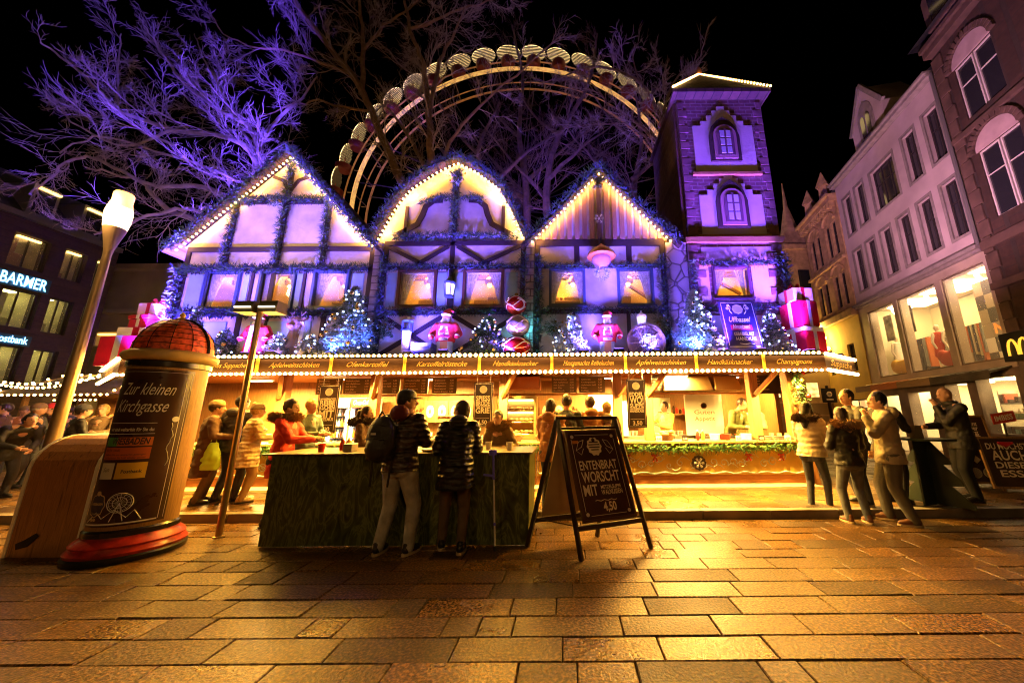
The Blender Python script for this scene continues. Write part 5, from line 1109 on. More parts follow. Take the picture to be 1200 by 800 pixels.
xtree('tall frosted christmas tree in front of the field stone pier', 817, 342, 60, .6, 4, bau=(1, 1), nb=22)
xtree('low frosted christmas tree between the roof signboard and the right gift boxes', 906, 366, 44, .5, 5, bau=(1, 1), nb=14)
xtree('small dark fir under the left window of the left gable', 262, 388, 40, .1, 6, bau=(1, 0), nb=6)
xtree('low snowy shrub with star ornaments left of the pair of white skis', 326, 392, 36, .9, 7, bau=(1, 1), nb=6)
xtree('low snowy shrub with star ornaments right of the pair of white skis', 363, 394, 36, .8, 8, bau=(1, 1), nb=6)
xtree('small fir tip showing above the red dome of the advertising column', 222, 362, 34, .25, 12, bau=(1, 1), nb=5)
for i, (x, y, lb) in enumerate([(326, 413, 'large white star in the snowy shrub beside the skis'), (352, 414, 'white star right of the skis')]):
    c = at(x, y, YD-.25); mb = MB(); mb.M = frame_plane(c, (1, 0, 0), (0, 0, 1)); mb.prism([((.1 if k % 2 == 0 else .045)*math.sin(k*math.pi/5), (.1 if k % 2 == 0 else .045)*math.cos(k*math.pi/5)) for k in range(10)], -.015, .015, 'z')
    tag(build('star', mb, WHITE), lb, 'star', 'white stars in the snowy shrubs')
X = ax(345).x; t = thing('skis', 'pair of upright white skis with poles before the left gable', 'skis', (X, YD, ZL)); ski = mat('ski_white', (.8, .82, .85), .4)
for s_ in (-1, 1):
    mb = MB(); mb.bar((X+s_*.06, YD, ZL), (X+s_*.04, YD+.12, ZL+.72), .07, .02); mb.bar((X+s_*.04, YD+.12, ZL+.72), (X+s_*.035, YD+.06, ZL+.8), .06, .02); build('ski', mb, ski, t, bevel=.004)
# father christmas figures
RED = mat('santa_red', (.55, .015, .03), .75, bump=(30, .3)); FUR = mat('white_fur', (.75, .75, .75), .9, bump=(60, 1)); SKIN = mat('skin', (.50, .27, .17), .55, bump=(60, .05)); DENIM_L = mat('pale_denim', (.35, .45, .52), .8, bump=(50, .3)); KNIT = mat('nordic_knit', (.5, .48, .5), .9, vary=(22, .8)); PINK = mat('magenta_cloth', (.5, .03, .25), .75)
def santa(label, xpx, hpx_top, robe, seed, Y=YD, rz=0):
    X = ax(xpx, 412, Y).x; z1 = at(xpx, hpx_top, Y).z; s = (z1-ZL)/1.0
    t = thing('santa_figure', label, 'santa figure', (X, Y, ZL), group='santa figures on the stall roof'); M = Matrix.Translation((X, Y, ZL)) @ Matrix.Rotation(rz, 4, 'Z') @ Matrix.Scale(s, 4)
    b = MB(); b.M = M; b.ball((0, -.01, .80), .085, 12, (1, 1, 1.1)); b.ball((0, -.09, .8), .02, 8); b.tube([(0, 0, .7), (0, 0, .76)], .05, 8); b.loft([(0, 0, .05, .12, .09), (0, 0, .4, .15, .11), (0, 0, .6, .17, .12), (0, 0, .72, .1, .08)])
    for q in (-1, 1): b.ball((q*.24, -.1, .42), .035, 8)
    build('body', fuse(b, .012, 2), SKIN, t)
    b = MB(); b.M = M
    if robe: b.loft([(0, 0, .03, .24, .17), (0, 0, .3, .2, .15), (0, 0, .5, .17, .13), (0, 0, .66, .2, .13), (0, 0, .73, .1, .09)])
    else: b.loft([(0, 0, .33, .19, .13), (0, 0, .5, .19, .15), (0, 0, .66, .21, .13), (0, 0, .73, .1, .09)])
    for q in (-1, 1): b.caps((q*.17, 0, .66), (q*.27, .0, .5), .07, .06, 10); b.caps((q*.27, 0, .5), (q*.24, -.1, .42), .06, .05, 10)
    build('coat', fuse(b, .013, 3), RED, t)
    b = MB(); b.M = M
    if robe: b.lathe([(.235, .0), (.27, .02), (.27, .08), (.23, .1)], n=20, sy=.72); b.bar((0, -.19, .08), (0, -.145, .68), .05, .03)
    if robe: build('fur_hem', b, FUR, t)
    for q in (-1, 1): b = MB(); b.M = M; b.ball((q*.245, -.09, .44), .055, 8, (1, 1, .7)); build('fur_cuff', b, FUR, t)
    b = MB(); b.M = M; b.ball((0, -.05, .865), .09, 12, (1.05, 1.05, .3)); build('hat_brim', b, FUR, t)
    b = MB(); b.M = M; b.loft([(0, -.075, .56, .02, .015), (0, -.09, .64, .065, .03), (0, -.07, .74, .08, .05), (0, -.04, .79, .07, .05)]); build('beard', b, FUR, t)
    b = MB(); b.M = M; b.tube([(0, -.0, .87), (0, .01, .93), (.05, .03, .98), (.12, .04, .95)], [.09, .07, .04, .015], 10); build('hat', b, RED, t)
    if not robe:
        b = MB(); b.M = M; b.loft([(0, -.03, .34, .125, .12), (0, -.04, .5, .13, .13), (0, -.03, .68, .11, .11)]); build('jumper', b, KNIT, t)
        b = MB(); b.M = M
        for z in (.4, .62): b.lathe([(.128, z), (.138, z+.01), (.138, z+.035), (.128, z+.045)], (0, -.035, 0), 20)
        b.box(-.06, .05, -.18, -.165, .49, .53); b.box(.03, .05, -.18, -.165, .53, .57); b.box(-.06, -.045, -.18, -.165, .46, .49); b.box(.03, .045, -.18, -.165, .46, .49); build('knit_pattern', b, PINK, t)
        for q in (-1, 1): b = MB(); b.M = M; b.caps((q*.07, -.01, .36), (q*.09, -.01, .05), .085, .065, 12); build('trouser_leg', b, DENIM_L, t)
    b = MB(); b.M = M
    for q in (-1, 1): b.ball((q*.1, -.04, .03), .07, 8, (.8, 1.3, .6))
    build('boots', b, BLACK, t)
santa('santa figure in a long red robe under the left gable', 298, 366, True, 1)
santa('santa figure in a patterned jumper with blue jeans under the curved gable', 521, 362, False, 2)
santa('santa figure in a patterned jumper between the silvery tree and the wagon wheel', 712, 364, False, 3)
# animal-headed plush figure
X = ax(338).x; Zc = at(338, 380, YD+.1).z; t = thing('plush_reindeer', 'plush reindeer with antlers beside the red-robed santa figure', 'figure', (X, YD+.12, ZL))
b = MB(); b.M = Matrix.Translation((X, YD+.12, ZL)); zc = Zc-ZL
b.ball((0, 0, zc), .15, 14, (1, .9, 1.1)); b.ball((0, -.12, zc-.06), .08, 10, (1, 1, .8)); b.loft([(0, 0, .02, .17, .13), (0, 0, .3, .19, .15), (0, 0, zc-.1, .09, .08)])
for q in (-1, 1): b.caps((q*.12, 0, zc+.09), (q*.2, 0, zc+.13), .04, .02, 8)
build('body', fuse(b, .014, 2), mat('plush_brown', (.3, .2, .16), .9, bump=(60, 1)), t)
for q in (-1, 1): b = MB(); b.M = Matrix.Translation((X, YD+.12, ZL+zc)); b.tube([(q*.06, 0, .13), (q*.1, 0, .2), (q*.16, 0, .26)], [.015, .012, .008], 5); b.tube([(q*.1, 0, .2), (q*.06, 0, .27)], [.012, .006], 5); build('antler', b, BARKD, t)
b = MB(); b.ball((X, YD+.12-.2, ZL+zc-.04), .025, 8); build('nose', b, BAUR, t)
# blue lantern post and crate
X = ax(476).x; t = thing('candle_post', 'white post with a small blue lantern under the curved gable', 'lantern', (X, YD, ZL)); b = MB(); b.box(X-.07, X+.07, YD-.05, YD+.05, ZL, at(476, 388, YD).z); build('post', b, ski, t, bevel=.008)
zt = at(476, 388, YD).z; b = MB()
for s1 in (-1, 1):
    for s2 in (-1, 1): b.bar((X+s1*.07, YD+s2*.07, zt), (X+s1*.07, YD+s2*.07, zt+.2), .015, .015)
b.box(-.09+X, .09+X, YD-.09, YD+.09, zt, zt+.02); b.tube([(X, YD, zt+.2), (X, YD, zt+.3)], [.13, .01], 4); build('lantern', b, mat('blue_lantern', (.05, .1, .3), .5), t)
X = ax(498).x; t = thing('wooden_crate', 'small blue slatted crate beside the white post', 'crate', (X, YD, ZL)); b = MB()
for k in range(3): b.box(X-.2, X+.2, YD-.16, YD-.145, ZL+.02+k*.1, ZL+.1+k*.1); b.box(X-.2, X+.2, YD+.145, YD+.16, ZL+.02+k*.1, ZL+.1+k*.1); b.box(X-.2, X-.185, YD-.145, YD+.145, ZL+.02+k*.1, ZL+.1+k*.1); b.box(X+.185, X+.2, YD-.145, YD+.145, ZL+.02+k*.1, ZL+.1+k*.1)
for q in (-1, 1): b.box(X+q*.17-.02, X+q*.17+.02, YD-.175, YD-.16, ZL, ZL+.32)
build('slats', b, mat('blue_crate_wood', (.1, .14, .3), .6, kind='wood', axis='x'), t)
# stacked giant ornaments
for i, (x, y, r, m, lb) in enumerate([(606, 403, .285, BAUR, 'big flattened red ornament with white swirls at the bottom of the stack'), (607, 379, .235, mat('pearl_ornament', (.55, .5, .6), .15, .3, coat=1), 'pearly middle ornament of the stack with a cyan lamp behind'), (605, 352, .215, BAUR, 'red and white ornament on top of the stack')]):
    c = at(x, y, YD-.05)
    if i == 0: c.z = ZL+.22
    if i == 1: c.z = ZL+.22+.22+.215
    if i == 2: c.z = ZL+.22+.22+.43+.2
    t = thing('giant_ornament', lb, 'ornament', (c.x, c.y, c.z-r), group='stacked giant ornaments')
    b = MB(); b.ball(c, r, 26, (1, 1, .77 if i == 0 else .93)); build('ball', b, m, t)
    b = MB(); k_ = .77 if i == 0 else .93
    for q in range(3):
        P = []
        for j in range(22):
            u = j/21; a = -math.pi/2+(u-.5)*2.4; el = (-.5+q*.5)+.35*math.sin(u*7+q*2)
            P.append(c+Vector((math.cos(a)*math.cos(el)*r*1.01, math.sin(a)*math.cos(el)*r*1.01, math.sin(el)*r*k_*1.01)))
        b.tube(P, .009, 4)
    if i == 2: b.tube([c+Vector((.07+.11*math.cos(2*math.pi*j/16), -r*.9+.05*abs(math.cos(2*math.pi*j/16)), -.03+.11*math.sin(2*math.pi*j/16))) for j in range(17)], .014, 5)
    build('swirls', b, WHITE, t)
    if i == 2: b = MB(); b.tube([c+Vector((0, 0, r*.9)), c+Vector((0, 0, r*1.15))], .035, 8); build('cap', b, BAUG, t)
CYAN = mat('cyan_lamp_glow', (.3, 1, 1), .3, emit=((.12, .85, 1.0), 30))
# wagon wheel with spokes
c = at(757, 397, YD); c.z = ZL+.33; t = thing('wagon_wheel', 'wooden wagon wheel leaning under the right window of the striped gable', 'wheel', (c.x, YD, ZL)); WD = mat('weathered_wood', (.35, .25, .22), .7, kind='wood', axis='z')
b = MB(); b.M = frame_plane(c, (1, 0, 0), (0, .12, 1)); b.ring((0, 0, -.03), .35, .06, .06, 36); build('rim', b, WD, t, bevel=.006)
for k in range(12):
    b = MB(); b.M = frame_plane(c, (1, 0, 0), (0, .12, 1)); u = Vector((math.cos(k*math.pi/6+.1), math.sin(k*math.pi/6+.1), 0)); b.tube([u*.05, u*.33], [.02, .016], 6); build('spoke', b, WD, t)
b = MB(); b.M = frame_plane(c, (1, 0, 0), (0, .12, 1)); b.lathe([(.001, -.06), (.07, -.06), (.08, 0), (.06, .08), (.001, .09)], n=14); build('hub', b, WD, t)
cw = c.copy(); t = thing('bauble_wreath', 'small frosted wreath hanging on the hub of the wagon wheel', 'wreath', (cw.x, YD-.14, cw.z-.15)); b = MB(); garland(b, [(cw.x+.13*math.cos(a*math.pi/6), YD-.14, cw.z-.03+.13*math.sin(a*math.pi/6)) for a in range(13)], .08, 700, .06, (1, 2)); build('foliage', b, [GREEN1, GREEN2, FROST], t)
for k in range(8): b = MB(); a = k*math.pi/4; b.ball((cw.x+.13*math.cos(a), YD-.2, cw.z-.03+.13*math.sin(a)), .026, 8); build('bauble', b, BAUS, t)
def lantern(X, Y, Z, s, label, m1):
    t = thing('lantern', label, 'lantern', (X, Y, Z)); M = Matrix.Translation((X, Y, Z)) @ Matrix.Scale(s, 4)
    b = MB(); b.M = M; b.lathe([(.001, 0), (.1, 0), (.11, .03), (.09, .04)], n=8); b.lathe([(.13, .3), (.14, .33), (.05, .42), (.02, .44), (.03, .47), (.001, .5)], n=8)
    for k in range(6): a = k*math.pi/3; b.bar((.1*math.cos(a), .1*math.sin(a), .03), (.13*math.cos(a), .13*math.sin(a), .31), .015, .015)
    build('cage', b, m1, t); b = MB(); b.M = M; b.lathe([(.03, .04), (.09, .06), (.115, .29), (.03, .31)], n=10); build('glass', b, mat('lantern_glass_glow', (.8, .75, .8), .3, emit=((.7, .6, 1), .8)), t); return t
lantern(at(752, 380, YD+.1).x, YD+.1, ZL+.62, .75, 'white frosted lantern above the wagon wheel', ski)
b = MB(); b.tube([(at(752, 380, YD+.1).x, YD+.1, ZL), (at(752, 380, YD+.1).x, YD+.1, ZL+.62)], .025, 8); tag(build('lantern_pole', b, WD), 'slim wooden pole under the white lantern behind the wagon wheel', 'pole')
lantern(at(526, 350, HY-.2).x, HY-.2, 3.95, .95, 'small wall lantern between the two windows of the curved gable', WFB)
b = MB(); xx = at(526, 350, HY-.2).x; b.tube([(xx, HY-.03, 4.5), (xx, HY-.2, 4.5), (xx, HY-.2, 4.41)], .015, 6); b.box(xx-.04, xx+.04, HY-.05, HY-.036, 3.6, 4.55); tag(build('wall_bracket', b, BLACK), 'black bracket holding the wall lantern on the curved gable front', 'bracket')
# orange hanging lamp with wreath on house 3
X = at(705, 310, 6.75).x; Y = 6.75; z1 = at(705, 296, Y).z; t = thing('hanging_lantern', 'domed orange lantern hanging above the windows of the striped gable', 'lantern', (X, Y, z1-.55))
b = MB(); b.lathe([(.02, .2), (.05, .17), (.1, .13), (.28, -.02), (.3, -.1), (.27, -.12), (.001, -.1)], (X, Y, z1), 20); build('hood', b, mat('orange_enamel', (.6, .16, .04), .35, coat=1), t)
b = MB(); b.lathe([(.19, -.12), (.2, -.2), (.12, -.34), (.02, -.36)], (X, Y, z1), 16); build('glass', b, mat('pink_glass', (.6, .3, .45), .2), t)
b = MB(); b.tube([(X, Y, z1+.18), (X, Y, z1+.34), (X, HY+.0, z1+.36)], .014, 6); build('bracket', b, BLACK, t)
b = MB(); garland(b, [(X+.11*math.cos(a*math.pi/6), Y-.05, z1-.48+.13*math.sin(a*math.pi/6)) for a in range(13)], .07, 600, .05, (1, 2)); build('wreath', b, [GREEN1, GREEN2, FROST], t)
def sprig(x, y, Y, r, label, seed):
    rnd = random.Random(seed); c = at(x, y, Y); b = MB()
    for _ in range(26): 
        d = Vector((rnd.gauss(0, .6), rnd.uniform(-.5, .1), rnd.gauss(.2, .8))).normalized(); garland(b, [c, c+d*r*rnd.uniform(.5, 1)], .03, 420, .045, (0, 1, 2))
    for _ in range(5): b.m = 3; b.ball(c+Vector((rnd.gauss(0, r*.35), -.04, rnd.gauss(0, r*.4))), .025, 8)
    tag(build('fir_sprig', b, [GREEN1, GREEN2, FROST, BAUG]), label, 'fir sprig', 'fir sprigs on the fronts')
sprig(777, 377, HY-.1, .28, 'frosted fir sprig right of the white lantern', 1); sprig(648, 385, HY-.1, .26, 'dark fir sprig left of the silvery tree', 2); sprig(452, 385, HY-.1, .26, 'dark fir sprig at the left foot of the curved gable', 3); sprig(603, 375, HY-.1, .24, 'fir sprig behind the stacked ornaments', 4)
sprig(536, 208, HY-.16, .26, 'fir sprig star at the peak of the curved gable', 5); sprig(701, 213, HY-.16, .24, 'fir sprig with a bow at the peak of the striped gable', 6); sprig(325, 236, HY-.16, .2, 'fir sprig at the garland crossing of the left gable', 7)
for (x, y, Y, r_, lb) in [(702, 256, HY-.1, .12, 'small white star hanging on the striped gable'), (664, 323, HY-.09, .1, 'white star in the left blue window'), (745, 322, HY-.09, .1, 'white star in the right blue window')]:
    b = MB(); b.M = frame_plane(at(x, y, Y), (1, 0, 0), (0, 0, 1)); flake(b, r_, .007); tag(build('star', b, WHITE), lb, 'star', 'white stars on the striped gable')
# gift boxes
def gift(c, w, d, h, m1, m2, lid=True, bow=False, rz=0.2, label=''):
    t = thing('gift_box', label, 'gift box', c, rz, group='giant gift boxes on the stall roof')
    b = MB(); b.box(-w/2, w/2, -d/2, d/2, 0, h-.001); build('box', b, m1, t, local=True, bevel=.008)
    if lid: b = MB(); b.box(-w/2-.02, w/2+.02, -d/2-.02, d/2+.02, h, h+.09); build('lid', b, m1, t, local=True, bevel=.008)
    H_ = h+(.09 if lid else 0); e = .024 if lid else .004; b = MB(); rw = w*.085
    b.box(-rw, rw, -d/2-e, -d/2-.001 if not lid else -d/2-.021, 0 if not lid else h, H_); b.box(-rw, rw, -d/2-.004, -d/2-.001, 0, h)
    b.box(-rw, rw, -d/2-e, d/2+e, H_+.001, H_+.006); b.box(-w/2-e, w/2+e, -rw, rw, H_+.001, H_+.007); b.box(w/2+.001, w/2+.004, -rw, rw, 0, h); b.box(-w/2-.004, -w/2-.001, -rw, rw, 0, h)
    if bow:
        for q in (-1, 1): b.tube([(0, 0, H_+.01), (q*w*.2, 0, H_+.12), (q*w*.32, 0, H_+.05), (0, 0, H_+.01)], [.02, .05, .05, .02], 6)
    build('ribbon', b, m2, t, local=True)
GR = mat('gift_red', (.6, .01, .05), .3, vary=(3, .2), coat=1); GW = mat('gift_white', (.75, .72, .72), .35, vary=(2, .08)); GP = mat('gift_pink', (.7, .45, .45), .4); RB = mat('ribbon_red', (.6, .02, .04), .35); RWt = mat('ribbon_white', (.8, .8, .82), .35)
YG = 6.95
def gb_(x0, x1, ytop, ybot, Y, **k):
    A = at(x0, ybot, Y); B = at(x1, ytop, Y); return A, B
zb = ZL
X = at(947, 400, 6.7).x; w = .50
gift((X, 6.8, zb), w, w, .5, GR, RWt, False, False, .25, 'lower red gift box with white ribbon at the right end of the roof')
gift((X-.0, 6.8, zb+.505), w*.98, w*.98, .09, GW, RWt, False, False, .25, 'flat white gift box between the two red ones at the right end')
gift((X-.03, 6.8, zb+.61), w*.92, w*.92, .52, GR, RWt, False, False, .3, 'upper red gift box with white ribbon at the right end of the roof')
gift((X-.05, 6.8, zb+1.14), .42, .42, .27, GW, RB, False, True, .1, 'small white gift box with a red bow topping the right stack')
X = at(158, 400, 7.3).x
gift((X, 7.45, zb-.0), .92, .8, .62, GR, RWt, False, False, -.1, 'biggest red gift box with a white ribbon behind the advertising column')
gift((X+.12, 7.45, zb+.63), .72, .6, .2, GW, RB, False, False, .1, 'flat white gift box with red ribbon in the left stack')
gift((X+.08, 7.45, zb+.84), .5, .45, .2, GR, RWt, True, False, -.15, 'small red gift box with lid in the left stack')
gift((X+.12, 7.45, zb+1.15), .4, .36, .26, GP, RB, False, True, .1, 'pink gift box with a red bow topping the left stack')
# hanging roof signboard
c0 = at(844, 354, 6.5); c1 = at(884, 354, 6.5); c2 = at(894, 408, 6.25); c3 = at(856, 408, 6.25)
W_ = (c1-c0).length; hh = (c0-c3).length; ctr = (c0+c1)/2; o = thing('roof_signboard', 'tilted dark blue signboard with white chalk lettering in front of the tower window', 'sign', tuple((c2+c3)/2))
M = frame_plane((c3+c2)/2, (1, 0, 0), (0, .22, 1)); b = MB(); b.M = M; b.box(-W_/2, W_/2, 0, hh, -.03, 0); build('board', b, mat('chalk_board_blue', (.03, .02, .12), .5, vary=(3, .4)), o, bevel=.006)
b = MB(); b.M = M
for X0, X1, Z0, Z1 in ((-W_/2+.03, W_/2-.03, .03, .04), (-W_/2+.03, W_/2-.03, hh-.04, hh-.03), (-W_/2+.03, -W_/2+.04, .06, hh-.06), (W_/2-.04, W_/2-.03, .06, hh-.06)): b.box(X0, X1, Z0, Z1, .002, .004)
b.ring((0, hh-.18, .002), .1, .014, .003, 8); b.ring((0, hh-.18, .002), .08, .006, .003, 16); b.box(-.06, .06, hh-.185, hh-.175, .002, .004); b.box(-.05, .05, hh-.21, hh-.2, .002, .004)
for q in (-1, 1): b.ring((q*.19, hh-.16, .002), .028, .012, .003, 8); b.ring((q*.17, hh-.1, .002), .022, .01, .003, 8); b.tube([(q*.12, hh-.28, .004), (q*.16, hh-.22, .004), (q*.13, hh-.14, .004), (q*.16, hh-.07, .004)], .006, 4)
b.text('Uffbasse!', .15, 0, hh*.55, width=W_*.62, shear=.3, bold=.02); b.text('hinsetzen!', .13, 0, hh*.40, width=W_*.5, shear=.3, bold=.02, d=.008); b.text('GEBABBEL MIT', .1, .02, hh*.26, width=W_*.56, bold=.02); b.text('HANDKÄS', .1, .04, hh*.16, width=W_*.56, bold=.02); b.tube([(-.1, .1, .004), (0, .08, .004), (.08, .1, .004), (.16, .085, .004)], .005, 4)
build('lettering', b, mat('white_lettering', (0, 0, 0)), o)
b = MB(); b.M = M; b.box(-W_*.3, W_*.3, hh*.375, hh*.475, .002, .005); build('red_band', b, mat('red_header', (0, 0, 0)) if False else mat('magenta_band', (.5, .02, .08), .5), o)
b = MB(); b.tube([M @ Vector((-W_*.35, hh, -.02)), M @ Vector((-W_*.35, hh, -.02))+Vector((0, .35, .05))], .012, 5); b.tube([M @ Vector((W_*.35, hh, -.02)), M @ Vector((W_*.35, hh, -.02))+Vector((0, .35, .05))], .012, 5); build('strut', b, BLACK, o)
# post wreath at the right end
b = MB(); c = at(936, 470, 7.0); 
t = thing('post_garland', 'hanging fir garland with orange bows on the right corner post', 'garland', (c.x, 6.95, 1.2)); garland(b, [(c.x-.02, 6.98, 2.4), (c.x+.04, 6.98, 2.0), (c.x+.1, 6.98, 1.6)], .17, 520, .09, (0, 1, 2)); build('foliage', b, [GREEN1, mat('garland_lit_green', (0, 0, 0)), GREEN2], t)
for k in range(5): b = MB(); b.ball((c.x+.02+rs.uniform(-.1, .1), 6.84, 2.3-k*.15), .045, 10); build('bauble', b, [BAUR, BAUG, mat('orange_bauble', (.7, .25, .03), .3)][k % 3], t)
# ================================================================ foreground
# dark green bar counter
MG = mat('green_marbled_board', (.085, .11, .03), .28, kind='marble', vein=(.2, .22, .07))
t = thing('bar_counter', 'dark green marbled bar counter with a thin top in the foreground', 'counter', (-2.06, 4.85, 0))
BX0, BX1, BY0, BY1, BZ = -3.66, -.46, 4.5, 5.3, 1.04
b = MB(); b.box(BX0, BX1, BY0, BY0+.03, 0.01, BZ); build('front_panel', b, MG, t); 
for x in (BX0+.001, BX1-.031): b = MB(); b.box(x, x+.03, BY0+.031, BY1, .01, BZ); build('side_panel', b, MG, t)
b = MB(); b.box(BX0-.09, BX1+.04, BY0-.05, BY1+.05, BZ+.001, BZ+.022); build('top', b, mat('pale_counter_top', (.12, .08, .045), .35), t, bevel=.004)
b = MB(); b.box(BX0+.03, BX1-.03, BY0+.05, BY1-.1, .45, .47); build('shelf', b, MG, t)
# things on the bar
def bottle(x, y, z, m, label, h=.17, grp='sauce bottles on the counters'):
    t = thing('sauce_bottle', label, 'bottle', (x, y, z), group=grp); b = MB(); b.lathe([(.03, 0), (.033, .02), (.033, h*.6), (.012, h*.8), (.012, h*.82)], (x, y, z), 12); build('body', b, m, t); b = MB(); b.lathe([(.015, h*.82), (.005, h)], (x, y, z), 8); build('cap', b, WHITE, t)
KET = mat('ketchup_red', (.55, .02, .01), .3); MUS = mat('mustard_yellow', (.75, .45, .03), .3)
zt = BZ+.023
bottle(at(401, 525, 4.9).x, 4.9, zt, KET, 'red sauce bottle on the bar right of the left slate'); bottle(at(408, 525, 5.0).x, 5.0, zt, MUS, 'yellow sauce bottle on the bar right of the left slate')
bottle(at(818, 515, 7.3).x, 7.3, .992, KET, 'red sauce bottle on the stall counter right of the easel', .22); bottle(at(824, 515, 7.35).x, 7.35, .992, MUS, 'yellow sauce bottle on the stall counter right of the easel', .22)
b = MB(); b.box(-1.62, -1.5, 4.7, 4.74, zt, zt+.16); tag(build('menu_card', b, SLATE), 'small dark menu card standing on the bar between the two customers', 'menu card')
b = MB(); b.lathe([(.1, 0), (.13, .02), (.13, .03), (.09, .012), (.001, .01)], (-1.75, 4.68, zt), 20); tag(build('paper_plate', b, WHITE), 'paper plate in front of the man with the backpack', 'plate')
for i, (x, Y, c_, lb) in enumerate([(850, 7.35, KET, 'round red tub on the stall counter before the grill worker'), (875, 7.4, WHITE, 'white tub right of the red tub on the stall counter'), (838, 7.4, WHITE, 'white tub left of the red tub on the stall counter')]):
    X = at(x, 515, Y).x; b = MB(); b.lathe([(.001, 0), (.09, 0), (.1, .1), (.105, .12), (.09, .11), (.085, .02), (.001, .02)], (X, Y, .992), 18); tag(build('food_tub', b, c_), lb, 'tub', 'tubs on the stall counter')
for i in range(3):
    X = at(905+i*9, 515, 7.45).x; b = MB(); b.lathe([(.03, 0), (.045, .12), (.04, .12), (.027, .01), (.001, .01)], (X, 7.45, .992), 14); tag(build('mug', b, mat('mug_cream', (.6, .45, .2), .4)), ['left', 'middle', 'right'][i]+' mug in the row of cream mugs at the right end of the stall counter', 'mug', 'cream mugs on the stall counter')
b = MB(); x0 = at(880, 515, 7.5).x; b.box(x0, x0+.9, 7.32, 7.62, .992, 1.02); b.box(x0+.05, x0+.85, 7.36, 7.58, 1.02, 1.06); tag(build('serving_tray', b, STEEL, bevel=.008), 'flat steel serving tray on the stall counter left of the corner post', 'tray')
# goods and clutter on the stall counter and back counter
rr = random.Random(77); BUN = mat('bread_bun', (.5, .25, .07), .7, vary=(12, .3)); SAUS = mat('sausage_brown', (.28, .07, .02), .35, vary=(14, .4)); WICK = mat('wicker', (.3, .16, .06), .8, bump=(60, 1))
for i, (xp, lb) in enumerate([(640, 'wicker basket of buns behind the easel sign'), (778, 'wicker basket of buns right of the right hanging slate'), (450, 'wicker basket of buns behind the backpack'), (600, 'wicker basket of buns below the heated cabinet')]):
    X = at(xp, 515, 7.4).x; t = thing('bread_basket', lb, 'basket', (X, 7.4, .992), group='baskets of buns on the stall counter'); b = MB(); b.lathe([(.001, 0), (.15, 0), (.2, .1), (.19, .1), (.14, .01), (.001, .01)], (X, 7.42, .992), 20, sx=1.2); build('basket', b, WICK, t)
    b = MB()
    for k in range(11): b.ball((X+rr.uniform(-.15, .15), 7.42+rr.uniform(-.1, .1), 1.09+rr.uniform(0, .07)), .06, 8, (1.2, .8, .65))
    build('buns', b, BUN, t)['kind'] = 'stuff'
for i, (xp, lb) in enumerate([(842, 'grill plate with sausages before the bending worker'), (520, 'grill plate with sausages behind the black puffer coat'), (700, 'grill plate with sausages behind the easel top')]):
    X = at(xp, 512, 8.0).x; t = thing('grill_plate', lb, 'grill', (X, 8.0, .8), group='grill plates with sausages'); b = MB(); b.box(X-.45, X+.45, 7.85, 8.3, .8, 1.04); build('tray', b, mat('grill_iron', (.05, .045, .04), .4, .5), t, bevel=.01)
    b = MB()
    for k in range(13): y = 7.95+.2*(k % 2); x = X-.38+k*.062; b.tube([(x, y-.07, 1.06), (x+.01, y, 1.07), (x, y+.08, 1.06)], .016, 6)
    build('sausages', b, SAUS, t)['kind'] = 'stuff'
for i, xp in enumerate([655, 680, 712, 770, 800, 862, 888, 918]):
    X = at(xp, 515, 7.3).x; b = MB(); b.prism([(X-.06, .992), (X+.06, .992), (X+.06, 1.09), (X-.06, 1.09)], 7.15, 7.157); t = thing('price_card', ['leftmost', 'second', 'third', 'fourth', 'fifth', 'sixth', 'seventh', 'rightmost'][i]+' price card in the row along the stall counter', 'price card', (X, 7.15, .992), group='price cards on the stall counter'); build('card', b, [SLATE, CREAM][i % 2], t)
    b = MB(); b.M = frame_plane((X, 7.148, 1.02), (1, 0, 0), (0, 0, 1)); b.text('%d,50' % (2+i % 4), .05, 0, 0, bold=.02); build('lettering', b, [CREAM, SLATE][i % 2], t)
for i, xp in enumerate([470, 500, 690, 740, 795, 895]):
    X = at(xp, 505, 9.0).x; b = MB(); n = rr.randint(3, 5)
    for k in range(n): b.lathe([(.028, 0), (.042, .11), (.038, .11), (.026, .01)], (X+.09*(k-n/2), 9.05, 1.0+.0), 10)
    tag(build('cup_stack', b, WHITE), ['row of cups behind the backpack', 'row of cups right of the cap', 'row of cups behind the easel top', 'row of cups behind the right slate', 'row of cups left of the notice panel', 'row of cups behind the pale apron'][i], 'cups', 'rows of cups on the back counter', 'stuff')
for i, xp in enumerate([486, 530, 610, 664, 722, 800]):
    A = at(xp, 470, 9.4); b = MB(); b.box(A.x-.32, A.x+.32, 9.25, 9.55, 1.5, 1.53)
    t = thing('wall_shelf', ['shelf of jars left of the oval prints', 'shelf of jars under the oval prints', 'shelf of jars behind the heated cabinet', 'shelf of jars above the easel', 'shelf of jars left of the right slate', 'shelf of jars beside the notice panel'][i], 'shelf', (A.x, 9.4, 1.5), group='shelves of jars on the back wall'); build('board', b, OAKX, t)
    b = MB()
    for k in range(7): b.m = rr.randrange(3); h_ = rr.uniform(.1, .22); b.lathe([(.001, 0), (.034, 0), (.036, h_*.8), (.02, h_*.85), (.02, h_)], (A.x-.27+k*.09, 9.38, 1.531), 8)
    build('jars', b, [KET, MUS, mat('jar_dark', (.05, .025, .01), .2)], t)['kind'] = 'stuff'
b = MB(); b.box(-2.9, -2.78, 4.66, 4.8, zt, zt+.1); tag(build('napkin_box', b, STEEL, bevel=.008), 'small steel napkin box on the left half of the bar', 'napkin box')
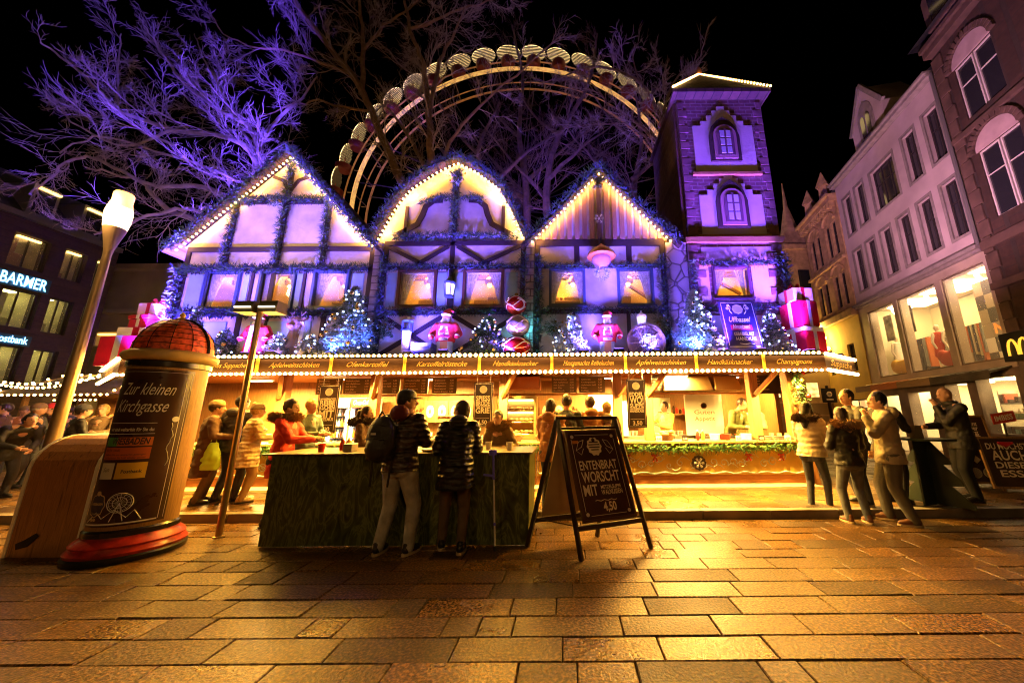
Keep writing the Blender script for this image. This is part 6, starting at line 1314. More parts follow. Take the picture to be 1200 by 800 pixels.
for i, (x, y) in enumerate([(-3.2, 4.7), (-.75, 4.75), (-1.05, 4.85)]): b = MB(); b.lathe([(.001, 0), (.032, 0), (.045, .1), (.041, .1), (.029, .008), (.001, .008)], (x, y, zt), 14); tag(build('mug', b, [KET, WHITE, WHITE][i]), ['red mug on the left end of the bar', 'white mug at the right end of the bar', 'white mug in front of the smiling woman'][i], 'mug', 'mugs on the bar')
# A-frame easel sign
fl_, fr_ = Vector((.15, 4.05, 0)), Vector((.97, 4.40, 0)); bl_, br_ = Vector((-.47, 4.48, 0)), Vector((.38, 4.81, 0)); mid = (fl_+fr_+bl_+br_)/4; rd = (fr_-fl_).normalized()
tl_ = mid-rd*.40+Vector((0, 0, 1.47)); tr_ = mid+rd*.40+Vector((0, 0, 1.47)); DW = mat('black_stained_wood', (.035, .02, .012), .4, kind='wood', axis='z')
t = thing('easel_sign', 'folding black easel sign with cream chalk lettering standing in front of the stall', 'easel sign', tuple(mid))
for a, c in ((fl_, tl_), (fr_, tr_), (bl_, tl_), (br_, tr_)): b = MB(); b.bar(a, a.lerp(c, 1.0), .035, .05); build('leg', b, DW, t, bevel=.004)
b = MB(); 
for A_, B_, w1, w2 in ((tl_-rd*.03, tr_+rd*.03, .06, .04), (fl_.lerp(tl_, .2), fr_.lerp(tr_, .2), .03, .05), (bl_.lerp(tl_, .2), br_.lerp(tr_, .2), .03, .05), (fl_.lerp(tl_, .22), bl_.lerp(tl_, .22), .012, .012), (fr_.lerp(tr_, .22), br_.lerp(tr_, .22), .012, .012), (fl_.lerp(tl_, .92), fr_.lerp(tr_, .92), .03, .03)): b = MB(); b.bar(A_, B_, w1, w2); build('rail', b, DW, t, bevel=.003)
for nm, A_, B_, C_, sgn in (('front_board', fl_, fr_, (tl_+tr_)/2, 1), ('rear_board', br_, bl_, (tl_+tr_)/2, -1)):
    m0 = (A_+B_)/2; up = (C_-m0).normalized(); L_ = (C_-m0).length; M = frame_plane(m0+up*L_*.23, (B_-A_), up)
    Wd = .70; Hd = L_*.67; b = MB(); b.M = M; b.box(-Wd/2, Wd/2, 0, Hd, .0, .02); bo = build(nm, b, mat('slate_chocolate', (.05, .016, .01), .4, vary=(3, .5)) if sgn > 0 else mat('rear_slate', (.4, .3, .16), .5, vary=(2, .2)), t)
    if sgn > 0:
        b = MB(); b.M = M
        for X0, X1, Z0, Z1 in ((-Wd/2, -Wd/2+.03, 0, Hd), (Wd/2-.03, Wd/2, 0, Hd), (-Wd/2+.03, Wd/2-.03, 0, .03), (-Wd/2+.03, Wd/2-.03, Hd-.03, Hd)): b.box(X0, X1, Z0, Z1, .0205, .035)
        build('board_frame', b, mat('brown_frame', (.09, .035, .015), .45), bo, bevel=.003)
        b = MB(); b.M = M @ Matrix.Translation((0, 0, .021)); e = .06; w2 = Wd/2-e
        for X0, X1, Z0, Z1 in ((-w2+.06, w2-.06, e, e+.005), (-w2+.06, w2-.06, Hd-e-.005, Hd-e), (-w2, -w2+.005, e+.05, Hd-e-.05), (w2-.005, w2, e+.05, Hd-e-.05)): b.box(X0, X1, Z0, Z1, 0, .002)
        for sx in (-1, 1):
            for z in (e, Hd-e): b.ring((sx*(w2-.02), z+(.02 if z < .2 else -.02), 0), .018, .007, .002, 10)
        # emblem: layered bun crest between two raised glasses
        b.prism([(.095*(1+.07*math.cos(10*k*math.pi/20))*math.cos(k*math.pi/20), Hd-.2+.105*(1+.07*math.cos(10*k*math.pi/20))*math.sin(k*math.pi/20)) for k in range(40)], 0, .002, 'z')
        for sx in (-1, 1): b.tube([(sx*.13, Hd-.12, .002), (sx*.17, Hd-.2, .002), (sx*.25, Hd-.24, .002), (sx*.19, Hd-.29, .002), (sx*.15, Hd-.22, .002)], .004, 4); b.tube([(sx*.13, Hd-.12, .002), (sx*.2, Hd-.14, .002), (sx*.25, Hd-.24, .002)], .003, 4)
        b.text('ENTENBRAT', .145, 0, Hd*.545, width=.5, bold=.018); b.text('WORSCHT', .165, .0, Hd*.41, width=.5, bold=.02); b.text('MIT', .165, -.17, Hd*.27, width=.18, bold=.02); b.text('METZELSUPPE', .055, .1, Hd*.33, width=.27, bold=.02); b.text('WALNÜSSEN', .075, .1, Hd*.268, width=.28, bold=.015); b.text('4,50', .13, .03, Hd*.1, width=.17, bold=.03)
        b.tube([(-.14+.28*k/12, Hd*.21+.006*math.sin(k*1.6), .002) for k in range(13)], .004, 4)
        build('lettering', b, CREAM, bo)
        b = MB(); b.M = M @ Matrix.Translation((0, 0, .0235))
        for k, wd in enumerate((.12, .15, .14, .1)): b.box(-wd/2, wd/2, Hd-.155-k*.03, Hd-.142-k*.03, 0, .0015)
        b.ring((0, Hd-.125, 0), .02, .006, .002, 8); build('emblem_bands', b, mat('slate_chocolate', (0, 0, 0)), bo)
        b = MB(); b.M = M @ Matrix.Translation((0, 0, .021)); b.box(-.28, -.2, Hd-.16, Hd-.125, 0, .002); build('sticker', b, mat('orange_bauble', (0, 0, 0)), bo)
# crutch leaning on the bar
p = gr(580, 645); q_ = Vector((p.x+.0, 4.44, 1.08)); q_.x = at(578, 528, 4.43).x; t = thing('crutch', 'blue forearm crutch leaning against the right part of the bar', 'crutch', tuple(p)); BLU = mat('crutch_blue', (.16, .14, .9), .4)
d = (q_-p).normalized(); b = MB(); b.tube([p+d*.02, p+d*.78], .011, 10); build('shaft', b, mat('aluminium', (.75, .75, .75), .4), t)
b = MB(); b.tube([p+d*.76, p+d*1.0], [.016, .014], 10); b.tube([p+d*.8, p+d*.8+Vector((-.12, -.03, .02))], [.016, .014], 8); b.tube([p+d*.98, p+d*1.05+Vector((0, -.02, 0))], .014, 8); b.lathe([(.045, 0), (.05, .06), (.044, .06), (.04, 0)], tuple(p+d*1.04+Vector((0, -.03, 0))), 14, a0=.6, a1=5.4); build('handle', b, BLU, t)
b = MB(); b.tube([p, p+d*.05], [.02, .015], 10); build('ferrule', b, BLACK, t); b = MB(); b.tube([p+d*.26, p+d*.29], .014, 10); build('clip', b, BLU, t)
# advertising column
CC = Vector((-5.06, 4.39, 0)); RCY = .352; zc0 = .24; zc1 = at(200, 424, 4.3).z
t = thing('advertising_column', 'round advertising column with a brown poster, red base and tiled red dome', 'advertising column', tuple(CC))
REDP = mat('red_enamel', (.40, .02, .012), .4, vary=(7, .6), bump=(22, .35), coat=.3); WOODC = mat('honey_wood_column', (.36, .20, .06), .5, scale=3.5, kind='wood', axis='z', dark=.6)
b = MB(); b.lathe([(.46, 0), (.47, .05), (.455, .07)], tuple(CC), 40); build('plinth', b, BLACK, t)
b = MB(); b.lathe([(.455, .07), (.465, .1), (.44, .13), (.43, .15), (.44, .17), (.41, .21), (.375, .235), (.37, .25)], tuple(CC), 40); build('base', b, REDP, t)
b = MB(); b.lathe([(RCY, .25), (RCY, zc1)], tuple(CC), 48); build('drum', b, WOODC, t)
b = MB(); b.lathe([(.372, .25), (.375, .3), (RCY+.004, .32), (RCY+.003, .26)], tuple(CC), 48); b.lathe([(RCY+.003, zc1-.09), (RCY+.02, zc1-.08), (RCY+.02, zc1-.02), (RCY+.002, zc1-.01)], tuple(CC), 48); build('band', b, mat('dark_band', (.02, .015, .015), .25), t)
b = MB(); b.lathe([(RCY, zc1-.01), (.40, zc1), (.425, zc1+.03), (.43, zc1+.07), (.415, zc1+.10), (.38, zc1+.12), (.36, zc1+.13)], tuple(CC), 48); build('cap_ring', b, mat('cream_moulding', (.55, .38, .14), .4, vary=(5, .25)), t)
b = MB(); P = [(.365*math.cos(math.pi/2*k/9)+.0, zc1+.13+.44*math.sin(math.pi/2*k/9)) for k in range(10)]; P[-1] = (.001, P[-1][1]); b.lathe(P, tuple(CC), 36, smooth=False); dm = build('dome', b, mat('red_dome_glass', (.8, .10, .035), .5, vary=(16, .8), bump=(30, .6)), t)
b = MB()
for k in range(12):
    a = 2*math.pi*k/12+.2; b.tube([CC+Vector((p_[0]*1.01*math.cos(a), p_[0]*1.01*math.sin(a), p_[1]+.003)) for p_ in P], .004 if k % 6 else .02, 5)
for p_ in P[1:-1]: b.tube([CC+Vector((p_[0]*1.012*math.cos(2*math.pi*j/36), p_[0]*1.012*math.sin(2*math.pi*j/36), p_[1])) for j in range(37)], .0035, 4, False)
build('dome_ribs', b, mat('dark_band', (0, 0, 0)), dm)
b = MB(); b.lathe([(.03, 0), (.05, .02), (.02, .05), (.03, .08), (.001, .12)], (CC.x, CC.y, P[-1][1]-.01), 12); build('finial', b, GOLDP, t)
camdir = math.atan2(-CC.y, -CC.x); A0 = camdir-R(20)
def bend(mb, r0):     # flat (x right, y up, z out) -> wrapped round the column, x=0 at A0
    mb.v = [(CC.x+(r0+z)*math.cos(A0+x/r0), CC.y+(r0+z)*math.sin(A0+x/r0), y) for x, y, z in mb.v]; return mb
def sheet(mb, x0, x1, y0, y1, z, n=16):
    vs = [(x0+(x1-x0)*i/n, y, z) for y in (y0, y1) for i in range(n+1)]; mb.add(vs, [(i, i+1, n+2+i, n+1+i) for i in range(n)], True)
PW = .36; pz0, pz1 = .36, zc1-.12
b = MB(); sheet(b, -PW, PW*.98, pz0, pz1, .004, 28); po = build('poster', bend(b, RCY), mat('poster_brown', (.05, .02, .01), .28, vary=(2, .4)), t)
def card(x0, x1, y0, y1, m, nm, z=.006): b = MB(); sheet(b, x0, x1, y0, y1, z); return build(nm, bend(b, RCY), m, po)
hz = pz1-pz0; Z = lambda f: pz0+hz*f
lt = MB(); zz_ = .0075
lt.text('Zur kleinen', .2, -.02, Z(.825), width=.46, shear=.5, bold=.0, d=0, z=zz_); lt.text('Kirchgasse', .2, -.05, Z(.71), width=.46, shear=.5, bold=.0, d=0, z=zz_); lt.text('wir sind weiterhin für Sie da:', .055, -.09, Z(.585), width=.40, bold=.02, d=0, z=zz_)
def strip(mb, x0, x1, y0, y1, z=zz_): sheet(mb, x0, x1, y0, y1, z, 14)
strip(lt, -.31, .12, Z(.635), Z(.635)+.006); strip(lt, -.31, .12, Z(.565), Z(.565)+.006)
strip(lt, -.33, .29, pz1-.035, pz1-.031); strip(lt, .285, .29, pz0+.03, pz1-.035); strip(lt, -.33, .28, pz0+.02, pz0+.035); strip(lt, .33, .333, pz0+.03, pz1-.035)
for k in range(16):
    a = k/16*2*math.pi; lt.tube([(-.02+.012*math.cos(a), Z(.14)+.012*math.sin(a), zz_), (-.02+.095*math.cos(a), Z(.14)+.095*math.sin(a), zz_)], .0018, 3)
for r_, w_ in ((.1, .004), (.085, .002), (.055, .003)): lt.tube([(-.02+r_*math.cos(2*math.pi*j/28), Z(.14)+r_*math.sin(2*math.pi*j/28), zz_) for j in range(29)], w_, 4, False)
lt.tube([(-.02, Z(.14), zz_), (-.07, Z(.03), zz_)], .004, 4); lt.tube([(-.02, Z(.14), zz_), (.03, Z(.03), zz_)], .004, 4)
lt.tube([(-.3, Z(.03), zz_), (-.2, Z(.09), zz_), (-.14, Z(.05), zz_), (-.05, Z(.1), zz_), (.05, Z(.05), zz_), (.1, Z(.09), zz_), (.16, Z(.03), zz_)], .005, 4)
lt.tube([(.25+.018*math.sin(k*.9)*(1 if k % 4 else .2), Z(.35+.022*k), zz_) for k in range(14)], .003, 4); lt.ring((.26, Z(.66), .006), .03, .005, .002, 16)
build('lettering', bend(lt, RCY), WHITE, po)
card(-.3, .12, Z(.49), Z(.545), mat('poster_orange', (.7, .2, .03), .4), 'printed_strip'); card(-.3, -.17, Z(.49), Z(.545), mat('poster_green', (.1, .35, .06), .4), 'printed_patch', .0075); card(-.3, .12, Z(.405), Z(.48), mat('poster_orange2', (.6, .13, .02), .4), 'printed_strip')
card(-.29, -.14, Z(.285), Z(.385), mat('poster_white', (.7, .66, .55), .4), 'printed_card'); card(-.12, .12, Z(.285), Z(.385), mat('poster_yellow', (.75, .45, .02), .4), 'printed_card')
b = MB(); b.text('WIESBADEN', .1, -.06, Z(.5), width=.32, shear=.2, bold=.03, d=0, z=.009); b.text('VIELEN DANK', .04, -.2, Z(.455), width=.16, bold=.0, d=0, z=.009); b.text('bleiben Sie uns weiterhin gewogen', .03, -.09, Z(.43), width=.36, d=0, z=.009); b.text('und kommen Sie bald wieder vorbei', .03, -.09, Z(.41), width=.36, d=0, z=.009); b.text('Sun', .07, -.215, Z(.33), width=.07, shear=.4, d=0, z=.008); b.text('Postbank', .05, .01, Z(.32), width=.16, bold=.02, d=0, z=.008); build('small_print', bend(b, RCY), mat('print_ink', (.06, .03, .02), .5), po)
b = MB(); b.prism([(-.22+.085*(1+.06*math.cos(8*k*math.pi/16))*math.cos(k*math.pi/16), Z(.13)+.12*(1+.06*math.cos(8*k*math.pi/16))*math.sin(k*math.pi/16)) for k in range(32)], .008, .0095, 'z'); build('crest', bend(b, RCY), mat('crest_cream', (.6, .45, .25), .5), po)
b = MB(); b.prism([(-.22+.077*(1+.06*math.cos(8*k*math.pi/16))*math.cos(k*math.pi/16), Z(.13)+.11*(1+.06*math.cos(8*k*math.pi/16))*math.sin(k*math.pi/16)) for k in range(32)], .0096, .0105, 'z'); cr = build('crest_field', bend(b, RCY), mat('crest_blue', (.04, .04, .1), .5), po)
b = MB(); b.text('WIESBADEN', .035, -.22, Z(.13), width=.13, bold=.03, d=0, z=.0112); b.text('Christmas', .035, -.22, Z(.075), width=.1, shear=.4, d=0, z=.0112); b.ring((-.22, Z(.2), .011), .022, .006, .001, 10); b.ring((-.235, Z(.045), .011), .012, .005, .001, 10); b.ring((-.205, Z(.045), .011), .012, .005, .001, 10); build('lettering', bend(b, RCY), mat('crest_cream', (0, 0, 0)), cr)
# curved plywood counter end (left edge)
t = thing('plywood_desk', 'curved oak plywood stand with white edge bands left of the advertising column', 'stand', (-5.9, 4.6, 0)); OK_ = mat('oak_veneer', (.42, .19, .06), .38, kind='wood', axis='z', scale=3.2, dark=.35)
prof = [(4.25, 0.0), (4.25, .95), (4.262, 1.03), (4.30, 1.12), (4.36, 1.2), (4.44, 1.26), (4.55, 1.3), (5.05, 1.31)]
def bent(x0, x1, o, th, m, nm, par=None):
    P = prof; I = []
    for i, p_ in enumerate(P):
        d = (Vector(P[min(i+1, len(P)-1)])-Vector(P[max(i-1, 0)])).normalized(); n_ = Vector((-d.y, d.x)); I.append(tuple(Vector(p_)+n_*o)); 
    J = []
    for i, p_ in enumerate(P):
        d = (Vector(P[min(i+1, len(P)-1)])-Vector(P[max(i-1, 0)])).normalized(); n_ = Vector((-d.y, d.x)); J.append(tuple(Vector(p_)+n_*(o-th)))
    b = MB()
    for i in range(len(P)-1): 
        vs = [(x0, *I[i]), (x1, *I[i]), (x1, *I[i+1]), (x0, *I[i+1]), (x0, *J[i]), (x1, *J[i]), (x1, *J[i+1]), (x0, *J[i+1])]
        b.add(vs, [(0, 1, 2, 3), (7, 6, 5, 4), (0, 3, 7, 4), (1, 5, 6, 2)]+([(0, 4, 5, 1)] if i == 0 else [])+([(3, 2, 6, 7)] if i == len(P)-2 else []), False)
    return build(nm, b, m, par or t)
sh = bent(-6.27, -5.5, 0, .03, OK_, 'bent_shell')
for x in (-6.29, -5.5): bent(x, x+.04, .008, .04, mat('white_edge', (.85, .82, .72), .5), 'edge_band', sh)
b = MB(); b.prism([p_ for p_ in prof[1:]]+[(5.05, 0.01), (4.26, .01)], -5.53, -5.505, 'x'); build('side_panel', b, mat('oak_veneer_side', (.34, .14, .045), .4, kind='wood', axis='z', scale=2.5, dark=.4), t)
b = MB(); b.M = frame_plane((-5.5, 4.62, 1.0), (0, 1, 0), (0, 0, 1)); b.box(0, .22, 0, .14, .002, .008); build('label_plate', b, mat('plate_brown', (.25, .12, .05), .4), t)
b = MB(); b.M = Matrix.Translation((-6.05, 4.245, .16)); b.prism([(-.1, -.08), (.02, -.05), (.12, .06), (.08, .09), (-.03, .02), (-.12, -.02)], -.004, -.001); build('worn_patch', b, mat('burnt_patch', (.02, .012, .01), .8), t)
# street lamp
def lamp(X, Y, label, power, z0=0.0):
    t = thing('street_lamp', label, 'street lamp', (X, Y, z0), group='street lamps with glass torch heads'); LM = mat('lamp_post_metal', (.28, .20, .12), .35, .7, vary=(2, .2))
    b = MB(); b.lathe([(.14, 0), (.15, .04), (.10, .1), (.082, .3), (.055, 3.95), (.048, 4.2)], (X, Y, z0), 20); build('pole', b, LM, t)
    b = MB(); b.lathe([(.048, 4.2), (.06, 4.32), (.095, 4.5), (.13, 4.66), (.135, 4.7)], (X, Y, z0), 24); hd = build('lamp_cone', b, LM, t)
    b = MB(); b.lathe([(.135, 4.7), (.155, 4.86), (.157, 4.98), (.145, 5.08)], (X, Y, z0), 24); build('lamp_glass', b, mat('lamp_glass_glow', (1, .9, .7), .3, emit=((1, .7, .3), 2.2)), hd)
    b = MB(); b.lathe([(.143, 5.08), (.12, 5.2), (.122, 5.34), (.11, 5.37), (.001, 5.38)], (X, Y, z0), 24); build('lamp_top', b, mat('lamp_top_glow', (1, .8, .4), .3, emit=((1, .5, .1), 1.2)), hd)
    light('lamp_light', 'POINT', (X, Y, 5.6+z0), (1, .5, .12), power*.3, None, .15, t)
    light('lamp_light', 'POINT', (X, Y-.3, 4.95+z0), (1, .56, .18), power, None, .15, t)
    return t
lamp(-7.75, 5.5-.1, 'tall street lamp with a glowing glass torch head behind the plywood stand', 130)
# pole with T-shaped lamp head
t = thing('lamp_pole', 'thin leaning steel pole with a T-shaped strip lamp head in front of the left gable', 'lamp pole', (-4.5, 4.88, 0)); BR = mat('brass_pole', (.42, .30, .15), .3, .9)
b = MB(); b.tube([(-4.5, 4.88, 0), (-4.5, 4.88, 3.1)], .036, 14); b.lathe([(.06, 0), (.06, .012), (.037, .02)], (-4.5, 4.88, 0), 16); build('pole', b, BR, t)
for s_ in (-1, 1):
    b = MB(); x0, x1 = -4.5+s_*.04, -4.5+s_*.31; b.add([(x0, 4.78, 3.0), (x1, 4.78, 3.0), (x1, 5.0, 3.0), (x0, 5.0, 3.0), (x0, 4.8, 3.17), (x1, 4.8, 3.17), (x1, 4.98, 3.17), (x0, 4.98, 3.17)], [(3, 2, 1, 0), (4, 5, 6, 7), (0, 1, 5, 4), (1, 2, 6, 5), (2, 3, 7, 6), (3, 0, 4, 7)]); hd = build('lamp_head', b, mat('olive_metal', (.16, .13, .06), .4, .5), t, bevel=.005)
    b = MB(); b.tube([(x0+s_*.02, 4.775, 3.07), (x1-s_*.02, 4.775, 3.07)], .014, 8); build('tube', b, mat('tube_white', (.8, .75, .6), .3, emit=((1, .85, .6), 1.2)), hd)
# fir-shaped standing table (right)
TC = at(1092, 560, 5.75); X = TC.x; Y = 5.75; zt = at(1092, 513, 5.75).z; t = thing('standing_table', 'high standing table with dark fir-tree shaped side boards at the kerb', 'table', (X, Y, .12)); DG = mat('dark_fir_board', (.012, .02, .01), .45, vary=(2, .4))
b = MB(); b.lathe([(.001, 0), (.36, 0), (.36, .03), (.001, .03)], (X, Y, zt-.03), 32); build('table_top', b, DG, t)
def half(s_): return [(0, .13), (-.33, .13), (-.30, zt-.031), (0, zt-.031)] if s_ < 0 else [(0, .13), (s_*.44, .13), (s_*.42, .2), (s_*.22, .42), (s_*.36, .44), (s_*.34, .52), (s_*.17, .72), (s_*.27, .74), (s_*.24, .82), (s_*.06, zt-.031), (0, zt-.031)]
for k in range(2):
    an = k*math.pi/2+.35; b = MB(); b.M = Matrix.Translation((X, Y, 0)) @ Matrix.Rotation(an, 4, 'Z')
    if k == 0: b.prism(half(1)[:-1]+[p_ for p_ in reversed(half(-1)[1:-1])], -.012, .012)
    else: b.prism(half(1), -.011, .011) if False else (b.prism([(max(.0125, x), z) for x, z in half(1)], -.011, .011), b.prism([(min(-.0125, -x), z) for x, z in half(1)], -.011, .011))
    build('fir_board', b, DG, t)
# slate boards at right
def pavement_board(x, y0, y1, wpx, Y, lines, label, tilt=.12, em=None):
    A = at(x, y1, Y); B = at(x, y0, Y); w = wpx/F*Y*1.0; o = thing('pavement_board', label, 'sign board', (A.x, Y, .12)); z0 = .2; hh = B.z-z0
    M = frame_plane((A.x, Y, z0), (.985, -.17, 0), (0, tilt, 1)); b = MB(); b.M = M; b.box(-w/2, w/2, 0, hh, -.02, 0); build('board', b, SLATE, o)
    b = MB(); b.M = M
    for X0, X1, Z0, Z1 in ((-w/2-.04, -w/2-.001, -.04, hh+.04), (w/2+.001, w/2+.04, -.04, hh+.04), (-w/2, w/2, -.04, -.001), (-w/2, w/2, hh+.001, hh+.04)): b.box(X0, X1, Z0, Z1, -.025, .012)
    for s_ in (-1, 1): b.box(s_*w*.35-.02, s_*w*.35+.02, -.1, -.041, -.02, .0)
    build('frame', b, mat('ochre_frame_wood', (.3, .16, .05), .6, kind='wood', axis='z'), o, bevel=.004)
    b = MB(); b.M = M
    for s_, f, sz, wd in lines: b.text(s_, sz, 0, hh*f, width=w*wd, bold=.02)
    if em: 
        b.ring((-w*.18, hh*.13, 0), .09, .01, .003, 18); b.ring((w*.16, hh*.13, 0), .09, .01, .003, 18); b.bar((-w*.2, hh*.42, .002), (0, hh*.3, .002), .11, .003, (0, 0, 1)); b.ring((w*.2, hh*.68, 0), .07, .008, .003, 4)
    build('lettering', b, CREAM, o); return M, w, hh, o
pavement_board(1155, 488, 560, 36, 7.1, [('Rostbratwurst', .86, .12, .62), ('Thüringer', .79, .12, .6), ('Bratwurst', .72, .12, .55), ('Holzkohlegrill', .60, .06, .6), ('im Brötchen', .56, .06, .6), ('Senf und Ketchup', .52, .06, .7), ('frisch vom Rost', .48, .06, .6)], 'tall slate board with chalk drawings behind the man in black leaning on the table', em=1)
M, w, hh, o = pavement_board(1196, 514, 563, 48, 6.6, [('DU MÖCHST', .78, .15, .82), ('AUCH', .55, .24, .72), ('DIESES', .38, .15, .7), ('ESSE', .2, .16, .62)], 'slate board with bold cream lettering cut by the right edge')
b = MB(); b.M = M; b.tube([(-.12, hh-.07, .003), (0, hh-.1, .003), (.12, hh-.07, .003)], [.02, .05, .02], 6); build('emblem', b, RB, o)
c = at(1176, 489, 6.9); t = thing('red_price_sign', 'small tilted red sign with pale letters above the slate boards', 'sign', tuple(c)); M = frame_plane(c, (.97, -.2, .18), (-.1, 0, 1)); b = MB(); b.M = M; b.box(-.19, .19, -.1, .1, -.01, 0); build('plate', b, mat('sign_red', (.6, .04, .01), .5), t); b = MB(); b.M = M; b.text('IMBISS', .14, 0, -.05, width=.3, bold=.03); build('lettering', b, CREAM, t)
b = MB(); b.bar((c.x, c.y+.02, .12), (c.x, c.y+.02, c.z+.05), .02, .02); build('stake', b, DW, t)
# small dark emblem sign and lit lamp at stall end
c = at(972, 463, 9.0); t = thing('small_sign', 'small square black sign with a pale emblem beyond the stall end', 'sign', tuple(c)); b = MB(); b.M = frame_plane(c, (1, 0, 0), (0, 0, 1)); b.box(-.18, .18, -.18, .18, -.03, 0); build('plate', b, BLACK, t); b = MB(); b.M = frame_plane(c, (1, 0, 0), (0, 0, 1)); b.ring((0, .03, .001), .06, .02, .003, 12); b.box(-.09, .09, -.12, -.09, .001, .003); build('emblem', b, CREAM, t)
b = MB(); b.bar((c.x, c.y+.05, .12), (c.x, c.y+.05, c.z+.25), .05, .05); build('post', b, DW, t)
b = MB(); 
# low market huts on the far left with strings of bulbs
HM = mat('hut_boards', (.35, .17, .05), .6, kind='wood', axis='x'); CAN = mat('hut_roof_cloth', (.25, .15, .08), .7, vary=(2, .3))
BM2 = bulb_mesh('bulb', .027, mat('far_bulb_glow', (1, .8, .5), .4, emit=((1, .56, .15), 16)))
for i, (X, Y, W_, lb) in enumerate([(-15.8, 11.2, 3.2, 'low market hut with strings of bulbs at the left edge'), (-12.4, 11.8, 2.8, 'low market hut with strings of bulbs behind the street lamp'), (-17.5, 14.2, 4.5, 'wide market hut farther back on the left')]):
    t = thing('market_hut', lb, 'market hut', (X, Y, .12), group='market huts on the left'); b = MB(); b.box(X-W_/2, X+W_/2, Y, Y+.06, .12, 1.1); b.box(X-W_/2, X+W_/2, Y+1.8, Y+1.9, .12, 2.3)
    for s_ in (-1, 1): b.box(X+s_*W_/2-.05, X+s_*W_/2+.05, Y, Y+.1, 1.1, 2.3)
    build('body', b, HM, t)
    b = MB(); b.add([(X-W_/2-.3, Y-.6, 2.25), (X+W_/2+.3, Y-.6, 2.25), (X+W_/2+.3, Y+2, 2.25), (X-W_/2-.3, Y+2, 2.25), (X-W_/2+.2, Y+.7, 2.95), (X+W_/2-.2, Y+.7, 2.95)], [(0, 3, 2, 1), (0, 1, 5, 4), (2, 3, 4, 5), (1, 2, 5), (3, 0, 4)]); rf = build('roof', b, CAN, t)
    bulbs_along(rf, [(X-W_/2-.3, Y-.65, 2.22), (X+W_/2+.3, Y-.65, 2.22)], .2, BM2); bulbs_along(rf, [(X-W_/2-.3, Y-.65, 2.25), (X-W_/2+.2, Y+.65, 2.98), (X+W_/2-.2, Y+.65, 2.98), (X+W_/2+.3, Y-.65, 2.25)], .3, BM2)
    light('hut_light', 'AREA', (X, Y+.9, 2.15), (1, .55, .15), 40, (X, Y+.7, 0), W_*.6, t, sy=.5)
    rr = random.Random(i); b = MB(); 
    for k in range(14): b.ball((X-W_/2+.2+k*W_/15, Y+1.5, 1.3+rr.random()*.6), rr.uniform(.05, .11), 8)
    b.box(X-W_/2+.1, X+W_/2-.1, Y+1.3, Y+1.7, 1.1, 1.2); build('wares', b, mat('hut_wares', (.6, .35, .1), .5, vary=(3, .7)), t)['kind'] = 'stuff'
for i, (p0, p1, lb) in enumerate([((-17, 9.2, 3.0), (-10.4, 8.4, 2.75), 'sagging string of bulbs nearest the left edge crowd'), ((-17.5, 10.2, 2.7), (-10.5, 8.6, 3.0), 'second sagging string of bulbs over the left huts')]):
    p0, p1 = Vector(p0), Vector(p1); P = [p0.lerp(p1, k/24)-Vector((0, 0, .5*math.sin(math.pi*k/24))) for k in range(25)]; t = thing('light_string', lb, 'light string', tuple(p0), group='sagging bulb strings on the left'); b = MB(); b.tube(P, .012, 4, False); build('cable', b, BLACK, t)
    bulbs_along(t, P, .24, BM2)
    b = MB(); b.tube([(p0.x, p0.y, .12), tuple(p0)], .04, 8); build('pole', b, BLACK, t)
# ================================================================ people
def ik(a, c, l1, l2, pole):
    a, c = Vector(a), Vector(c); d = c-a; L_ = d.length; mx = (l1+l2)*.995
    if L_ > mx: c = a+d*(mx/L_); d = c-a; L_ = mx
    x = (l1*l1-l2*l2+L_*L_)/(2*L_); h = math.sqrt(max(0, l1*l1-x*x)); u = d/L_; p = Vector(pole); p -= u*p.dot(u); p.normalize()
    return a+u*x+p*h, c
HAIR = {k: mat('hair_'+k, c, .45, vary=(30, .4)) for k, c in dict(black=(.012, .008, .006), brown=(.03, .014, .007), blond=(.35, .2, .07), grey=(.3, .26, .22)).items()}
EYE = mat('eye_dark', (.02, .015, .012), .2); LIP = mat('lip', (.35, .1, .08), .5)
def cloth(n, c, r=.8, **k): return mat('cloth_'+n, c, r, bd=.03, **k)
JEANS_G = cloth('grey_jeans', (.42, .40, .36), vary=(9, .25), bump=(14, .5)); JEANS_B = cloth('blue_grey_jeans', (.12, .13, .15), vary=(9, .25), bump=(14, .5)); JEANS_D = cloth('dark_jeans', (.035, .035, .045), vary=(9, .25), bump=(14, .4)); JEANS_BR = cloth('brown_jeans', (.13, .085, .05), vary=(8, .25), bump=(14, .4)); KHAKI = cloth('grey_trousers', (.16, .15, .13), bump=(10, .6))
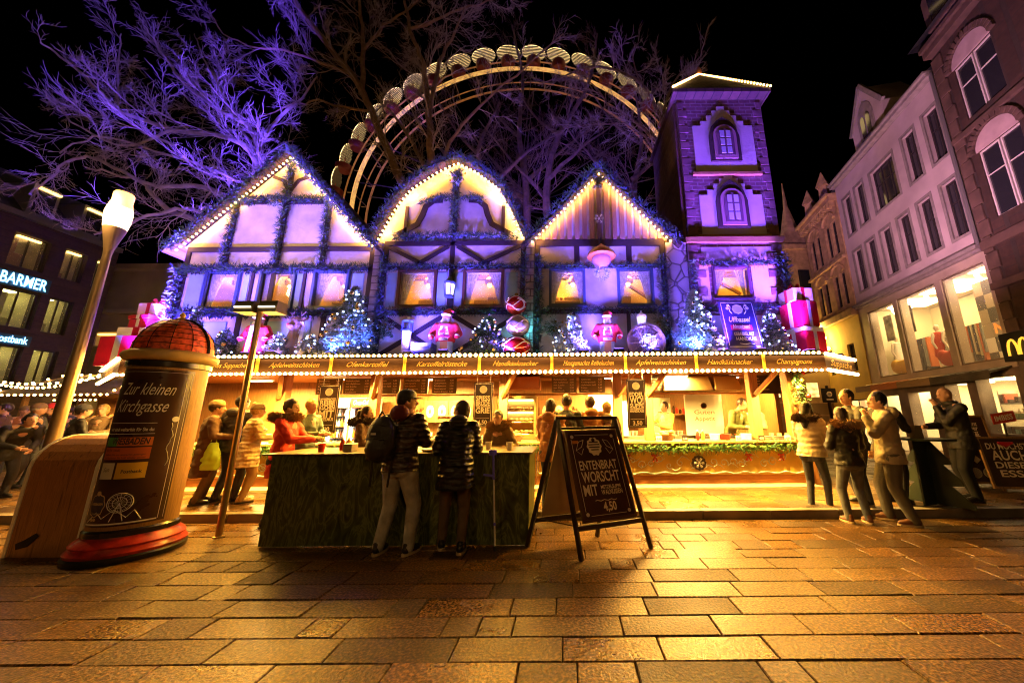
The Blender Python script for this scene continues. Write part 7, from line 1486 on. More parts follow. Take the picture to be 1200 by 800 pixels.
BLK = cloth('black_coat', (.012, .011, .011), .6, bump=(9, .5)); PUFB = cloth('black_puffer', (.014, .012, .012), .35, kind='puffer', scale=3.4, vary=(7, .7)); CAMO = cloth('dark_mottled_puffer', (.05, .035, .03), .3, kind='puffer', scale=3.2, vary=(11, .9)); PUFC = cloth('cream_puffer', (.55, .44, .27), .5, kind='puffer', scale=3.2, ps=.3); REDC = cloth('red_parka', (.62, .03, .01), .65, bump=(10, .5)); BEI = cloth('stone_jacket', (.36, .30, .22), .7, bump=(9, .6), vary=(4, .15)); WHT = cloth('white_puffer', (.62, .5, .33), .5, kind='puffer', scale=2.4, ps=.3); BRN = cloth('brown_coat', (.08, .035, .018), .75, bump=(9, .5)); DGR = cloth('dark_green_jacket', (.04, .05, .02), .7, bump=(9, .5)); ORG = cloth('orange_brown_jacket', (.26, .09, .02), .7, bump=(9, .5)); TAN = cloth('tan_jacket', (.16, .10, .045), .75, bump=(9, .5)); OLV = cloth('olive_apron', (.10, .11, .03), .75, bump=(9, .5)); GRYC = cloth('grey_coat', (.035, .035, .04), .75, bump=(9, .5)); FURM = cloth('brown_fur', (.34, .2, .085), .95, bump=(60, 1)); FURD = cloth('dark_fur', (.08, .04, .02), .95, bump=(60, 1)); MARO = cloth('maroon_hood', (.12, .012, .015), .8, bump=(20, .3)); SHOE = cloth('black_shoe', (.012, .011, .011), .4); SOLE = cloth('pale_sole', (.55, .42, .25), .6); SHOEB = cloth('beige_boot', (.4, .3, .15), .7); SHOEBR = cloth('brown_shoe', (.16, .06, .03), .6); BAGM = cloth('black_backpack', (.02, .018, .016), .5, bump=(18, .4))
NPEO = 0
def person(label, loc, heading, h=1.72, lean=0, lean_side=0, feet=((.11, -.03), (-.11, .04)), hands=None, coat=BLK, hem=.80, pants=JEANS_D, slim=1.0, shoes=SHOE, sole=None, hair='brown', style='short', hat=None, hood=None, furr=None, yaw=0, nod=0, puff=1.0, z0=0.0, group=None, detail=1, scarf=None, fem=False, skirt=0, lift=0, headfwd=0, gloves=None):
    global NPEO; NPEO += 1; rnd = random.Random(NPEO)
    s = h/1.75; M = Matrix.Translation((loc[0], loc[1], z0)) @ Matrix.Rotation(-R(heading), 4, 'Z') @ Matrix.Scale(s, 4)
    root = None; vx = .012 if detail else .018
    Lm = Matrix.Translation((0, 0, .95)) @ Matrix.Rotation(-R(lean), 4, 'X') @ Matrix.Rotation(R(lean_side), 4, 'Y') @ Matrix.Translation((0, 0, -.95))
    T = lambda p: Lm @ Vector(p)
    hw = .165 if fem else .19
    sh = {1: T((hw, 0, 1.42)), -1: T((-hw, 0, 1.42))}; nb = T((0, 0, 1.47)); hc0 = T((0, .03+headfwd, 1.63)); hips = {1: Vector((.088, 0, .90)), -1: Vector((-.088, 0, .90))}
    HM_ = Matrix.Translation(hc0) @ Matrix.Rotation(-R(yaw), 4, 'Z') @ Matrix.Rotation(-R(nod), 4, 'X')
    Hd = lambda p: HM_ @ Vector(p)
    hands = hands or {1: (.24, .08, .84), -1: (-.24, .08, .84)}
    arm = {}; leg = {}
    for q, i in ((1, 0), (-1, 1)):
        e, w_ = ik(sh[q], hands[q], .29, .27, (q*.5, -.6, -.7)); arm[q] = (sh[q], e, w_)
        f = feet[i]; an = Vector((f[0], f[1], .085+(f[2] if len(f) > 2 else 0))); k, an2 = ik(hips[q], an, .43, .41, (q*.15, 1, 0)); leg[q] = (hips[q], k, an2)
    # skin body
    b = MB(); b.M = M
    old = b.M
    b.M = M @ HM_; b.ball((0, 0, .015), 1, 18, (.077, .097, .112)); b.ball((0, .03, -.055), 1, 12, (.056, .062, .065)); b.tube([(0, .088, .02), (0, .112, -.022)], [.010, .016], 8); b.ball((0, .108, -.024), .016, 8); b.ball((0, .082, .035), 1, 10, (.05, .02, .018)); b.ball((0, .086, -.062), 1, 8, (.028, .018, .014))
    for q in (-1, 1): b.ball((q*.078, -.005, -.005), 1, 8, (.014, .02, .032))
    b.M = M; b.caps(nb, Hd((0, -.02, -.06)), .058, .052, 12)
    b.caps(T((0, 0, 1.0)), T((0, 0, 1.35)), .12, .13, 12)
    for q in (-1, 1):
        b.caps(nb, arm[q][0], .05, .055, 8); b.caps(arm[q][0], arm[q][1], .05, .04, 8); b.caps(arm[q][1], arm[q][2], .04, .028, 8)
        b.caps((0, 0, .98), leg[q][0], .11, .09, 8); b.caps(leg[q][0], leg[q][1], .085, .055, 8); b.caps(leg[q][1], leg[q][2], .055, .038, 8)
    body = fuse(b, .011*s if detail else .016, 2)
    # hands: palm, four fingers, thumb
    hb = MB()
    for q in (-1, 1):
        e, w_ = arm[q][1], arm[q][2]; d = (w_-e).normalized(); inn = Vector((-q, 0, 0)); inn = (inn-d*inn.dot(d)).normalized(); up = d.cross(inn).normalized()*(q)
        hb.M = M; pc = w_+d*.045
        pm = MB(); pm.M = M; pm.tube([w_-d*.02, w_+d*.02, w_+d*.085], [.028, .032, .030], 10); hb_pts = None
        join(hb, pm)
        for fi in range(4):
            off = up*(.024-.016*fi); L_ = (.068, .078, .072, .056)[fi]; b0 = w_+d*.075+off; c1 = b0+d*L_*.5+inn*.012; c2 = c1+(d*.6+inn*.8).normalized()*L_*.5
            hb.tube([b0, c1, c2], [.0095, .009, .007], 6)
        t0 = w_+d*.03+up*.026; hb.tube([t0, t0+(d*.5+up*.6+inn*.4).normalized()*.03, t0+(d*.9+up*.35+inn*.6).normalized()*.062], [.012, .011, .008], 6)
    n0 = len(body.f); join(body, hb, 1 if gloves else 0)
    root = build('person', body, [SKIN, gloves or SKIN]); 
    # origin at the feet
    base = Vector((loc[0], loc[1], z0)); root.data.transform(Matrix.Translation(-base)); root.location = base
    tag(root, label, 'person', group)
    P_ = lambda nm, mb, m, **k: build(nm, mb, m, root, **k)
    # eyes and mouth
    b = MB(); b.M = M @ HM_
    for q in (-1, 1): b.ball((q*.031, .083, .014), 1, 8, (.011, .008, .006)); b.tube([(q*.016, .094, .036), (q*.045, .084, .036)], .004, 5)
    P_('eyes', b, EYE); b = MB(); b.M = M @ HM_; b.ball((0, .098, -.052), 1, 8, (.022, .006, .006)); P_('mouth', b, LIP)
    # trousers
    b = MB(); b.M = M
    b.loft([(0, 0, .80, .14, .11), (0, -.01, .92, .165*slim**.5, .125), (0, 0, 1.04, .15, .11)])
    for q in (-1, 1):
        H0, K, A_ = leg[q]; b.caps(H0+Vector((0, 0, .0)), K, .105*slim, .072*slim, 12); b.caps(K, A_+Vector((0, 0, -.015)), .072*slim, .055*slim, 12); b.ball(H0+Vector((0, -.05, -.02)), .098, 10)
    P_('trousers', fuse(b, .012*s if detail else .018, 3), pants)
    if skirt: b = MB(); b.M = M; b.loft([(0, 0, skirt, .25, .2), (0, 0, .9, .19, .14)]); P_('skirt', b, coat)
    for q in (-1, 1):
        A_ = leg[q][2]; K = leg[q][1]; sp = (A_-K).normalized(); zb = A_.z-.085
        b = MB(); b.M = M @ Matrix.Translation((A_.x, A_.y, zb)) @ Matrix.Rotation(R(-8*q), 4, 'Z')
        b.ball((0, -.02, .055), 1, 10, (.045, .055, .05)); b.ball((0, .09, .042), 1, 12, (.048, .10, .038)); b.ball((0, -.01, .1), 1, 10, (.045, .055, .05)); b.ball((0, .04, .055), 1, 10, (.044, .09, .045))
        P_('shoe', fuse(b, .01, 2), shoes)
        b = MB(); b.M = M @ Matrix.Translation((A_.x, A_.y, zb)) @ Matrix.Rotation(R(-8*q), 4, 'Z'); b.prism([(.052*math.cos(a*math.pi/10)*(1 if True else 1), .055+.135*math.sin(a*math.pi/10)) for a in range(20)], .001, .026, 'z'); P_('sole', b, sole or SHOE)
    # coat
    b = MB(); b.M = M; pf = puff; old = b.M
    b.M = M @ Lm
    R_ = [(0, -.005, 1.0, .165*pf, .125*pf), (0, 0, 1.1, .165*pf, .125*pf), (0, 0, 1.25, .185*pf, .135*pf), (0, 0, 1.37, .19*pf, .12*pf), (0, -.005, 1.44, .15, .095), (0, 0, 1.5, .075, .07)]
    if fem: R_[1] = (0, 0, 1.1, .145*pf, .115*pf); R_[2] = (0, .01, 1.25, .165*pf, .135*pf); R_[3] = (0, 0, 1.37, .165*pf, .115*pf)
    b.loft(R_, 20); b.M = M
    b.loft([(0, 0, hem, .195*pf, .155*pf), (0, -.005, (hem+1.0)/2, .185*pf, .145*pf), (0, -.005, 1.06, .165*pf, .13*pf)], 20)
    for q in (-1, 1):
        b.caps(arm[q][0], arm[q][1], .075*pf, .062*pf, 12); b.caps(arm[q][1], arm[q][1].lerp(arm[q][2], .93), .062*pf, .047*pf, 12)
    cf = fuse(b, .012*s if detail else .018, 3)
    # soft cloth folds
    for i, v in enumerate(cf.v):
        vv = Vector(v); n_ = mnoise.noise(vv*Vector((9, 9, 16)) + Vector((NPEO*7, 0, 0))) if False else mnoise.noise(Vector((vv.x*9+NPEO*7, vv.y*9, vv.z*15)))
        c = Vector((loc[0], loc[1], vv.z)); d = (vv-c); 
        if d.length > 1e-3: vv += d.normalized()*(n_*.017+.006*mnoise.noise(vv*26)); cf.v[i] = tuple(vv)
    P_('coat', cf, coat)
    if puff <= 1.02 and coat not in (PUFB,): 
        b = MB(); b.M = M @ Lm; b.tube([(.0, -.135*pf, 1.05), (.0, -.14*pf, 1.2), (0, -.125*pf, 1.35)], .003, 4); 
    # collar / hoods
    if furr:
        b = MB(); b.M = M @ Lm; b.lathe([(.105, 0), (.165, .03), (.15, .1), (.1, .07), (.105, 0)], (0, -.035, 1.45), 18, sy=1.0); sv = random.getstate(); random.seed(NPEO); garland(b, [(.15*math.cos(a*math.pi/8), -.035+.15*math.sin(a*math.pi/8), 1.50) for a in range(17)], .07, 3200, .05, (0,)); random.setstate(sv); P_('fur_collar', b, furr)
    if hood == 'down':
        b = MB(); b.M = M @ Lm; b.ball((0, -.115, 1.47), 1, 14, (.12, .075, .085)); b.lathe([(.09, 0), (.115, .03), (.1, .06)], (0, -.03, 1.45), 16); P_('hood', b, coat)
    if hood == 'up':
        b = MB(); b.M = M @ HM_; b.ball((0, -.025, .0), 1, 18, (.115, .13, .15)); b.loft([(0, -.02, -.2, .13, .1), (0, -.03, -.1, .11, .11), (0, -.03, 0, .11, .11)]); f = fuse(b, .014, 2)
        keep = MB(); Mi = (M @ HM_).inverted(); idx = {}
        for fc in f.f:
            c = sum((Mi @ Vector(f.v[i]) for i in fc), Vector())/len(fc)
            if c.y > .045 and abs(c.x) < .085 and -.11 < c.z < .105: continue
            keep.f.append(fc); keep.mi.append(0); keep.sm.append(True)
        keep.v = f.v; o = P_('hood', keep, coat if not isinstance(hat, bpy.types.Material) else hat); sd = o.modifiers.new('solid', 'SOLIDIFY'); sd.thickness = .012
    # hair
    hm = HAIR[hair]
    if style != 'bald':
        b = MB(); b.M = M @ HM_; b.ball((0, -.022, .032), 1, 18, (.092, .106, .114)); 
        if style in ('long', 'pony', 'bob'): b.ball((0, -.045, -.02), 1, 14, (.083, .07, .1))
        f = fuse(b, .011, 1); keep = MB(); Mi = (M @ HM_).inverted(); keep.v = [tuple(Vector(v)+Vector((rnd.gauss(0, .0018), rnd.gauss(0, .0018), rnd.gauss(0, .0018)))) for v in f.v]
        for fc in f.f:
            c = sum((Mi @ Vector(f.v[i]) for i in fc), Vector())/len(fc)
            if c.y > .035 and c.z < .075: continue
            if style == 'short' and c.z < -.03 and c.y > -.05: continue
            keep.f.append(fc); keep.mi.append(0); keep.sm.append(True)
        P_('hair', keep, hm)
        if style == 'long':
            b = MB(); b.M = M @ HM_; b.tube([(0, -.06, .05), (0, -.085, -.08), (0, -.10, -.2), (.01, -.115, -.33)], [.07, .082, .075, .03], 14)
            for q in (-1, 1): b.tube([(q*.055, -.01, .04), (q*.082, .0, -.07), (q*.085, .0, -.2)], [.03, .03, .015], 8)
            P_('hair_lengths', fuse(b, .012, 2), hm)
        if style == 'pony': b = MB(); b.M = M @ HM_; b.tube([(0, -.1, .04), (0, -.15, .02), (0, -.15, -.1), (0, -.13, -.2)], [.025, .032, .03, .01], 10); P_('ponytail', b, hm)
        if style == 'bun': b = MB(); b.M = M @ HM_; b.ball((0, -.07, .13), .045, 12); P_('hair_bun', b, hm)
    if hat == 'cap':
        b = MB(); b.M = M @ HM_; b.lathe([(.098, .0), (.1, .03), (.088, .07), (.05, .1), (.001, .108)], (0, -.015, .045), 22, sy=1.12); b.prism([(-.075, .07)]+[(.08*math.sin(a), .085+.085*math.cos(a)) for a in [R(-80+20*k) for k in range(9)]]+[(.075, .07)], .04, .048, 'z'); b.ball((0, -.015, .153), .01, 6); P_('cap', b, BLK)
    if hat in ('beanie', 'beanie_red', 'beanie_tan'):
        b = MB(); b.M = M @ HM_; b.lathe([(.096, 0), (.102, .02), (.1, .05), (.08, .1), (.04, .125), (.001, .13)], (0, -.015, .03), 20, sy=1.14); P_('beanie', b, dict(beanie=GRYC, beanie_red=REDC, beanie_tan=TAN)[hat])
    if scarf: b = MB(); b.M = M @ Lm; b.lathe([(.07, 0), (.105, .03), (.1, .075), (.07, .09)], (0, .0, 1.45), 18); P_('scarf', b, scarf)
    return root, M, Lm, HM_
def ft(x, y, z=0): p = gr(x, y, z); return (p.x, p.y)
HOLD = {1: (.1, .32, 1.15), -1: (-.1, .33, 1.14)}; EAT = {1: (.06, .22, 1.46), -1: (-.12, .3, 1.15)}; POCK = {1: (.2, .12, .93), -1: (-.2, .12, .93)}; DOWN = None; TABLE = {1: (.17, .36, 1.1), -1: (-.17, .36, 1.1)}
# --- at the bar
o, M, Lm, HM_ = person('man in a black cap and backpack with grey jeans, seen from behind at the bar', ft(460, 649), 12, 1.80, hands={1: (.12, .38, 1.14), -1: (-.2, .34, 1.12)}, coat=CAMO, hem=.86, pants=JEANS_G, slim=1.12, sole=SOLE, hair='black', hat='cap', yaw=55, feet=((.17, .02), (-.16, -.04)), puff=1.14)
b = MB(); b.M = M @ Lm; b.ball((0, -.1, 1.5), 1, 12, (.12, .08, .1)); b.lathe([(.08, 0), (.12, .03), (.1, .09)], (0, -.02, 1.46), 16); build('hood', fuse(b, .012, 2), MARO, o)
b = MB(); b.M = M @ Lm @ Matrix.Translation((-.1, 0, 0)); b.ball((0, -.23, 1.22), 1, 16, (.17, .115, .26)); b.ball((0, -.30, 1.12), 1, 12, (.13, .075, .13)); b.box(-.13, .13, -.29, -.13, .99, 1.36)
bp_ = build('backpack', fuse(b, .013, 5), BAGM, o)
b = MB(); b.M = M @ Lm @ Matrix.Translation((-.1, 0, 0)); b.tube([(.0, -.2, 1.47), (0, -.26, 1.52), (0, -.3, 1.45)], .01, 6)
for q in (-1, 1): b.bar((q*.12, -.15, 1.42), (q*.14, .02, 1.46), .045, .012); b.bar((q*.12, -.18, 1.02), (q*.11, -.2, .72), .022, .006)
b.tube([(-.13, -.335, 1.22), (0, -.365, 1.235), (.13, -.335, 1.22)], .005, 4); b.tube([(-.12, -.31, 1.36), (0, -.35, 1.385), (.12, -.31, 1.36)], .005, 4); build('straps', b, BLK, bp_)
b = MB(); b.M = M @ Lm @ Matrix.Translation((-.1, 0, 0)); b.box(-.03, .03, -.358, -.352, 1.27, 1.29); build('badge', b, WHITE, bp_)
person('woman in a long black puffer coat leaning on the bar with one foot back', ft(529, 648), -10, 1.70, lean=12, hands={1: (.12, .42, 1.12), -1: (-.16, .38, 1.12)}, coat=PUFB, hem=.70, pants=JEANS_BR, slim=.95, shoes=SHOE, sole=SOLE, hair='brown', style='bob', yaw=-60, feet=((.10, -.02), (-.14, .16)), puff=1.18, fem=True, hood='down')
zb_ = at(572, 520, 5.35)
person('smiling dark-haired woman in a fur-trimmed jacket leaning on the bar, facing the viewer', (at(587, 500, 5.75).x, 5.75), 185, 1.60, lean=16, hands={1: (.1, .42, 1.12), -1: (-.2, .36, 1.12)}, coat=TAN, hem=.8, pants=JEANS_D, hair='black', style='bob', furr=FURM, fem=True, nod=4)
person('woman with a ponytail in a brown jacket partly hidden behind the backpack', (at(428, 490, 5.7).x, 5.7), 80, 1.66, hands=HOLD, coat=BRN, hem=.8, hair='brown', style='pony', fem=True, yaw=10, nod=10, furr=FURD)
person('woman in a bright red parka looking at her phone at the bar end', (at(336, 500, 5.35).x, 5.35), 78, 1.76, hands={1: (.06, .40, 1.17), -1: (-.06, .42, 1.16)}, coat=REDC, hem=.66, pants=JEANS_D, hair='brown', style='short', furr=FURM, fem=True, nod=8, puff=1.05, hood='down', z0=0)
b = MB(); c = at(377, 517, 5.32); b.box(c.x-.06, c.x+.06, c.y-.02, c.y+.02, c.z, c.z+.012); tag(build('mobile_phone', b, BLACK, bevel=.003), 'dark phone held by the woman in the red parka', 'phone')
person('blond person in a dark green jacket behind the red parka', (at(362, 490, 6.1).x, 6.1), 95, 1.68, hands=HOLD, coat=DGR, hem=.75, hair='blond', style='short', yaw=15, z0=.12, detail=0)
# --- at the left counter
o, M, Lm, HM_ = person('woman in a cream quilted puffer coat with beige boots at the left counter', (at(283, 580, 6.2).x, 6.2), 35, 1.60, hands={1: (.12, .34, 1.15), -1: (-.12, .3, 1.12)}, coat=PUFC, hem=.62, pants=cloth('tan_leggings', (.3, .18, .07)), shoes=SHOEB, hair='blond', style='bun', fem=True, puff=1.16, z0=.12, hat='beanie_tan')
p = M @ Vector((-.3, -.05, .72)); t = thing('shoulder_bag', 'round black shoulder bag with a white flake pattern beside the cream puffer coat', 'bag', (p.x, p.y, p.z-.15)); b = MB(); b.ball(p, 1, 16, (.14, .05, .16)); build('bag_body', b, BLK, t); b = MB(); b.tube([p+Vector((-.1, 0, .12)), p+Vector((.0, .0, .5)), p+Vector((.1, 0, .12))], .008, 5); build('strap', b, BLK, t); b = MB(); b.M = frame_plane(p+Vector((0, -.052, 0)), (1, 0, 0), (0, 0, 1)); flake(b, .08, .007); build('flake_pattern', b, WHITE, t)
person('man in a dark hooded jacket seen from behind at the left counter', (at(262, 586, 6.3).x, 6.3), 5, 1.76, hands={1: (.14, .36, 1.15), -1: (-.3, .24, 1.12)}, coat=GRYC, hem=.8, pants=JEANS_D, hair='black', style='short', puff=1.22, z0=.12, hood='down', feet=((.16, 0), (-.14, -.03)))
person('person in a brown coat and tan beanie right of the advertising column', (at(232, 580, 6.1).x, 6.1), 45, 1.66, hands={1: (.2, .3, 1.12), -1: (-.1, .34, 1.1)}, coat=BRN, hem=.45, pants=JEANS_BR, hair='brown', style='short', hat='beanie_tan', z0=.12, puff=1.1)
c = at(248, 530, 6.0); t = thing('carrier_bag', 'bright yellow-green carrier bag hanging between the two people at the left counter', 'bag', (c.x, c.y, c.z-.3)); b = MB(); b.loft([(c.x, c.y, c.z-.28, .16, .07), (c.x, c.y, c.z-.1, .17, .08), (c.x, c.y, c.z+.1, .1, .04), (c.x, c.y, c.z+.16, .08, .02)]); f = fuse(b, .02, 1); [f.v.__setitem__(i, tuple(Vector(v)+Vector((0, .02*mnoise.noise(Vector(v)*14), .01*mnoise.noise(Vector(v)*11))))) for i, v in enumerate(f.v)]; build('bag_body', f, mat('bag_lime', (.45, .7, .05), .4), t)
b = MB(); b.tube([(c.x-.06, c.y, c.z+.13), (c.x, c.y, c.z+.34), (c.x+.06, c.y, c.z+.13)], .008, 5); build('handle', b, mat('bag_lime', (0, 0, 0)), t)
# --- behind the easel
person('person with a brown hood left of the easel sign', (at(645, 500, 5.6).x, 5.6), 20, 1.63, hands=HOLD, coat=ORG, hem=.75, pants=JEANS_D, hair='brown', style='bob', z0=.12, puff=1.12, fem=True, hood='down')
person('dark-haired person in a black collar behind the easel sign', (at(664, 490, 6.0).x, 6.0), 8, 1.72, hands=HOLD, coat=BLK, hem=.75, hair='black', style='short', z0=.12, feet=((.12, 0), (-.12, 0)))
person('person in an amber jacket behind the right half of the easel sign', (at(692, 490, 6.15).x, 6.15), 350, 1.70, hands=HOLD, coat=ORG, hem=.75, pants=JEANS_D, hair='brown', style='short', z0=.12, puff=1.15, hood='down', detail=0)
person('shorter person in a tan hooded jacket right of the amber jacket', (at(712, 495, 6.2).x, 6.25), 15, 1.60, hands=HOLD, coat=TAN, hem=.75, hair='blond', style='bob', z0=.12, fem=True, hood='down', detail=0)
# --- stall workers
person('grill worker in an olive apron bending over the counter', (at(853, 500, 8.3).x, 8.15), 150, 1.80, lean=26, hands={1: (.1, .4, 1.08), -1: (-.22, .4, 1.1)}, coat=OLV, hem=.6, hair='brown', style='short', z0=.12, detail=0, nod=20)
person('second grill worker in a pale apron beside the bending one', (at(880, 500, 8.5).x, 8.4), 200, 1.68, lean=10, hands=HOLD, coat=cloth('pale_apron', (.5, .42, .2), bump=(9, .5)), hem=.6, hair='brown', style='short', z0=.12, detail=0, nod=15)
person('stall worker in a yellowish shirt turned to the right slate sign', (at(780, 490, 8.4).x, 8.4), 240, 1.68, hands={1: (.1, .4, 1.35), -1: (-.1, .34, 1.2)}, coat=cloth('mustard_shirt', (.5, .38, .08), bump=(9, .5)), hem=.7, hair='brown', style='short', z0=.12, detail=0)
person('customer with grey hair seen through the stall near the right post', (at(906, 490, 10.0).x, 10.4), 250, 1.70, hands=HOLD, coat=BRN, hem=.7, hair='grey', style='short', z0=.12, detail=0)
# --- right group
person('woman with long black hair in a cream puffer jacket and dark jeans', ft(962, 601), 55, 1.68, hands={1: (.08, .34, 1.2), -1: (-.1, .34, 1.16)}, coat=WHT, hem=.88, pants=JEANS_D, slim=.85, shoes=SHOE, sole=SOLE, hair='black', style='long', fem=True, puff=1.16, furr=FURD, feet=((.10, .12), (-.10, -.06)), nod=12)
person('person in a black jacket with big fur hood and blue-grey jeans, from behind', ft(1008, 613), 5, 1.58, hands={1: (.12, .3, 1.16), -1: (-.12, .3, 1.16)}, coat=BLK, hem=.86, pants=JEANS_B, slim=.98, shoes=SHOEBR, sole=SOLE, hair='brown', style='bob', furr=FURM, fem=True, puff=1.12, hood='down', feet=((.14, .0), (-.13, .02)), nod=15)
person('man in a stone-coloured hooded jacket and grey trousers in profile', ft(1058, 613), 300, 1.80, hands={1: (.22, .12, .92), -1: (-.10, .2, 1.42)}, coat=BEI, hem=.78, pants=cloth('khaki_dark', (.11, .10, .085), bump=(10, .6)), slim=1.12, shoes=SHOEBR, sole=SOLE, hair='black', style='short', hood='down', puff=1.12, feet=((.12, .10), (-.12, -.10)), yaw=-10)
p = ft(1035, 598, .12); person('man in a dark jacket facing left behind the stone-coloured jacket', (p[0]+.05, p[1]+.35), 265, 1.76, hands=HOLD, coat=GRYC, hem=.8, pants=JEANS_D, hair='black', style='short', z0=.12, sole=SOLE)
p = ft(1062, 596, .12); person('fair-haired person in a black coat next to the standing table', (p[0]+.2, p[1]+.35), 70, 1.74, hands=TABLE, coat=BLK, hem=.72, hair='blond', style='short', z0=.12, furr=None)
p = ft(1139, 587, .12); person('balding man in black leaning on the standing table while eating', (p[0]+.06, p[1]), 285, 1.80, lean=4, hands={1: (.12, .34, 1.12), -1: (-.02, .24, 1.45)}, coat=BLK, hem=.78, pants=cloth('black_trousers', (.012, .012, .013)), slim=1.1, hair='grey', style='bald', z0=.12, nod=10, feet=((.1, -.08), (-.1, .02)), puff=1.1, scarf=BLK)
c = at(1010, 520, 5.9); b = MB(); b.loft([(c.x-.42, 5.7, .62, .1, .04), (c.x-.42, 5.7, .8, .12, .05), (c.x-.42, 5.7, .95, .05, .02)]); t = tag(build('carrier_bag', fuse(b, .02, 1), mat('bag_lime', (0, 0, 0))), 'lime green carrier bag hanging between the cream puffer jacket and the fur hood', 'bag')
c = TC; b = MB(); b.prism([(-.07, 0), (.07, 0), (.05, .2), (-.05, .2)], -.05, .05, 'y'); b.v = [(x+c.x-.2, y+5.7, z+zt_t) for x, y, z in b.v] if False else [(x+X*0+c.x-.15, y+5.7, z+at(1092, 513, 5.75).z) for x, y, z in b.v]; tag(build('paper_bag', b, cloth('paper', (.2, .15, .08))), 'small upright paper bag on the standing table', 'bag')
# --- blurred crowd at the left edge
cr = [(14, 505, 6.6, 100, 1.62, BLK, 'black', 'short', None, 38, 'person in black bending forward at the left edge'),
      (40, 492, 7.6, 60, 1.70, GRYC, 'grey', 'short', 'beanie_tan', 0, 'person in grey with a tan beanie above the plywood stand'),
      (62, 486, 8.2, 200, 1.72, BRN, 'brown', 'short', 'beanie_red', 0, 'person in brown with a red beanie left of the street lamp'),
      (92, 496, 7.0, 30, 1.64, BLK, 'black', 'short', 'beanie', 0, 'person in black with a grey beanie right of the street lamp'),
      (118, 494, 7.8, 150, 1.68, TAN, 'blond', 'bob', None, 0, 'fair person in a tan jacket left of the advertising column'),
      (4, 492, 8.4, 220, 1.74, BRN, 'brown', 'short', None, 0, 'person in brown cut by the left edge'),
      (28, 486, 9.3, 120, 1.70, ORG, 'blond', 'short', 'beanie_tan', 0, 'person in an amber jacket and tan beanie far back on the left'),
      (80, 486, 9.6, 300, 1.74, GRYC, 'brown', 'short', None, 0, 'person in grey far back behind the street lamp')]
for x, y, Y, hd, h_, c_, hr, st_, ht, ln, lb in cr:
    p = at(x, y, Y); person(lb, (p.x, Y), hd, h_, lean=ln, hands=HOLD if ln == 0 else {1: (.1, .5, .95), -1: (-.1, .45, .9)}, coat=c_, hem=.7, hair=hr, style=st_, hat=ht, z0=.12, detail=0, group='crowd by the left huts')
# ================================================================ coloured floodlights and camera
FK = 2.5
def flood(loc, target, col, power, label, spot=95, size=.12, grp='floodlights on the stall roof'):
    loc, target = Vector(loc), Vector(target); t = thing('floodlight', label, 'floodlight', loc, group=grp); d = (target-loc).normalized()
    r_ = d.cross(Vector((0, 0, 1))).normalized(); u = r_.cross(d); M = Matrix.Identity(4)
    for i in range(3): M[i][0], M[i][1], M[i][2], M[i][3] = r_[i], u[i], -d[i], loc[i]
    b = MB(); b.M = M; b.box(-.09, .09, -.07, .07, .005, .08); build('housing', b, BLACK, t, bevel=.006)
    b = MB(); b.M = M; b.box(-.08, .08, -.06, .06, .0, .004); build('lens', b, mat('flood_lens_%02d%02d%02d' % tuple(int(c*10) for c in col), col, .3, emit=(col, 12)), t)
    if loc.z > 4: b = MB(); b.tube([(loc.x, loc.y, 2.58), (loc.x, loc.y, loc.z-.06)], .025, 8); build('stand', b, BLACK, t)
    light('flood_light', 'SPOT', loc+d*.02, col, power*FK, target, size, t, spot, .8)
VIO = (.13, .055, 1.0); LIL = (.14, .08, 1.0); BLU_ = (.06, .12, 1.0); PUR = (.24, .07, 1.0)
for i, (x, tx, lb, cl, pw) in enumerate([(-8.0, -7.6, 'floodlight at the left end of the stall roof', VIO, 300), (-5.9, -6.2, 'floodlight between the skis and the tall frosted tree', LIL, 330), (-4.35, -4.2, 'floodlight left of the white lantern post', BLU_, 420), (-2.9, -2.6, 'floodlight behind the blue crate', LIL, 330), (-1.05, -1.6, 'cyan-violet floodlight behind the stacked ornaments', VIO, 260),
        (.35, .6, 'floodlight right of the silvery tree', LIL, 300), (1.65, 1.4, 'floodlight right of the wagon wheel', LIL, 240), (2.45, 2.4, 'floodlight at the foot of the field stone pier', BLU_, 380)]):
    flood((x, 6.3, 2.66), (tx, 7.1, 4.9), cl, pw, lb, 120)
for i, (x, z, lb) in enumerate([(-6.9, 6.4, 'narrow floodlight under the middle window of the left gable'), (-5.3, 6.2, 'narrow floodlight at the foot of the tall frosted tree'), (-2.2, 6.3, 'narrow floodlight right of the santa figure in the middle'), (.95, 6.2, 'narrow floodlight left of the santa figure under the striped gable')]): flood((x, 6.15, 2.66), (x*.97, 7.1, z), (.2, .1, 1.0), 330, lb, 55)
flood((3.55, 6.22, 2.66), (3.7, 7.1, 6.2), LIL, 420, 'floodlight below the roof signboard', 80)
flood((2.9, 6.25, 2.66), (3.4, 7.1, 8.2), PUR, 1300, 'floodlight left of the roof signboard', 60)
flood((4.5, 6.3, 2.66), (4.2, 7.1, 8.6), PUR, 900, 'floodlight at the foot of the right gift boxes', 60)
flood((5.6, 7.0, 2.66), (11.5, 10.5, 11.5), (.95, .46, .66), 1000, 'floodlight at the right roof corner aimed at the houses', 80)
flood((5.4, 6.9, 2.66), (11, 7.0, 10.5), (.4, .1, 1.0), 50, 'floodlight at the right roof corner aimed at the brick house', 70)
flood((-9.6, 7.2, 2.66), (-11.5, 9.5, 7), VIO, 11000, 'floodlight at the left roof corner aimed at the plane tree', 130)
flood((-8.7, 7.0, 2.66), (-8.5, 9.5, 9), VIO, 11000, 'second floodlight at the left roof corner aimed at the plane tree', 120)
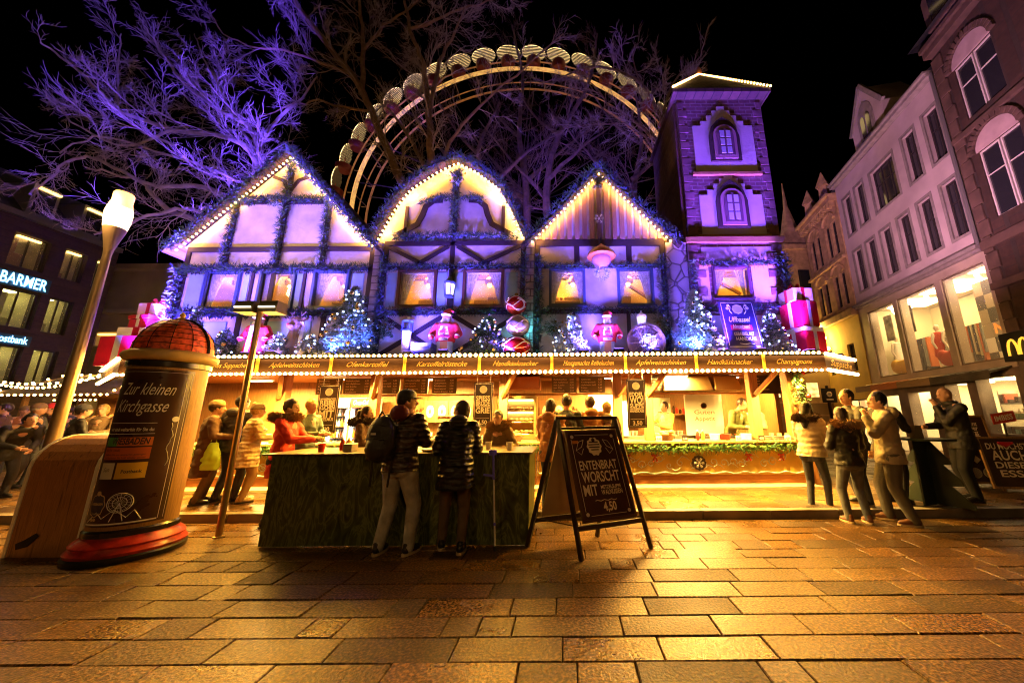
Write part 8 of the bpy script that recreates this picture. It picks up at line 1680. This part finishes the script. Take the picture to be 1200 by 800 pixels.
flood((-4.1, 8.6, 5.6), (-5, 10, 11), VIO, 1900, 'floodlight behind the valley between the left and curved gables', 130, grp='floodlights behind the gables')
flood((2.0, 8.8, 5.6), (2.4, 9.9, 11), VIO, 1100, 'floodlight behind the field stone pier', 120, grp='floodlights behind the gables')
flood((-.75, 8.6, 5.4), (-1.2, 12.5, 8), (1, .35, .08), 160, 'amber floodlight behind the valley of the curved and striped gables', 130, grp='floodlights behind the gables')
flood((-3.9, 8.9, 5.4), (-3.2, 10.5, 9), (1, .45, .14), 120, 'amber floodlight under the forked tree', 130, grp='floodlights behind the gables')
flood((5.7, 6.95, 2.5), (11.6, 11, 4.5), (1, .5, .16), 420, 'amber floodlight added under the right roof corner in place of the stall glow', 100)  # added lamp, stands in for stall light on the lower townhouse front
flood((1.2, 8.9, 5.5), (2.9, 8.2, 7.6), (1, .42, .1), 40, 'amber floodlight aimed at the side of the tower', 90, grp='floodlights behind the gables')
flood((-.9, 9.4, 5.6), (1.2, 13.5, 10), VIO, 500, 'violet floodlight behind the striped gable', 120, grp='floodlights behind the gables')
b = MB(); c = at(614, 384, 6.85); b.ball(c, .06, 12); tag(build('cyan_lamp', b, CYAN), 'cyan lamp glowing behind the stacked ornaments', 'lamp'); light('cyan_light', 'POINT', c+Vector((0, -.12, .0)), (.1, .7, 1), 12, None, .06)
# unseen lamps added behind the viewer to light the foreground (same model)
lamp(2.5, -4.5, 'unseen street lamp added behind the viewpoint to light the foreground, right one', 150)
lamp(-4.5, -4.0, 'unseen street lamp added behind the viewpoint to light the foreground, left one', 190)
cam = bpy.data.cameras.new('camera'); co = bpy.data.objects.new('camera', cam); COL.objects.link(co)
cam.sensor_width = 36; cam.lens = 36*F/1200; cam.shift_x = -(CX-600)/1200; cam.shift_y = 0; cam.clip_end = 500; cam.clip_start = .05
co.location = (0, 0, H)
co.matrix_world = Matrix.Translation((0, 0, H)) @ Matrix.Rotation(R(90)+PITCH, 4, 'X') @ Matrix.Rotation(-ROLL, 4, 'Z')
scene.camera = co
vs = scene.view_settings; vs.view_transform = 'Standard'; vs.look = 'None'; vs.exposure = 1.0; vs.gamma = 1; vs.use_curve_mapping = False
cy = scene.cycles; cy.use_denoising = True; cy.pixel_filter_type = 'BLACKMAN_HARRIS'; cy.filter_width = 1.1; cy.max_bounces = 8; cy.transparent_max_bounces = 12; cy.diffuse_bounces = 3; cy.glossy_bounces = 2; cy.sample_clamp_indirect = 2; cy.sample_clamp_direct = 0; cy.use_light_tree = True; cy.caustics_reflective = False; cy.caustics_refractive = False

KEEP = ('shop_ceiling_glow', 'shop_ceiling_glow_low', 'office_lamp', 'cool_tube_glow', 'heat_lamp_glow')
for m in bpy.data.materials:
    if m.name not in KEEP:
        try: m.cycles.emission_sampling = 'NONE'
        except Exception: pass
